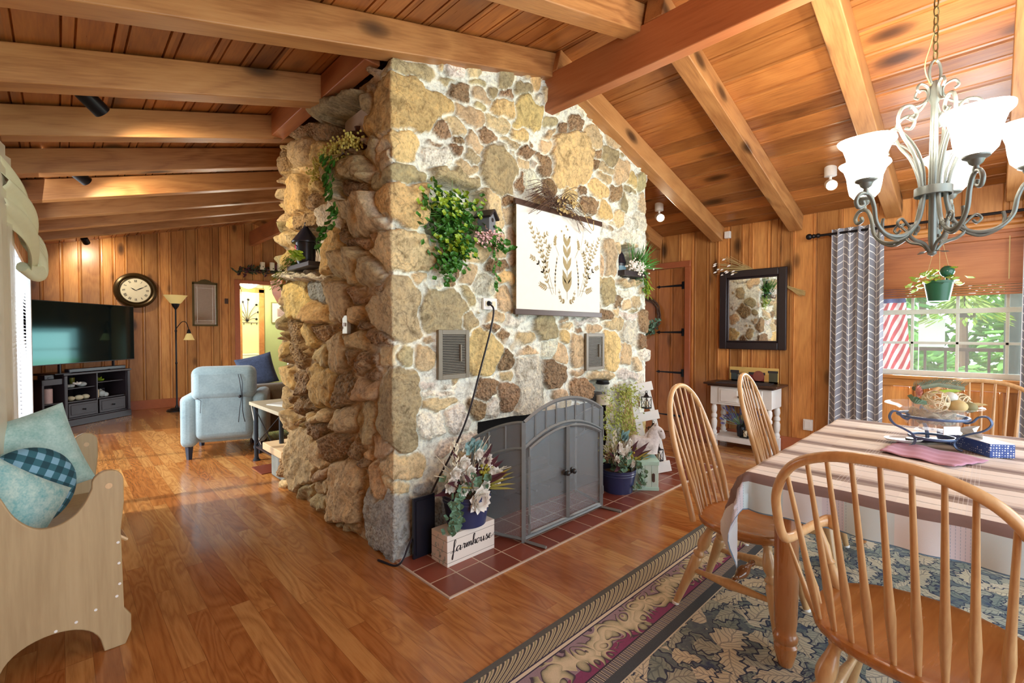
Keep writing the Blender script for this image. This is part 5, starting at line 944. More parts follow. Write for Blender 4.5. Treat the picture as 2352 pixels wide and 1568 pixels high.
t = thing('lavender_bunch', 'bunch of blue lavender flowers on the lower console shelf', 'flowers', (5.72, 2.03, .131)); mb = MB(); mb.lathe([(.04, 0), (.05, .1), (.04, .14)]); build('vase', mb, 'black_satin', t); mb = MB(); mb2 = MB()
for k in range(110):
    v_ = Vector((random.uniform(-.1, .08), random.uniform(-.17, .17), random.uniform(.15, .34))); mb.tube([(0, 0, .12), v_], .0015, 3); mb2.leaf(v_ - Vector((0, 0, .02)), v_ - Vector((0, 0, .1)), (-1, 0, 0), .05, .018)
build('stems', mb, 'leaf_grey', t); build('blooms', mb2, plain('lavender', (96, 96, 150), .7, var=.3), t)
mb = MB(); mb.box(-.03, 0, -.045, .045, -.06, .06); mb.box(-.036, -.03, -.03, .03, -.045, .045); simple('plug_in_night_light', 'white square plug in device low on the pine wall', 'wall device', mb, 'white_plastic', (XR, 1.40, .325), bevel=.004)
mb = MB(); mb.box(-.05, 0, -.035, .035, -.045, .04); simple('motion_sensor', 'small white motion sensor high on wall under ceiling', 'sensor', mb, 'white_plastic', (XR, 2.28, 2.55), bevel=.006)
# hanging planter
t = thing('hanging_planter', 'green hanging pot of lime leaved pothos in front of window', 'plant', (5.5, .325, 1.62)); mb = MB(); mb.lathe([(.068, 0), (.072, .003), (.098, .155), (.106, .157), (.106, .175), (.098, .175), (.09, .15)], seg=24); build('pot', mb, plain('green_pot', (34, 92, 66), .35), t)
mb = MB()
for a_ in (0, 2.1, 4.2): mb.tube([(.1 * math.cos(a_), .1 * math.sin(a_), .17), (0, 0, .62)], .0018, 4)
mb.tube([(0, 0, .62), (0, 0, 1.14)], .002, 4); build('cord', mb, 'straw', t); mb = MB()
for k in range(36):
    a_ = random.uniform(0, 6.28); r_ = random.uniform(.03, .2); z = .2 + random.uniform(-.04, .10) - max(0, r_ - .13) * 1.0; mb.leaf((r_ * math.cos(a_), r_ * math.sin(a_), z), (math.cos(a_), math.sin(a_), random.uniform(-.9, .2)), (0, 0, 1), .075, .06, pointy=.35)
    if k % 3 == 0: mb.tube([(0, 0, .16), (r_ * .6 * math.cos(a_), r_ * .6 * math.sin(a_), z + .02), (r_ * math.cos(a_), r_ * math.sin(a_), z)], .002, 4)
build('leaves', mb, 'leaf_lime', t)
mb = MB(); mb.ball((0, 0, .05), .05); mb.lathe([(.01, -.04), (.012, .0)]); simple('watering_globe', 'round green glass watering globe stuck in the hanging pot', 'ornament', mb, plain('globe_green', (40, 92, 74), .08), (5.46, .27, 1.82))
# ------------------------------------------------------------------ outside the window
mb = MB(); mb.box(6.1, 40, -25, 25, -.72, -.7); tag(build('lawn', mb, plain('lawn', (120, 170, 70), .9, var=.4, scale=3)), kind='structure')
mb = MB(); mb.box(6.08, 9.2, -6, 6, -.25, -.2); tag(build('deck', mb, plain('deck', (150, 140, 120), .8)), kind='structure')
def tree(label, loc, h, r, n, mat, crown=(.2, 1.0)):
    t_ = thing('tree', label, 'tree', loc, group='trees beyond the dining window'); mb = MB(); mb.tube(spline([(0, 0, 0), (.1, .05, h * .4), (0, .1, h * .9)]), [.14 - .006 * i for i in range(17)], 8); build('trunk', mb, 'twig', t_); mb = MB(); rr = random.Random(int(loc[0] * 13 + loc[1] * 7) + 50)
    blobs = [(rr.uniform(-r, r), rr.uniform(-r, r), h * rr.uniform(*crown), rr.uniform(.3, .55) * r) for _ in range(14)]
    for k in range(n):
        b_ = blobs[k % 14]; d_ = Vector((rr.gauss(0, 1), rr.gauss(0, 1), rr.gauss(0, 1))).normalized(); mb.leaf(Vector(b_[:3]) + d_ * b_[3] * rr.uniform(.6, 1), d_ + Vector((0, 0, -.3)), (-.3, 0, 1), .32, .2)
    build('crown', mb, mat, t_, smooth=0)
M['tree_green'] = plain('tree_green', (96, 150, 70), .6, var=.4, scale=2); M['tree_light'] = plain('tree_light', (160, 196, 100), .6, var=.3, scale=2)
for i, (x, y, h, r, mt, lb) in enumerate(((15, 2.6, 7, 2.4, 'tree_green', 'green tree outside the window behind the flag'), (14, 0.4, 6, 2.2, 'tree_green', 'green tree outside the window centre behind hanging fern'), (17, -1.6, 8, 2.8, 'tree_light', 'light green tree outside seen right of the dark post'), (21, 1.6, 9, 3.2, 'tree_light', 'far light green tree outside behind nearer trees'))): tree(lb, (x, y, -.7), h, r, 1700, mt, (.08, 1.0))
for i, y in enumerate((4.6, -3.8)): tree(['green tree outside hidden mostly behind left curtain', 'green tree outside hidden mostly behind right curtain'][i], (16, y, -.7), 7, 2.6, 900, 'tree_green', (.1, 1))
mb = MB(); mb.tube([(8.9, -.20, -.2), (8.9, -.20, 4)], .085, 12); simple('porch_post', 'dark grey rough post outside at right part of window', 'post', mb, plain('bark', (66, 72, 68), .9, var=.4, scale=14), (0, 0, 0))
t = thing('deck_railing', 'dark deck railing with slim balusters outside the window', 'railing', (9.15, 1.0, -.2)); mb = MB(); mb.box(-.03, .03, -2.2, 2.2, 1.28, 1.33); mb.box(-.02, .02, -2.2, 2.2, .6, .64); build('rail', mb, 'dark_brown', t)
mb = MB()
for k in range(20): mb.box(-.015, .015, -2.1 + k * .22, -2.07 + k * .22, 0, 1.28)
build('balusters', mb, 'dark_brown', t)
t = thing('flag', 'striped american flag hanging on a pole outside left part of window', 'flag', (7.6, .90, 0)); mb = MB(); mb.tube([(0, .10, -.2), (0, .10, 2.9)], .012, 6); build('pole', mb, 'white_plastic', t)
P = [[(.05 * math.sin(i * .8) , .14 - .30 * i / 14 * (1 - .35 * j / 20) - .06, .80 + 1.5 * j / 20 + .03 * math.sin(i)) for j in range(21)] for i in range(15)]
mb = MB(); mb.sheet(P); tn = NT('flag_cloth'); v = tn.coord('Object'); s3 = tn.n('SeparateXYZ', {0: v}); q_ = tn.math('ADD', tn.math('MULTIPLY', s3.outputs[1], 2.6), s3.outputs[2]); st = tn.math('GREATER_THAN', tn.math('FRACT', tn.math('MULTIPLY', q_, 5.2)), .5)
cc = tn.mix(st, s2l((206, 40, 60)), s2l((245, 240, 240))); cc = tn.mix(tn.math('GREATER_THAN', s3.outputs[2], 1.72), cc, s2l((60, 70, 130))); tn.p(Base_Color=cc, Roughness=.8); M['flag_cloth'] = tn.m; build('cloth', mb, 'flag_cloth', t, smooth=70)
t = thing('hanging_fern', 'bright green fern in a hanging basket outside the window', 'plant', (7.6, .22, 1.62)); mb = MB(); mb.lathe([(.09, -.1), (.12, 0)], cap=True); mb.tube([(0, 0, 0), (0, 0, 1.4)], .006, 4); build('basket', mb, 'dark_brown', t); mb = MB()
for k in range(320):
    a_ = random.uniform(0, 6.28); r_ = random.uniform(.02, .34); mb.leaf((r_ * math.cos(a_), r_ * math.sin(a_), .12 - r_ * r_ * 2.2 + random.uniform(-.04, .06)), (math.cos(a_), math.sin(a_), -.6), (0, 0, 1), .12, .03)
build('fronds', mb, 'leaf_lime', t)
t = thing('garden_banner', 'small pale square banner hanging outside behind window pane', 'banner', (7.7, .51, 1.33)); mb = MB(); mb.box(-.004, .004, -.12, .12, -.16, .17); build('cloth', mb, 'white_plastic', t); mb = MB(); mb.tube([(0, -.13, .175), (0, .13, .175)], .006, 5); mb.tube([(0, .12, .17), (0, .12, -1.5)], .005, 5); build('rod', mb, 'white_plastic', t)
# ------------------------------------------------------------------ chimney dressing
Yf = 2.45
def vent(label, x0, x1, z0, z1):
    t_ = thing('wall_vent', label, 'vent', ((x0 + x1) / 2, Yf - .03, (z0 + z1) / 2)); w_, h_ = (x1 - x0) / 2, (z1 - z0) / 2; mb = MB(); fr_ = .03; G = M.setdefault('vent_paint', plain('vent_paint', (128, 122, 106), .4))
    for (a, b, c, d) in ((-w_, -w_ + fr_, -h_, h_), (w_ - fr_, w_, -h_, h_), (-w_ + fr_, w_ - fr_, -h_, -h_ + fr_), (-w_ + fr_, w_ - fr_, h_ - fr_, h_)): mb.box(a, b, -.012, .008, c, d)
    build('frame', mb, G, t_, bevel=.002); mb = MB(); n = 24
    for k in range(n): z = -h_ + fr_ + (2 * h_ - 2 * fr_) * (k + .5) / n; mb.box(-w_ + fr_, w_ - fr_, -.006, .004, z - .0028, z + .0018)
    build('louvres', mb, G, t_); mb = MB(); mb.box(-w_ + fr_, w_ - fr_, .006, .009, -h_ + fr_, h_ - fr_); build('duct', mb, 'soot', t_); mb = MB(); mb.box(w_ * .35, w_ * .42, -.02, -.004, -h_ * .3, h_ * .4); build('lever', mb, G, t_)
vent('larger looking brown metal vent grille left of the power cable', 1.703, 1.95, 1.05, 1.365); vent('brown metal vent grille under right end of botanical scroll', 3.23, 3.495, 1.02, 1.34)
t = thing('power_outlet', 'white double outlet plate on the stone chimney', 'outlet', (2.14, Yf - .03, 1.545)); mb = MB(); mb.box(-.062, .062, -.006, .012, -.04, .04); build('plate', mb, 'white_plastic', t, bevel=.003); mb = MB(); mb.box(.015, .045, -.009, -.005, -.018, .018); build('socket', mb, 'cream', t); mb = MB(); mb.box(-.045, -.015, -.009, -.005, -.018, .018); build('socket', mb, 'cream', t)
mb = MB(); pts = [(2.12, 2.40, 1.545), (2.13, 2.37, 1.50), (2.10, 2.37, 1.36), (2.01, 2.37, 1.10), (1.90, 2.37, .80), (1.78, 2.38, .58), (1.66, 2.38, .42), (1.56, 2.38, .25), (1.46, 2.37, .10), (1.38, 2.36, .012), (1.33, 2.50, .008)]
t = thing('power_cable', 'black power cable running diagonally down the chimney from outlet', 'cable', (0, 0, 0)); mb.tube(spline(pts), .0065, 8); build('cord', mb, 'black_satin', t); mb = MB(); mb.lathe([(.016, 0), (.018, .02), (.008, .04)], (2.12, 2.425, 1.548), (2.12, 1, 1.54)); build('plug', mb, 'black_satin', t)
t = thing('light_switch', 'grey metal switch plate on the left side of chimney', 'switch', (1.345, 2.945, 1.40)); mb = MB(); mb.box(-.006, .02, -.035, .035, -.06, .06); build('plate', mb, plain('steel', (176, 168, 150), .4, .5), t, bevel=.002); mb = MB(); mb.box(-.018, -.006, -.006, .006, -.012, .012); build('toggle', mb, 'white_plastic', t)
# botanical scroll
SX0, SX1, SZ0, SZ1 = 2.335, 3.375, 1.50, 2.285
t = thing('botanical_scroll', 'wide cream canvas scroll printed with brown leaves between wooden rails', 'wall hanging', ((SX0 + SX1) / 2, Yf - .08, 1.89)); hw, hh = (SX1 - SX0) / 2, (SZ1 - SZ0) / 2
mb = MB(); mb.box(-hw + .012, hw - .012, -.002, .002, -hh, hh); build('canvas', mb, plain('canvas', (240, 238, 228), .8, var=.03), t, smooth=0)
for z in (-hh, hh): mb = MB(); mb.box(-hw - .008, hw + .008, -.012, .012, z - .02, z + .02); build('rail', mb, 'dark_brown', t, bevel=.002)
M['ink_tan'] = plain('ink_tan', (168, 152, 112), .9, var=.25); mb = MB(); rr = random.Random(9)
def pleaf(x, z, ang, l, w, k=.004):
    c_, s_ = math.cos(ang), math.sin(ang); q = [(0, 0), (.3 * l, w * .42), (.6 * l, w * .5), (l, 0), (.6 * l, -w * .5), (.3 * l, -w * .42)]
    mb.add([(x + c_ * a_ - s_ * b_, -.0035, z + s_ * a_ + c_ * b_) for a_, b_ in q], [(0, 1, 2, 3, 4, 5)][::1])
def stem(pts, w=.003):
    sp_ = spline([(x, 0, z) for x, z in pts], 5)
    for a_, b_ in zip(sp_[:-1], sp_[1:]): d_ = (b_ - a_).normalized(); n_ = Vector((-d_.z, 0, d_.x)) * w / 2; mb.add([(p.x, -.0033, p.z) for p in (a_ + n_, a_ - n_, b_ - n_, b_ + n_)], [(0, 1, 2, 3)])
    return sp_
def sprig(pts, l, w, n, w2=.003, spread=.75, skip=.0):
    sp_ = stem(pts, w2)
    for k in range(n):
        f_ = skip + (1 - skip) * k / n; p = sp_[min(len(sp_) - 2, int(f_ * (len(sp_) - 1)))]; q = sp_[min(len(sp_) - 1, int(f_ * (len(sp_) - 1)) + 1)]; an = math.atan2(q.z - p.z, q.x - p.x)
        for s_ in (1, -1): pleaf(p.x, p.z, an + s_ * spread, l * (1 - .35 * f_), w * (1 - .3 * f_))
sprig([(.06, -.28), (.06, 0), (.055, .22)], .15, .045, 5, .004, .42, .12)
for s_ in (1, -1):
    b = .06
    sprig([(b + s_ * .16, -.24), (b + s_ * .24, -.05), (b + s_ * .36, .12), (b + s_ * .44, .28)], .045, .016, 11, skip=.3); sprig([(b + s_ * .18, -.25), (b + s_ * .26, -.1), (b + s_ * .30, .10), (b + s_ * .36, .24)], .042, .015, 11, skip=.2)
    sprig([(b + s_ * .2, -.2), (b + s_ * .33, -.03), (b + s_ * .43, .02)], .04, .016, 7, skip=.3); sprig([(b + s_ * .26, -.12), (b + s_ * .24, .04), (b + s_ * .19, .14)], .04, .015, 6, skip=.3); sprig([(b + s_ * .14, -.25), (b + s_ * .145, -.1), (b + s_ * .12, .05)], .03, .008, 12, skip=.25, spread=.3)
    sprig([(b + s_ * .16, -.2), (b + s_ * .26, -.2), (b + s_ * .34, -.17)], .045, .014, 5, skip=.4); sprig([(b + s_ * .03, -.30), (b + s_ * .08, -.28), (b + s_ * .10, -.20)], .03, .014, 6); sprig([(b + s_ * .10, .06), (b + s_ * .15, .15), (b + s_ * .13, .22)], .028, .018, 5, skip=.4)
    sprig([(b + s_ * .22, .10), (b + s_ * .28, .18), (b + s_ * .22, .22)], .04, .014, 5)
for (x, z) in ((0, .25), (.03, .22), (.06, .27), (.09, .23), (.04, .30)): pleaf(x, z, rr.uniform(0, 6), .02, .02)
build('botanical_print', mb, 'ink_tan', t, smooth=0)
t = thing('twig_spray', 'spray of dried twigs and seed pods resting on the scroll top rail', 'dried flowers', (2.72, Yf - .10, 2.32)); mb = MB(); mb2 = MB()
for k in range(90):
    s_ = -1 if k % 2 else 1; L = random.uniform(.12, .33 if s_ < 0 else .42); a_ = random.uniform(-.35, .45); mb.tube(spline([(random.uniform(-.05, .08), random.uniform(-.03, .02), random.uniform(-.03, .05)), (s_ * L * .5, random.uniform(-.08, .0), a_ * L * .8 + .03), (s_ * L, random.uniform(-.08, .02), a_ * L - .04)], 4), .002, 4)
for k in range(34): mb2.leaf((random.uniform(-.02, .2), random.uniform(-.09, -.03), random.uniform(-.06, .05)), (random.uniform(-1, 1), -.5, random.uniform(-1, 1)), (0, -1, 0), .035, .03)
build('twigs', mb, 'twig', t); build('seed_pods', mb2, 'straw', t); mb = MB(); mb.tube(spline([(.1, -.05, .02), (.25, -.06, .05), (.38, -.06, -.10), (.45, -.05, -.13), (.47, -.04, -.05)]), .003, 5); mb.tube(spline([(.22, -.05, .0), (.30, -.06, -.15), (.31, -.03, -.30), (.33, -.03, -.36)]), .0015, 4); build('raffia_tie', mb, 'straw', t)
def clump(mb, n, cx, cz, sx, sz, y0, y1, l, w, rnd=random, up=-.3):
    for k in range(n):
        a_ = rnd.gauss(0, .42); b_ = rnd.gauss(0, .42); mb.leaf((cx + sx * a_, rnd.uniform(y0, y1), cz + sz * b_), (rnd.uniform(-1, 1), rnd.uniform(-1, .0), rnd.uniform(-1, .6) + up), (0, -1, .3), l * rnd.uniform(.7, 1.2), w * rnd.uniform(.7, 1.2))
def sprays(mb, n, cx, cz, r, y0, y1, th=.0015):
    for k in range(n): a_ = random.uniform(0, 6.28); q = r * random.uniform(.3, 1); mb.tube([(cx, (y0 + y1) / 2, cz), (cx + q * .5 * math.cos(a_), random.uniform(y0, y1), cz + q * .55 * math.sin(a_)), (cx + q * math.cos(a_), random.uniform(y0, y1), cz + q * math.sin(a_))], th, 3)
# ivy in the big niche (local origin 1.85, 2.45, 2.02)
t = thing('ivy_plant', 'bright green trailing ivy filling the niche left of the scroll', 'plant', (1.84, Yf, 2.0)); mb = MB(); clump(mb, 330, -.03, .09, .24, .18, -.10, .06, .05, .045); clump(mb, 150, -.06, -.13, .16, .16, -.12, -.03, .045, .04)
for (x, z) in ((-.12, -.26), (-.08, -.22), (.0, -.12)): clump(mb, 22, x, z, .06, .07, -.11, -.05, .045, .04)
for k in range(26): mb.leaf((.30 + .02 * math.sin(k), -.09, .08 - k * .017), (random.uniform(-1, 1), -.4, -.8), (0, -1, 0), .04, .03)
build('leaves', mb, 'leaf', t); mb = MB(); clump(mb, 60, -.06, .16, .24, .12, -.13, -.08, .045, .04); clump(mb, 40, -.05, -.10, .16, .12, -.13, -.08, .045, .04); build('young_leaves', mb, 'leaf_lime', t); mb = MB(); sprays(mb, 30, -.05, .1, .24, -.12, 0); mb.tube([(.28, -.06, .1), (.30, -.085, -.1), (.29, -.085, -.36)], .002, 4); mb.tube([(.1, -.05, .05), (.34, -.08, .07), (.38, -.09, .03)], .003, 4); build('stems', mb, 'leaf', t)
t = thing('birdhouse', 'tiny grey birdhouse with black roof on the niche ledge beside ivy', 'birdhouse', (2.09, Yf - .06, 2.02), R(20)); mb = MB(); mb.prism([(-.045, 0), (.045, 0), (.045, .09), (0, .145), (-.045, .09)], -.04, .05); build('body', mb, plain('grey_paint', (120, 124, 130), .6), t); mb = MB(); mb.box(-.006, .008, -.06, .07, -.0, .085, mat=Matrix.Translation((0, 0, .15)) @ Matrix.Rotation(R(130), 4, 'Y')); mb.box(-.006, .008, -.06, .07, -.0, .085, mat=Matrix.Translation((0, 0, .15)) @ Matrix.Rotation(R(-130), 4, 'Y')); build('roof', mb, 'black_wood', t); mb = MB(); mb.lathe([(.014, 0), (.014, .002)], (0, -.041, .085), (0, -1, .085)); mb.lathe([(.008, 0), (.008, .002)], (.018, -.041, .045), (.018, -1, .045)); build('hole', mb, 'black_wood', t)
t = thing('pink_blossoms', 'cluster of pale pink blossoms with leaves below the tiny birdhouse', 'flowers', (2.05, Yf - .09, 1.98)); mb = MB(); clump(mb, 170, 0, .0, .13, .06, -.07, 0, .022, .02); build('petals', mb, 'petal_pink', t); mb = MB(); clump(mb, 40, .05, -.03, .16, .05, -.06, .02, .05, .045); build('leaves', mb, 'leaf', t)
# left side niches
t = thing('bell_pot', 'brown dome shaped pot with a knob in the upper left niche', 'pot', (1.50, 3.06, 2.545)); mb = MB(); mb.lathe([(.12, 0), (.15, .04), (.14, .11), (.09, .155), (.025, .17), (.022, .20), (.028, .215), (.0, .22)], seg=24); build('body', mb, plain('brown_glaze', (84, 44, 30), .4), t)
t = thing('trailing_flowers', 'yellow flower garland with ivy trailing from the upper left niche', 'plant', (1.36, 3.02, 2.53)); mb = MB(); mb2 = MB(); mb3 = MB()
for k in range(520):
    y = random.uniform(-.26, .42); z = .03 + random.gauss(0, .03) - max(0, y - .15) * .35; mb.ball((random.uniform(-.08, .05), y, z), .0085, 5, 3)
for k in range(46): mb2.leaf((-.08 + random.uniform(-.03, .02), -.0 + random.uniform(-.05, .04), -.02 - k * .006), (-.5, random.uniform(-1, 1), -1), (-1, 0, 0), .055, .045)
for (y, z) in ((-.13, -.42), (-.1, -.46), (.02, -.50), (.06, -.55)): [mb2.leaf((-.10, y + random.uniform(-.05, .05), z + random.uniform(-.05, .05)), (-.5, random.uniform(-1, 1), -.4), (-1, 0, 0), .06, .05) for _ in range(7)]
for k in range(20): mb3.tube([(0, 0, 0), (-.05, random.uniform(-.3, .4), random.uniform(-.05, .08))], .0018, 3)
build('blossoms', mb, 'yellow_flower', t, smooth=0); build('ivy_leaves', mb2, 'leaf', t); build('stems', mb3, 'straw', t)
t = thing('birdhouse_lantern', 'black round birdhouse with cone roof on the left stone ledge', 'birdhouse', (1.34, 3.60, 1.86)); mb = MB(); mb.lathe([(.058, 0), (.066, .02), (.072, .16), (.075, .165)], seg=20); build('body', mb, 'black_satin', t); mb = MB(); mb.lathe([(.098, .155), (.10, .165), (.012, .285), (.010, .30)], seg=20); mb.ball((0, 0, .305), .011); build('roof', mb, 'black_satin', t); mb = MB(); mb.leaf((-.072, -.005, .10), (0, .3, 1), (-1, 0, 0), .04, .035); build('painted_petal', mb, plain('magenta', (214, 70, 110), .5), t)
t = thing('black_tray_planter', 'low black planter with mossy green sprigs on the left ledge', 'plant', (1.36, 3.66, 1.83)); mb = MB(); mb.box(-.07, .06, -.24, .20, .0, .035); build('tray', mb, 'black_wood', t, bevel=.004); mb = MB()
for k in range(170): y = random.uniform(.05, .55); mb.leaf((random.uniform(-.1, .0), y, .09 - .42 * max(0, y - .1) + random.uniform(-.03, .03)), (random.uniform(-.6, 0), 1, -.5), (-.4, 0, 1), .05, .012)
build('moss_sprigs', mb, plain('olive_moss', (120, 134, 40), .7, var=.3), t); mb = MB(); [mb.leaf((-.09 + random.uniform(-.02, .02), random.uniform(-.22, -.05), .06 + random.uniform(-.02, .05)), (-.6, random.uniform(-1, 1), .2), (-.5, 0, 1), .06, .055, pointy=.4) for _ in range(14)]; build('round_leaves', mb, 'leaf_lime', t); mb = MB(); clump(mb, 30, 0, .1, .1, .08, .1, .25, .06, .02); [mb.leaf((.05, random.uniform(-.2, .3), .08), (-.3, random.uniform(-.5, .5), 1), (-1, 0, 0), .14, .012) for _ in range(20)]; build('dark_leaves', mb, 'leaf', t)
# right niche
t = thing('hanging_lantern', 'small black bell lantern inside the right chimney niche', 'lantern', (3.83, Yf + .03, 1.90)); mb = MB(); mb.lathe([(.06, .0), (.065, .1), (.07, .105), (.05, .18), (.012, .24), (.01, .26)], seg=16); build('body', mb, 'black_satin', t); mb = MB(); mb.lathe([(.066, .02), (.069, .075)], cap=False); build('pane', mb, plain('pane_blue', (110, 150, 170), .2), t)
t = thing('grass_arrangement', 'arrangement of green grasses and white blossoms in right chimney niche', 'plant', (3.98, Yf - .02, 1.88)); mb = MB(); mb.box(-.22, .16, -.06, .06, 0, .05); build('tray', mb, 'black_wood', t, bevel=.004); mb = MB()
for k in range(70): a_ = random.uniform(.1, 2.2); L = random.uniform(.12, .32); mb.leaf((random.uniform(-.05, .1), random.uniform(-.08, .03), .08), (math.cos(a_), random.uniform(-.6, .1), math.sin(a_) * .8), (0, -1, .3), L, .014)
clump(mb, 90, .14, .05, .12, .14, -.08, .02, .05, .02); build('blades', mb, 'leaf', t); mb = MB(); [mb.ball((random.gauss(-.04, .09), random.uniform(-.12, -.06), .09 + random.gauss(0, .03)), .009, 5, 3) for _ in range(130)]; build('white_blossoms', mb, 'petal', t, smooth=0); mb = MB(); clump(mb, 60, .22, -.08, .05, .10, -.06, .0, .06, .018, up=-1); build('yellow_sprig', mb, 'leaf_lime', t)
t = thing('candle_jar', 'glass candle jar on a stone ledge above the screen corner', 'candle', (3.50, Yf - .02, .70)); mb = MB(); mb.lathe([(.07, .0), (.072, .01), (.072, .17), (.05, .185)], seg=24, cap=False); build('jar', mb, 'glass', t); mb = MB(); mb.lathe([(.064, .005), (.064, .085)]); build('wax', mb, 'cream', t); mb = MB(); mb.lathe([(.06, .185), (.062, .20), (.055, .205), (.055, .22)]); build('lid', mb, 'black_metal', t)
t = thing('hanging_moss', 'yellow green moss plant trailing down the chimney beside the screen', 'plant', (3.78, Yf - .07, .70)); mb = MB()
for k in range(1100):
    f_ = random.random(); x = -.40 + .2 * random.random() if k % 5 == 0 else random.gauss(.02 - .05 * math.sin(f_ * 4), .085); z = .16 - f_ * .62; mb.leaf((x, random.uniform(-.07, .03), z), (random.uniform(-1, 1), random.uniform(-1, 0), random.uniform(-1.2, .5)), (0, -1, .2), .035, .014)
build('foliage', mb, plain('moss_green', (170, 180, 90), .8, var=.35, scale=40), t, smooth=0); mb = MB(); [mb.tube([(random.uniform(-.08, .08), -.03, .1), (random.uniform(-.12, .12), -.05, -.2), (random.uniform(-.14, .14), -.05, -.45)], .002, 3) for _ in range(30)]; build('stems', mb, 'straw', t)
# fire screen
t = thing('fireplace_screen', 'grey arched metal fireplace screen with mesh and two doors', 'fire screen', (2.53, 2.06, .012)); G = plain('screen_grey', (132, 140, 142), .4, .2)
tm = NT('wire_mesh'); M['wire_mesh'] = tm.p(Base_Color=s2l((180, 190, 196)), Roughness=.6, Metallic=.0, Alpha=.36)
W_ = .418; zs, zt = .765, .878
def arc(x, drop=0): return zs + (zt - zs) * (1 - (x / W_) ** 2) - drop
def bar(mb, pts, w=.012, d=.01):
    sp_ = [Vector(p) for p in pts]; mb.tube(sp_, w, 4, flat=.8)
mb = MB(); N_ = 20
for (dz, w_) in ((0, .014), (.165, .011)): mb.tube([(W_ * (k / N_ * 2 - 1), 0, arc(W_ * (k / N_ * 2 - 1), dz)) for k in range(N_ + 1)], w_, 4)
for s_ in (-1, 1): mb.tube([(s_ * W_, 0, 0), (s_ * W_, 0, zs)], .014, 4)
mb.tube([(-W_, 0, .02), (W_, 0, .02)], .014, 4)
for k in range(1, 8): x = W_ * (k / 8 * 2 - 1); mb.tube([(x, 0, arc(x)), (x, 0, arc(x, .165))], .007, 4)
for s_ in (-1, 1): mb.tube([(s_ * W_, 0, .02), (s_ * W_, -.02, .008), (s_ * W_ + .03, -.16, .006)], .012, 4)
build('frame', mb, G, t, smooth=0)
mb = MB(); n_ = 16; mb.sheet([[(W_ * (k / n_ * 2 - 1), .004, .02), (W_ * (k / n_ * 2 - 1), .004, arc(W_ * (k / n_ * 2 - 1)))] for k in range(n_ + 1)]); build('mesh_panel', mb, 'wire_mesh', t, smooth=0)
for s_ in (-1, 1):
    mb = MB(); xs_ = np.linspace(s_ * .008, s_ * (W_ - .03), 9); mb.tube([(x, -.018, .05) for x in xs_] + [(xs_[-1], -.018, arc(xs_[-1], .19))] + [(x, -.018, arc(x, .19)) for x in xs_[::-1]], .010, 4, closed=True); dd = build('door', mb, G, t, smooth=0)
    mb = MB(); mb.ball((s_ * .035, -.045, .37), .019); mb.lathe([(.022, 0), (.018, .008), (.008, .012), (.008, .03)], (s_ * .035, -.02, .37), (s_ * .035, -1, .37)); build('knob', mb, plain('pewter', (70, 74, 76), .3, .7), dd)
    for z in (.15, .58): mb = MB(); mb.lathe([(.006, -.03), (.006, .03)], (s_ * (W_ - .018), -.03, z), (s_ * (W_ - .018), -.03, 9)); build('hinge', mb, G, dd)
for s_ in (-1, 1):
    T = Matrix.Translation((s_ * (W_ + .012), 0, 0)) @ Matrix.Rotation(R(70) if s_ > 0 else R(110), 4, 'Z'); L = .37; mb = MB()
    def za_(x): return zs - .14 * (x / L) ** 1.6
    for dz in (0, .165): mb.tube([T @ Vector((L * k / 10, 0, za_(L * k / 10) - dz)) for k in range(11)], .011, 4)
    for x in (0, L): mb.tube([T @ Vector((x, 0, 0)), T @ Vector((x, 0, za_(x)))], .012, 4)
    mb.tube([T @ Vector((0, 0, .02)), T @ Vector((L, 0, .02))], .012, 4)
    for x in (L * .33, L * .66): mb.tube([T @ Vector((x, 0, za_(x))), T @ Vector((x, 0, za_(x) - .165))], .007, 4)
    lf = build('side_leaf', mb, G, t, smooth=0); mb = MB(); mb.sheet([[T @ Vector((L * k / 8, 0, .02)), T @ Vector((L * k / 8, 0, za_(L * k / 8)))] for k in range(9)]); build('mesh_panel', mb, 'wire_mesh', lf, smooth=0)
t = thing('log_grate', 'charred logs on a dark grate inside the fireplace', 'logs', (2.75, 2.66, .012)); mb = MB()
for k in range(5): mb.tube([(-.3 + k * .15, -.12, .06), (-.3 + k * .15, .1, .06)], .01, 5)
build('grate', mb, 'black_metal', t)
for (a, b, r_) in (((-.34, -.05, .12), (.30, -.02, .13), .055), ((-.3, .06, .13), (.34, .05, .12), .05), ((-.2, 0, .21), (.25, .03, .22), .045)): mb = MB(); mb.tube(spline([a, ((a[0] + b[0]) / 2, a[1], a[2] + .015), b]), r_, 9); build('log', mb, 'soot', t)
mb = MB(); mb.box(-.075, .075, -.008, .008, 0, .36); mb.box(-.06, .06, -.014, -.008, .02, .34); simple('fireplace_shield', 'dark metal shield leaning on chimney behind the left flower bucket', 'panel', mb, 'black_satin', (1.555, 2.36, .01))
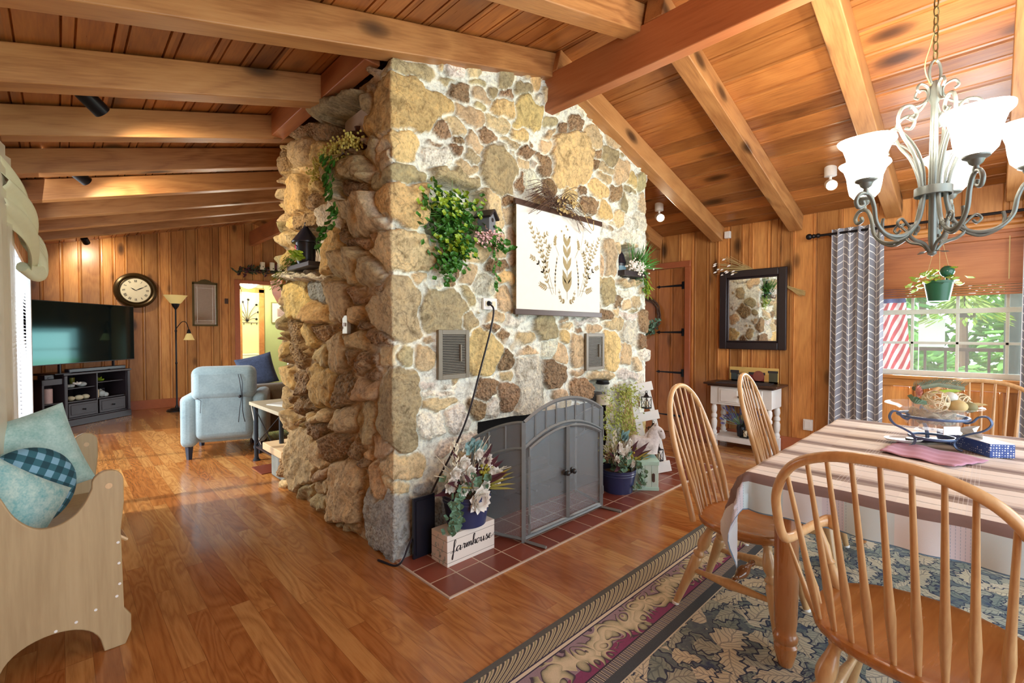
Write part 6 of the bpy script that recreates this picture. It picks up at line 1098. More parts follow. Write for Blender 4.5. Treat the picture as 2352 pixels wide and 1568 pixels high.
# buckets with flowers
M['navy_enamel'] = plain('navy_enamel', (48, 58, 98), .3)
def flower(mb, c, r_, n=34):
    for k in range(n):
        f_ = k / n; a_ = k * 2.4; el = .2 + 1.1 * (1 - f_); mb.leaf(Vector(c) + Vector((math.cos(a_), -.2, math.sin(a_))) * r_ * .15, (math.cos(a_) * math.cos(el) , -math.sin(el), math.sin(a_) * math.cos(el)), (-math.cos(a_), -.4, -math.sin(a_)), r_ * (.6 + .35 * f_), r_ * .62, pointy=.62, fold=.12)
def bucket(label, flabel, loc, r0, r1, h, flowers, ivy, scale=1.0, seed=3, tilt=0):
    rd = random.Random(seed); t_ = thing('metal_bucket', label, 'bucket', loc); mb = MB(); mb.lathe([(r0, 0), (r0, .004), (r1 * .96, h * .74), (r1 * .99, h * .76), (r1 * .97, h * .79), (r1 * .98, h * .85), (r1 * 1.01, h * .87), (r1 * .99, h * .9), (r1, h), (r1 * 1.02, h * 1.01), (r1 * .97, h * 1.01), (r1 * .9, h * .8)], seg=36, cap=False); mb.lathe([(r0, .002), (.001, .002)], cap=False, seg=36); build('body', mb, 'navy_enamel', t_)
    mb = MB(); mb.lathe([(r1 * .9, h * .8), (.001, h * .84)], cap=False); build('filler', mb, 'twig', t_)
    f_ = thing('flower_arrangement', flabel, 'flowers', (loc[0], loc[1], loc[2] + h)); s_ = scale
    mb = MB(); [flower(mb, (x * s_, y * s_, z * s_), r_ * s_) for x, y, z, r_ in flowers]; build('cream_blooms', mb, 'petal', f_, smooth=60)
    mb = MB(); [mb.leaf((rd.uniform(-.02, .02), rd.uniform(-.06, 0), .04), (math.cos(a_), rd.uniform(-.7, .1), math.sin(a_) + .15), (0, -1, .4), rd.uniform(.2, .3) * s_, .045 * s_) for a_ in (2.9, 2.6, 3.3, .1, .35, .6, .8, 2.2, 1.0, .25)]; build('burgundy_leaves', mb, 'burgundy', f_)
    mb = MB(); [mb.leaf((.03, -.06, .03), (math.cos(a_), -.5, math.sin(a_)), (0, -.3, 1), .25 * s_, .03) for a_ in (-.15, 0, .2, .35, .5, 2.8)]; build('olive_blades', mb, plain('olive_blade', (160, 146, 64), .6), f_)
    mb = MB()
    for k in range(16):
        a_ = rd.uniform(.35, 1.3) if k > 4 else rd.uniform(1.8, 2.6); L = rd.uniform(.22, .36) * s_; d_ = Vector((math.cos(a_), rd.uniform(-.3, .1), math.sin(a_))); mb.tube(spline([(.02, 0, .05), d_ * L * .5 + Vector((0, 0, .03)), d_ * L + Vector((rd.uniform(-.03, .03), 0, rd.uniform(-.02, .02)))], 4), .0022, 4)
        mb.tube([d_ * L * .6, d_ * L * .8 + Vector((.03, 0, .02))], .0018, 3)
    build('bleached_twigs', mb, plain('bleached', (222, 212, 186), .8), f_)
    mb = MB(); [mb.leaf((-.10 * s_ + rd.gauss(0, .02), -.03, .06 + k * .006), (rd.uniform(-.9, .3), -.2, 1), (0, -1, 0), .035, .012) for k in range(44)]; build('wheat_plume', mb, plain('ivory_plume', (236, 228, 204), .8), f_, smooth=0)
    mb = MB(); [mb.leaf((rd.gauss(0, .09), rd.uniform(-.12, .06), rd.uniform(-.01, .12)), (rd.uniform(-1, 1), rd.uniform(-1, 0), rd.uniform(-.4, 1)), (0, -1, .5), .06, .045) for _ in range(60)]; build('filler_leaves', mb, 'leaf_grey', f_)
    mb = MB(); [mb.ball((.085 * s_ + rd.gauss(0, .022), -.08 + rd.gauss(0, .012), .09 * s_ + rd.gauss(0, .035)), .011, 5, 4) for _ in range(70)]; build('green_berries', mb, plain('chartreuse', (150, 144, 40), .6, var=.3), f_, smooth=50)
    mb = MB(); [mb.leaf((.07 * s_ + rd.gauss(0, .03), .0, .22 * s_ + rd.gauss(0, .02)), (rd.uniform(-.6, .8), -.3, .7), (0, -1, 0), .08, .055) for _ in range(9)]; build('blue_leaves', mb, plain('blue_leaf', (150, 186, 186), .6), f_)
    mb = MB(); [mb.leaf((x + rd.uniform(-.035, .035), y + rd.uniform(-.02, .02), z + rd.uniform(-.02, .02)), (rd.uniform(-1, 1), -.6, rd.uniform(-.8, .3)), (0, -1, .3), .045, .042, pointy=.4) for x, y, z in ivy for _ in range(7)]; build('ivy_leaves', mb, 'leaf_grey', f_); mb = MB(); mb.tube(spline(ivy), .002, 4); [mb.tube(spline([(x, y, z), (x + rd.uniform(-.03, .03), y - .01, z - .03), (x + rd.uniform(-.04, .04), y, z - .05)], 3), .0014, 3) for x, y, z in ivy for _ in range(3)]; build('ivy_stems', mb, 'straw', f_)
bucket('navy blue metal bucket on the white farmhouse box', 'cream and burgundy flower arrangement in the bucket on farmhouse box', (1.775, 2.225, .192), .118, .148, .185,
       [(-.02, -.13, -.01, .085), (-.17, -.06, .09, .05), (-.05, -.04, .10, .055), (-.05, -.02, .18, .06), (.10, -.04, .18, .065), (.18, -.06, .07, .06), (.0, -.06, .06, .05), (-.10, -.08, .05, .045), (-.13, -.05, .15, .045), (.05, -.05, .23, .04), (.13, -.07, .11, .045), (-.02, -.05, .13, .05), (.06, -.10, .05, .04)],
       [(-.13, -.09, .03), (-.165, -.08, -.02), (-.15, -.09, -.06), (-.18, -.075, -.09), (-.16, -.08, -.13), (-.185, -.07, -.165)])
bucket('navy blue metal bucket standing on tiles right of the screen', 'white and green flower arrangement in the bucket right of screen', (3.385, 2.19, .010), .12, .148, .19,
       [(.03, -.05, .14, .07), (-.08, -.05, .20, .05), (.09, -.06, .12, .055), (.16, -.05, .09, .05), (-.12, -.05, .10, .045), (.0, -.08, .08, .05), (-.04, -.05, .15, .05), (.10, -.04, .2, .045), (.2, -.04, .14, .035), (.05, -.1, .05, .04)],
       [(.10, -.12, .05), (.16, -.12, .02), (.20, -.10, -.03), (.12, -.14, -.05), (.14, -.14, -.10), (.20, -.13, -.12), (.05, -.14, -.12)], 1.0, 8)
# farmhouse box
t = thing('farmhouse_box', 'white plank box lettered farmhouse on the tiles under the bucket', 'box', (1.745, 2.215, .010)); mb = MB(); tf_ = NT('shiplap'); v = tf_.coord(); s3 = tf_.n('SeparateXYZ', {0: v}); gz = tf_.math('LESS_THAN', tf_.math('ABSOLUTE', tf_.math('SUBTRACT', tf_.math('FRACT', tf_.math('ADD', tf_.math('DIVIDE', s3.outputs[2], .062), .15)), .5)), .02); tf_.p(Base_Color=tf_.mix(gz, s2l((232, 226, 216)), s2l((120, 112, 104))), Roughness=.7); M['shiplap'] = tf_.m
mb.box(-.18, .18, -.078, .078, 0, .18); build('box', mb, 'shiplap', t, bevel=.002)
# handwriting: strokes in a unit frame (x advance, y up), slanted script
GL = {'f': ([(-.25, .02), (0, .12), (.22, .75), (.22, 1.05), (.1, 1.0), (.08, .5), (.06, -.45), (.0, -.6), (-.06, -.4), (.1, -.02), (.35, .06)], .36), 'a': ([(.42, .38), (.25, .46), (.06, .3), (.06, .08), (.2, .0), (.38, .2), (.44, .42), (.42, .1), (.52, .0), (.64, .12)], .6),
      'r': ([(.0, .1), (.14, .42), (.16, .48), (.22, .40), (.34, .42), (.30, .2), (.32, .02), (.46, .1)], .44), 'm': ([(.0, .1), (.1, .42), (.12, .02), (.2, .3), (.3, .44), (.34, .3), (.34, .02), (.42, .3), (.52, .44), (.56, .3), (.58, .04), (.7, .1)], .68),
      'h': ([(.0, .1), (.2, .6), (.26, .95), (.18, 1.02), (.12, .8), (.1, .02), (.18, .3), (.3, .44), (.36, .3), (.36, .04), (.48, .08)], .46), 'o': ([(.0, .1), (.14, .4), (.28, .44), (.1, .4), (.06, .14), (.18, 0), (.34, .14), (.34, .36), (.24, .44), (.38, .38), (.5, .38)], .5),
      'u': ([(.0, .36), (.06, .42), (.08, .1), (.18, 0), (.3, .16), (.36, .42), (.36, .1), (.44, 0), (.54, .1)], .52), 's': ([(.0, .08), (.16, .4), (.22, .5), (.22, .36), (.32, .18), (.24, 0), (.08, .04), (.24, .0), (.42, .12)], .4), 'e': ([(.0, .1), (.2, .2), (.3, .36), (.2, .46), (.08, .3), (.08, .1), (.22, 0), (.42, .1), (.75, .42), (.8, .55)], .5)}
mb = MB(); x = 0; sc_t = .064
for chx in 'farmhouse':
    pts, ad = GL[chx]; sp_ = spline([((x + a_ + .12 * b_) * sc_t * 1.06, 0, b_ * sc_t) for a_, b_ in pts], 5)
    for a_, b_ in zip(sp_[:-1], sp_[1:]):
        d_ = b_ - a_
        if d_.length < 1e-6: continue
        d_.normalize(); w_ = .0013 + .0026 * max(0, -d_.z); n_ = Vector((-d_.z, 0, d_.x)) * w_; mb.add([(p.x - .142, -.0795, p.z + .075) for p in (a_ + n_ - d_ * .0006, a_ - n_ - d_ * .0006, b_ - n_ + d_ * .0006, b_ + n_ + d_ * .0006)], [(0, 1, 2, 3)])
    x += ad
build('lettering', mb, 'black_satin', t, smooth=0)
mb = MB(); [mb.leaf((-.1815, random.uniform(-.06, .06), random.uniform(.02, .15)), (0, random.uniform(-1, 1), random.uniform(-1, 1)), (-1, 0, 0), .025, .012, fold=0) for _ in range(26)]; build('leaf_print', mb, plain('pale_print', (190, 200, 192), .8), t, smooth=0)
# crate, horse, ladder
lat = Vector((.717, -.697, 0)); fwd = Vector((.697, .717, 0)); ang = math.atan2(lat.y, lat.x)
t = thing('mint_crate', 'pale mint green wooden crate with a handle slot under the horse', 'crate', (3.66, 2.125, .010), R(-50)); mb = MB(); mb.box(-.112, .112, -.15, .15, .0, .245)
build('crate_body', mb, plain('mint', (200, 226, 216), .65, var=.06), t, bevel=.003); mb = MB()
for b in ((-.115, .115, -.156, -.15, 0, .03), (-.115, .115, -.156, -.15, .215, .248)): mb.box(*b)
mb.box(-.12, .12, -.155, .155, .245, .252); build('trim_boards', mb, M['mint'] if 'mint' in M else plain('mint2', (186, 226, 212), .65), t, bevel=.002); mb = MB(); [mb.box(x - .001, x + .001, -.1515, -.15, .03, .215) for x in (-.06, 0.0, .055)]; build('plank_gaps', mb, plain('mint_dark', (110, 160, 150), .7), t); mb = MB(); mb.prism(rounded(.022, .075, .011, 5, .07, .11), -.1565, -.1502); build('handle_slot', mb, 'dark_brown', t)
t = thing('horse_statue', 'whitewashed carved horse statue sitting on the mint crate', 'statue', (3.675, 2.115, .264), ang)
bm = bmesh.new(); vs_ = [bm.verts.new(p) for p in ((-.02, 0, .10), (-.10, 0, .115), (-.155, 0, .09), (.06, 0, .09), (.075, 0, .15), (.085, 0, .21), (.105, 0, .245), (.14, 0, .225), (.165, 0, .17), (.17, 0, .145), (.055, 0, .03), (-.15, 0, .02), (-.19, 0, .06))]
rad_ = [(.075, .08), (.078, .08), (.065, .07), (.078, .085), (.05, .07), (.036, .055), (.032, .038), (.030, .034), (.022, .026), (.02, .02), (.07, .07), (.07, .05), (.03, .03)]
for a_, b_ in ((0, 1), (1, 2), (0, 3), (3, 4), (4, 5), (5, 6), (6, 7), (7, 8), (8, 9), (3, 10), (2, 11), (2, 12)): bm.edges.new((vs_[a_], vs_[b_]))
me_ = bpy.data.meshes.new('horse_body'); bm.to_mesh(me_); bm.free(); ho = bpy.data.objects.new('body', me_); COL.objects.link(ho); ho.parent = t; md = ho.modifiers.new('k', 'SKIN')
for i_, sv in enumerate(me_.skin_vertices[0].data): sv.radius = rad_[i_]; sv.use_root = (i_ == 0)
ho.modifiers.new('s', 'SUBSURF').render_levels = 3; ho.modifiers['s'].levels = 2; md.use_smooth_shade = True
fabric('whitewash_wood', (176, 168, 168), (226, 222, 218), 18, 90, .85, .4); me_.materials.append(M['whitewash_wood'])
mb = MB()
for s_ in (-1, 1): mb.leaf((.10, s_ * .018, .262), (-.1, s_ * .2, 1), (1, 0, 0), .035, .018)
build('ears', mb, 'whitewash_wood', t); mb = MB()
for k in range(16): f_ = k / 15; mb.ball((.012 + .085 * f_, 0, .17 + .095 * f_), .016, 6, 4, sc=(1, .8, 1.3))
for k in range(6): mb.ball((.12 + .008 * k, random.uniform(-.02, .02), .262 - .012 * k), .012, 6, 4)
build('mane', mb, 'whitewash_wood', t); mb = MB()
for k in range(30): mb.tube(spline([(-.16, random.uniform(-.02, .02), .10), (-.21, random.uniform(-.04, .04), .08), (-.23 + random.uniform(-.03, .03), random.uniform(-.06, .06), -.0)], 4), .003, 4)
build('tail', mb, 'straw', t); mb = MB(); [mb.ball((.142, s_ * .029, .222), .006, 6, 4) for s_ in (-1, 1)]; build('eyes', mb, 'twig', t)
t = thing('ladder_shelf', 'leaning white plank ladder holding small lanterns beside the chimney', 'ladder', (4.05, 2.22, .010), ang); TL_ = Matrix.Translation((.04, 0, 0)) @ Matrix.Rotation(R(-11), 4, 'Y') @ Matrix.Rotation(R(-8), 4, 'X')
mb = MB(); mb.box(-.115, -.045, 0, .02, 0, .86, mat=TL_); mb.box(.055, .10, 0, .02, 0, .86, mat=TL_); build('rails', mb, 'white_paint', t, bevel=.002)
for z in (.78, .50, .0): mb = MB(); mb.box(-.125, .125, -.02, .0, z, z + (.085 if z else .10), mat=TL_); build('rung', mb, 'white_paint', t, bevel=.002)
for i, z in enumerate((.60, .31, .10)): l_ = lantern(['top black lantern hanging on the white ladder', 'middle black lantern on the white ladder behind horse', 'lowest black lantern on the white ladder behind the crate'][i], (0, 0, 0), .17, .034, rz=ang + .5); l_.location = t.matrix_basis @ (Matrix.Translation((4.05, 2.22, .01)) @ Matrix.Rotation(ang, 4, 'Z')).inverted() @ Vector((0, 0, 0)) if 0 else (Matrix.Translation((4.05, 2.22, .01)) @ Matrix.Rotation(ang, 4, 'Z') @ TL_) @ Vector((.01, -.05, z + .02)); l_['group'] = 'lanterns on the white ladder'
# ------------------------------------------------------------------ table setting
bt = (3.14, .20, .774)
t = thing('bowl_stand', 'blue grey scrolled iron bowl stand on the dining table', 'stand', bt); IR = plain('blue_iron', (92, 112, 146), .4, .3)
for k in range(3):
    a_ = ang + R(90 - 30 + 120 * k) + R(0); c_, s_ = math.cos(a_), math.sin(a_); pr_ = [(.12, .135), (.145, .150), (.165, .17), (.185, .20), (.21, .185), (.205, .15), (.175, .115), (.12, .085), (.085, .055), (.09, .02), (.11, .002)]
    mb = MB(); mb.tube(spline([(c_ * r_, s_ * r_, z) for r_, z in [(.13, .17), (.115, .155), (.125, .14), (.15, .15), (.17, .175), (.20, .18), (.215, .15), (.19, .115), (.14, .09), (.10, .065), (.085, .035), (.095, .012), (.115, .004)]]), .0085, 6, flat=.6); build('leg', mb, IR, t)
for (r_, z) in ((.135, .155), (.088, .05)): mb = MB(); mb.tube([(r_ * math.cos(a_), r_ * math.sin(a_), z) for a_ in np.linspace(0, 2 * math.pi, 40)[:-1]], .007, 6, closed=True); build('ring', mb, IR, t)
t = thing('glass_bowl', 'clear glass bowl of dried decor on the iron stand', 'bowl', (bt[0], bt[1], bt[2] + .075)); mb = MB(); mb.lathe([(.03, .0), (.07, .008), (.105, .04), (.122, .085), (.125, .11), (.15, .125), (.19, .135), (.188, .139), (.15, .13), (.12, .115), (.117, .085), (.10, .045), (.065, .013), (.001, .008)], seg=40, cap=False); build('bowl', mb, 'glass', t)
mb = MB()
for k in range(60): a_ = random.uniform(0, 6.28); r_ = random.uniform(.03, .095); z = .03 + r_ * .3 + random.uniform(0, .04); mb.tube(spline([(r_ * math.cos(a_), r_ * math.sin(a_), z), (r_ * math.cos(a_ + .5), r_ * math.sin(a_ + .5), z + .02), (r_ * .9 * math.cos(a_ + 1), r_ * .9 * math.sin(a_ + 1), z - .005)], 3), .008, 5)
tag(build('raffia', mb, plain('raffia', (186, 172, 142), .8, var=.3), loc=(bt[0], bt[1], bt[2] + .075)), 'tangled dried raffia filling the glass bowl', 'filler', kind='stuff')
def wicker(label, c, r_): 
    mb = MB()
    for k in range(15):
        n_ = Vector((random.gauss(0, 1), random.gauss(0, 1), random.gauss(0, 1))).normalized(); u = n_.orthogonal().normalized(); w_ = n_.cross(u); mb.tube([(u * math.cos(a_) + w_ * math.sin(a_)) * r_ + n_ * r_ * random.uniform(-.1, .1) for a_ in np.linspace(0, 6.28, 22)[:-1]], .0028, 4, closed=True)
    simple('wicker_ball', label, 'ornament', mb, plain('wicker', (220, 206, 174), .7), c)
def bl(x, y, z): v_ = lat * x + fwd * y; return (bt[0] + v_.x, bt[1] + v_.y, bt[2] + .075 + z)
wicker('larger wicker ball at left of the glass bowl', bl(-.05, -.07, .165), .052); wicker('wicker ball at right side of the glass bowl', bl(.085, -.05, .155), .046)
mb = MB(); mb.ball((0, 0, 0), .03, sc=(1.1, 1, .85)); simple('decorative_egg', 'pale speckled egg between the two wicker balls', 'ornament', mb, plain('pale_egg', (208, 212, 204), .5), bl(.02, -.07, .185))
mb = MB(); mb.ball((0, 0, 0), .038, sc=(1.15, 1, .8)); simple('straw_ball', 'straw coloured fuzzy ball low in the front of bowl', 'ornament', mb, 'straw', bl(.03, -.10, .145))
mb = MB(); mb.ball((0, 0, 0), .032, sc=(1.2, 1, .8)); simple('mossy_stone', 'olive mossy stone ball low at right of bowl', 'ornament', mb, plain('olive_stone', (130, 124, 84), .7), bl(.085, -.10, .14))
mb = MB(); [mb.leaf((0, 0, 0), (math.cos(a_), math.sin(a_) * .4 - .3, .3), (0, -.5, 1), .075, .07, pointy=.5) for a_ in (2.6, 3.0, 3.4, 2.2)]; simple('green_leaf_bloom', 'green and cream leaf bloom at left edge of bowl', 'ornament', mb, 'leaf_grey', bl(-.11, -.03, .155))
mb = MB(); [flower(mb, (x, 0, 0), .04, 16) for x in (-.02, .02, .05)]; simple('pink_flower', 'pink fringed flower on top at left of bowl', 'flowers', mb, plain('salmon', (222, 160, 152), .7), bl(-.07, .02, .205))
mb = MB()
for k in range(60): f_ = k / 59; mb.leaf((-.12 + .24 * f_, 0, .02 * math.sin(3.1 * f_)), (.5 if k % 2 else .3, (-1 if k % 2 else 1) * .3, (.6 if (k // 6) % 2 else .8)), (0, -1, 0), .045, .006)
mb.tube([(-.12, 0, 0), (0, 0, .02), (.13, 0, 0)], .012, 6); simple('dried_cone_spike', 'long grey green dried spiky cone lying across the bowl top', 'ornament', mb, plain('grey_cone', (112, 118, 96), .8, var=.4, scale=60), bl(.05, .03, .215), rz=ang)
mb = MB(); mb.leaf((0, 0, 0), (1, 0, -.1), (0, 0, 1), .17, .05); simple('dried_leaf', 'golden dried leaf sticking out at right of bowl', 'ornament', mb, 'straw', bl(.09, -.02, .155), rz=ang)
mb = MB(); mb.leaf((0, 0, 0), (1, 0, .05), (0, -.4, 1), .16, .045); simple('dried_leaf', 'yellow green dried leaf across the middle of bowl', 'ornament', mb, 'leaf_lime', bl(-.03, -.02, .2), rz=ang)
# napkin, dish, remote, tissue box
P = []; nx_ = np.linspace(0, 1, 22)
q0, q1, q2, q3 = Vector((2.82, .365)), Vector((2.70, .10)), Vector((2.95, .0)), Vector((3.12, .33))
for a_ in nx_: P.append([(*(q0.lerp(q1, a_).lerp(q3.lerp(q2, a_), b_)), .006 + .003 * math.sin(a_ * 14 + b_ * 4) + .002 * math.sin(b_ * 21)) for b_ in nx_])
mb = MB(); mb.sheet(P); simple('pink_cloth', 'mauve pink cloth folded flat beneath the iron bowl stand', 'cloth', mb, plain('mauve', (196, 150, 172), .9, var=.08), (0, 0, .776), smooth=80, solid=.004)
mb = MB(); mb.lathe([(.02, 0), (.055, .004), (.062, .014), (.058, .014), (.05, .008), (.001, .006)], sx=1.5, seg=30, cap=False); simple('soap_dish', 'small white oval dish on the table left of stand', 'dish', mb, 'white_plastic', (3.15, .31, .785), rz=ang)
mb = MB(); mb.prism(rounded(.22, .045, .02), 0, .02, 'xy'); simple('remote_control', 'black remote lying on the table behind the bowl stand', 'remote', mb, 'black_satin', (3.22, .22, .782), rz=ang, bevel=.003)
t = thing('tissue_box', 'blue and white dotted tissue box on the dining table', 'tissue box', (3.22, .055, .775), math.atan2(-.262, -.367) + math.pi); TB = NT('tissue_print'); v = TB.coord(); vo = TB.n('TexVoronoi', {'Vector': TB.n('Mapping', {'Vector': v, 'Scale': (90, 90, 90)}).outputs[0], 'Scale': 1.0, 'Randomness': .15}).outputs['Distance']; w_ = TB.noise(v, 14, 1)
TB.p(Base_Color=TB.mix(TB.math('LESS_THAN', vo, TB.math('ADD', .20, TB.math('MULTIPLY', w_, .4))), s2l((52, 82, 156)), s2l((225, 232, 244))), Roughness=.4); M['tissue_print'] = TB.m
mb = MB(); mb.box(-.17, .17, -.05, .05, 0, .062); build('carton', mb, 'tissue_print', t, bevel=.002, smooth=0); mb = MB(); mb.box(-.168, .168, -.048, .048, .062, .064); build('top_face', mb, 'white_plastic', t, smooth=0); mb = MB(); mb.sheet([[(-.06 + .12 * i / 8, .03 * math.sin(i * 1.1) * j / 6, .06 + .055 * j / 6 * (1 - abs(i / 4 - 1) ** 2 * .7)) for j in range(7)] for i in range(9)]); build('tissue', mb, 'white_plastic', t, smooth=80)
mb = MB(); mb.box(-.04, .04, -.0015, .0015, -.02, .02, mat=Matrix.Rotation(.0, 4, 'Z')); simple('price_tag', 'small blank white card tucked under the glass bowl', 'card', mb, 'white_paint', (bt[0] - .085, bt[1] - .075, bt[2] + .105), rz=ang, smooth=0)
# ------------------------------------------------------------------ chandelier
CH = (3.045, .206, 0); t = thing('chandelier', 'grey wrought iron chandelier with five glowing frosted glass shades', 'chandelier', CH, ang); PW = plain('pewter_iron', (116, 122, 118), .38, .45)
mb = MB(); mb.lathe([(.004, 1.72), (.018, 1.73), (.012, 1.76), (.016, 1.80), (.016, 2.0), (.02, 2.03), (.018, 2.2), (.014, 2.45), (.026, 2.48), (.026, 2.52), (.012, 2.56)], seg=14); build('column', mb, PW, t)
mb = MB(); mb.lathe([(.068, 2.01), (.072, 2.012), (.072, 2.05), (.068, 2.052), (.06, 2.03)], seg=30, cap=False); build('band', mb, PW, t)
mb = MB(); mb.tube([(.028 * math.cos(a_), 0, 2.60 + .06 * math.sin(a_)) for a_ in np.linspace(0, 6.28, 20)[:-1]], .006, 6, closed=True); build('top_loop', mb, PW, t)
def arm_pts(c_, s_, pr_): return spline([(c_ * r_, s_ * r_, z) for r_, z in pr_], 7)
sh_prof = [(.03, 0), (.05, .008), (.068, .03), (.076, .07), (.082, .12), (.10, .165), (.122, .188), (.118, .19), (.096, .165), (.078, .12), (.072, .07), (.062, .035), (.03, .010)]
M['lit_glass'] = emis('lit_glass', (255, 248, 236), 3.5)
for k in range(5):
    a_ = R(180 + 72 * k); c_, s_ = math.cos(a_), math.sin(a_)
    mb = MB(); mb.tube(arm_pts(c_, s_, [(.045, 2.05), (.05, 1.97), (.075, 1.88), (.14, 1.82), (.22, 1.825), (.27, 1.88), (.285, 1.96), (.31, 2.015), (.35, 2.02), (.372, 1.985), (.36, 1.955), (.335, 1.965), (.34, 1.985)]), .0095, 8)
    mb.tube(arm_pts(c_, s_, [(.05, 2.0), (.085, 1.86), (.16, 1.80), (.23, 1.825), (.245, 1.865), (.24, 1.90)]), .007, 6)
    mb.tube(arm_pts(c_, s_, [(.10, 1.845), (.12, 1.87), (.15, 1.90), (.17, 1.88), (.155, 1.86), (.14, 1.875)]), .006, 6)
    build('arm', mb, PW, t, smooth=60)
    mb = MB(); mb.tube(arm_pts(c_, s_, [(.05, 2.03), (.065, 2.12), (.10, 2.22), (.15, 2.30), (.175, 2.37), (.155, 2.43), (.11, 2.44), (.085, 2.405), (.10, 2.375), (.125, 2.385)]), .008, 7)
    mb.tube(arm_pts(c_, s_, [(.04, 2.03), (.05, 2.15), (.10, 2.26), (.18, 2.33), (.215, 2.31), (.205, 2.28)]), .006, 6)
    mb.tube(arm_pts(c_, s_, [(.12, 2.43), (.06, 2.45), (.03, 2.49), (.035, 2.53), (.07, 2.545), (.085, 2.52), (.07, 2.505)]), .006, 6); build('scroll', mb, PW, t, smooth=60)
    mb = MB(); mb.tube(arm_pts(c_, s_, [(.01, 1.74), (.04, 1.78), (.09, 1.80), (.115, 1.83), (.10, 1.865), (.07, 1.86), (.075, 1.835)]), .008, 6); mb.leaf((c_ * .02, s_ * .02, 1.745), (c_, s_, -.2), (0, 0, 1), .045, .02); build('lower_scroll', mb, PW, t, smooth=60)
    e = Vector((c_ * .325, s_ * .325, 2.02)); mb = MB(); mb.lathe([(.008, -.005), (.012, .01), (.010, .025), (.022, .035), (.028, .05), (.045, .06), (.046, .066)], e, e + Vector((0, 0, 1)), 16); build('cup', mb, PW, t)
    mb = MB(); ph0 = k; mb.lathe([(r_, h_) for r_, h_ in sh_prof], e + Vector((0, 0, .062)), e + Vector((0, 0, 1)), 32, cap=False, wob=lambda an, h_: 1 + (.05 * math.cos(4 * an) if h_ > .15 else 0)); build('glass_shade', mb, 'lit_glass', t, smooth=70)
    wv = Matrix.Rotation(ang, 3, 'Z') @ e; lamp('chandelier_bulb', 'POINT', (CH[0] + wv.x, CH[1] + wv.y, 2.33), 15, (1, .9, .74), size=.05)
mb = MB(); mb2 = MB(); z = 2.66; k = 0
while z < 3.38:
    u = (1, 0) if k % 2 else (0, 1); mb.tube([(u[0] * .011 * math.cos(a_), u[1] * .011 * math.cos(a_), z + .026 * math.sin(a_) + .02) for a_ in np.linspace(0, 6.28, 14)[:-1]], .0032, 5, closed=True); z += .042; k += 1
build('chain', mb, plain('brass_dark', (110, 98, 62), .35, .6), t); mb2.tube(spline([(0, 0, 2.5), (-.05, 0, 2.62), (-.02, 0, 2.75), (.008, 0, 2.9), (-.006, 0, 3.2), (0, 0, 3.42)]), .0025, 5); build('wire', mb2, 'straw', t)
mb = MB(); mb.lathe([(.065, 3.445), (.06, 3.42), (.02, 3.40), (.008, 3.385)], seg=20); build('canopy', mb, PW, t)
# ------------------------------------------------------------------ ceiling spotlights
def spotlight(label, loc, d, L=.15, r_=.045, body='black_metal', lit=True, energy=28, col=(1, .86, .62)):
    t_ = thing('ceiling_spotlight', label, 'spotlight', loc); d = Vector(d).normalized(); e = Vector((0, 0, -.09)); mb = MB(); mb.lathe([(.05, .08), (.05, -.015), (.012, -.02), (.012, -.07)], (0, 0, 0), (0, 0, 1)); build('mount', mb, body, t_); mb = MB(); mb.lathe([(r_ * .6, -L * .4), (r_ * .95, -L * .3), (r_, 0), (r_, L * .6), (r_ * .9, L * .58)], e, e + d, 20, cap=False); mb.lathe([(r_ * .6, -L * .4), (.001, -L * .42)], e, e + d, 20, cap=False); build('can', mb, body, t_); mb = MB(); mb.lathe([(r_ * .8, L * .50), (r_ * .5, L * .55), (.001, L * .56)], e, e + d, 20, cap=False); build('bulb', mb, 'bulb', t_)
    w_ = Vector(loc) + e + d * (L * .75); s_ = lamp('spotlight_beam', 'SPOT', w_, energy, col, size=.04, spot=R(110), blend=.8); aim(s_, d)
spotlight('black can spotlight between the rafters nearer on the left slope', (.13, 3.62, zc(.13)), (.62, .42, -.45), L=.17, energy=60)
spotlight('black can spotlight farther back on the left slope', (.13, 5.45, zc(.13)), (.6, .5, -.35), L=.15, energy=60)
spotlight('dark spotlight close to the clock wall', (.30, 9.55, zc(.3)), (.3, .8, -.5), L=.12, energy=40)
spotlight('bright white spotlight on right slope above the plank door', (5.15, 2.78, zc(5.15) - .06), (-.75, -.62, -.35), body='white_plastic', energy=22)
spotlight('bright spotlight on right slope between chandelier shades and curtain rod', (5.15, 1.06, zc(5.15) - .06), (-.85, -.3, -.35), body='white_plastic', energy=22)
# ------------------------------------------------------------------ left window dressing
mb = MB()
for (y0, y1, z0, z1) in ((LY0, LY0 + .06, LZ0, LZ1), (LY1 - .06, LY1, LZ0, LZ1), (LY0, LY1, LZ1 - .06, LZ1), (LY0, LY1, LZ0, LZ0 + .06)): mb.box(XL - .05, XL + .03, y0, y1, z0, z1)
mb.box(XL, XL + .075, LY1 - .06, LY1 + .04, LZ0 - .04, LZ1 + .05)
for y in (5.0, 6.7): mb.box(XL - .05, XL - .0, y - .04, y + .04, LZ0, LZ1)
struct('window_2', mb, 'white_paint', bevel=.004)
mb = MB()
for (a, b, c, d) in ((7.9, 7.96, .4, 1.5), (9.74, 9.8, .4, 1.5), (8.82, 8.88, .4, 1.5), (7.9, 9.8, .4, .46), (7.9, 9.8, 1.44, 1.5), (7.9, 9.8, .94, .98)): mb.box(XR - .02, XR + .05, a, b, c, d)
struct('window_3', mb, 'white_paint', bevel=.004)
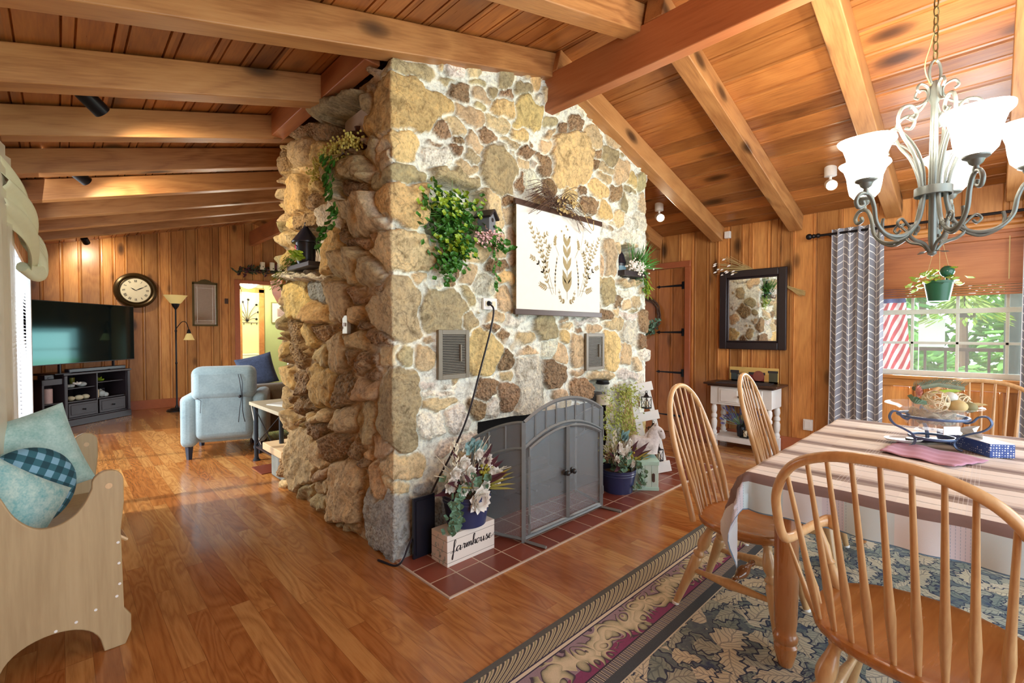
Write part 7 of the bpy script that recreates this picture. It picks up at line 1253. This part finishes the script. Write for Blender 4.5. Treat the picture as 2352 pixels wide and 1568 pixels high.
t = thing('horizontal_blind', 'white horizontal slat blind in the far left window', 'blind', (XL + .03, (LY0 + LY1) / 2 - .02, LZ0)); hw = (LY1 - LY0) / 2 - .05; mb = MB(); mb.box(-.02, .02, -hw, hw, LZ1 - LZ0 - .06, LZ1 - LZ0 - .01); build('headrail', mb, 'white_plastic', t); mb = MB()
for k in range(44): z = .06 + k * (LZ1 - LZ0 - .14) / 44; mb.box(-.02, .02, -hw, hw, z, z + .002, mat=Matrix.Translation((0, 0, z)) @ Matrix.Rotation(R(24), 4, 'Y') @ Matrix.Translation((0, 0, -z)))
tb = NT('blind_white'); M['blind_white'] = tb.p(Base_Color=s2l((240, 242, 246)), Roughness=.5, Transmission_Weight=.0, Emission_Color=s2l((210, 225, 255)), Emission_Strength=0); build('slats', mb, 'blind_white', t)
tc_ = NT('scroll_fabric'); v = tc_.coord('Object'); vn = tc_.n('VectorMath', {0: v, 1: tc_.n('VectorMath', {0: tc_.n('TexNoise', {'Vector': v, 'Scale': 5.0}).outputs[1], 'Scale': .25}, operation='SCALE').outputs[0]}, operation='ADD').outputs[0]; vo = tc_.n('TexVoronoi', {'Vector': vn, 'Scale': 7.0}).outputs['Distance']; tc_.p(Base_Color=tc_.ramp(tc_.math('FRACT', tc_.math('MULTIPLY', vo, 3.0)), [(0, s2l((120, 104, 96))), (.25, s2l((150, 134, 122))), (.32, s2l((226, 220, 212)))], 'CONSTANT'), Roughness=.9); M['scroll_fabric'] = tc_.m
ts = NT('sheer'); M['sheer'] = ts.p(Base_Color=s2l((236, 228, 200)), Roughness=.9, Alpha=.55)
curtain('patterned_curtain', 'curtain with brown scroll pattern at the left edge of photo', 'scroll_fabric', (-.25, 3.0, 0), (-.235, 4.65, 0), .12, 2.30, 7, .03, 1.6)
curtain('sheer_curtain', 'translucent cream sheer hanging over the scroll pattern curtain', 'sheer', (-.19, 3.0, 0), (-.18, 3.95, 0), .80, 2.27, 4, .02, 1.0)
t = thing('curtain_swag', 'pale yellow green scarf swag draped and knotted over left curtain', 'curtain', (0, 0, 0)); mb = MB(); P = []
for i in range(25):
    f_ = i / 24; row = []
    c0 = Vector((-.22, 3.35, 2.12)).lerp(Vector((-.15, 4.32, 1.78)), f_) + Vector((.05 * math.sin(f_ * 3.1), 0, .08 * math.sin(f_ * 2.4)))
    for j in range(15): g = j / 14; row.append(c0 + Vector((.018 * math.sin(g * 18 + f_ * 3) + .04 * math.sin(g * 3.1), .12 * (g - .5), .10 - .30 * g * (1 - .2 * f_))))
    P.append(row)
mb.sheet(P); build('scarf', mb, plain('pale_yellow', (226, 226, 190), .85, var=.05), t, smooth=80, solid=.003)
mb = MB()
for k in range(5): mb.tube(spline([(-.16 + k * .006, 4.25, 2.0 - k * .02), (-.10 + k * .004, 4.36, 1.95 - k * .03), (-.075, 4.40, 1.85 - k * .025), (-.10, 4.36, 1.76 - k * .012), (-.16, 4.25, 1.76)]), .032, 10)
build('knot_loop', mb, M['pale_yellow'] if 'pale_yellow' in M else bpy.data.materials['pale_yellow'], t, smooth=70)
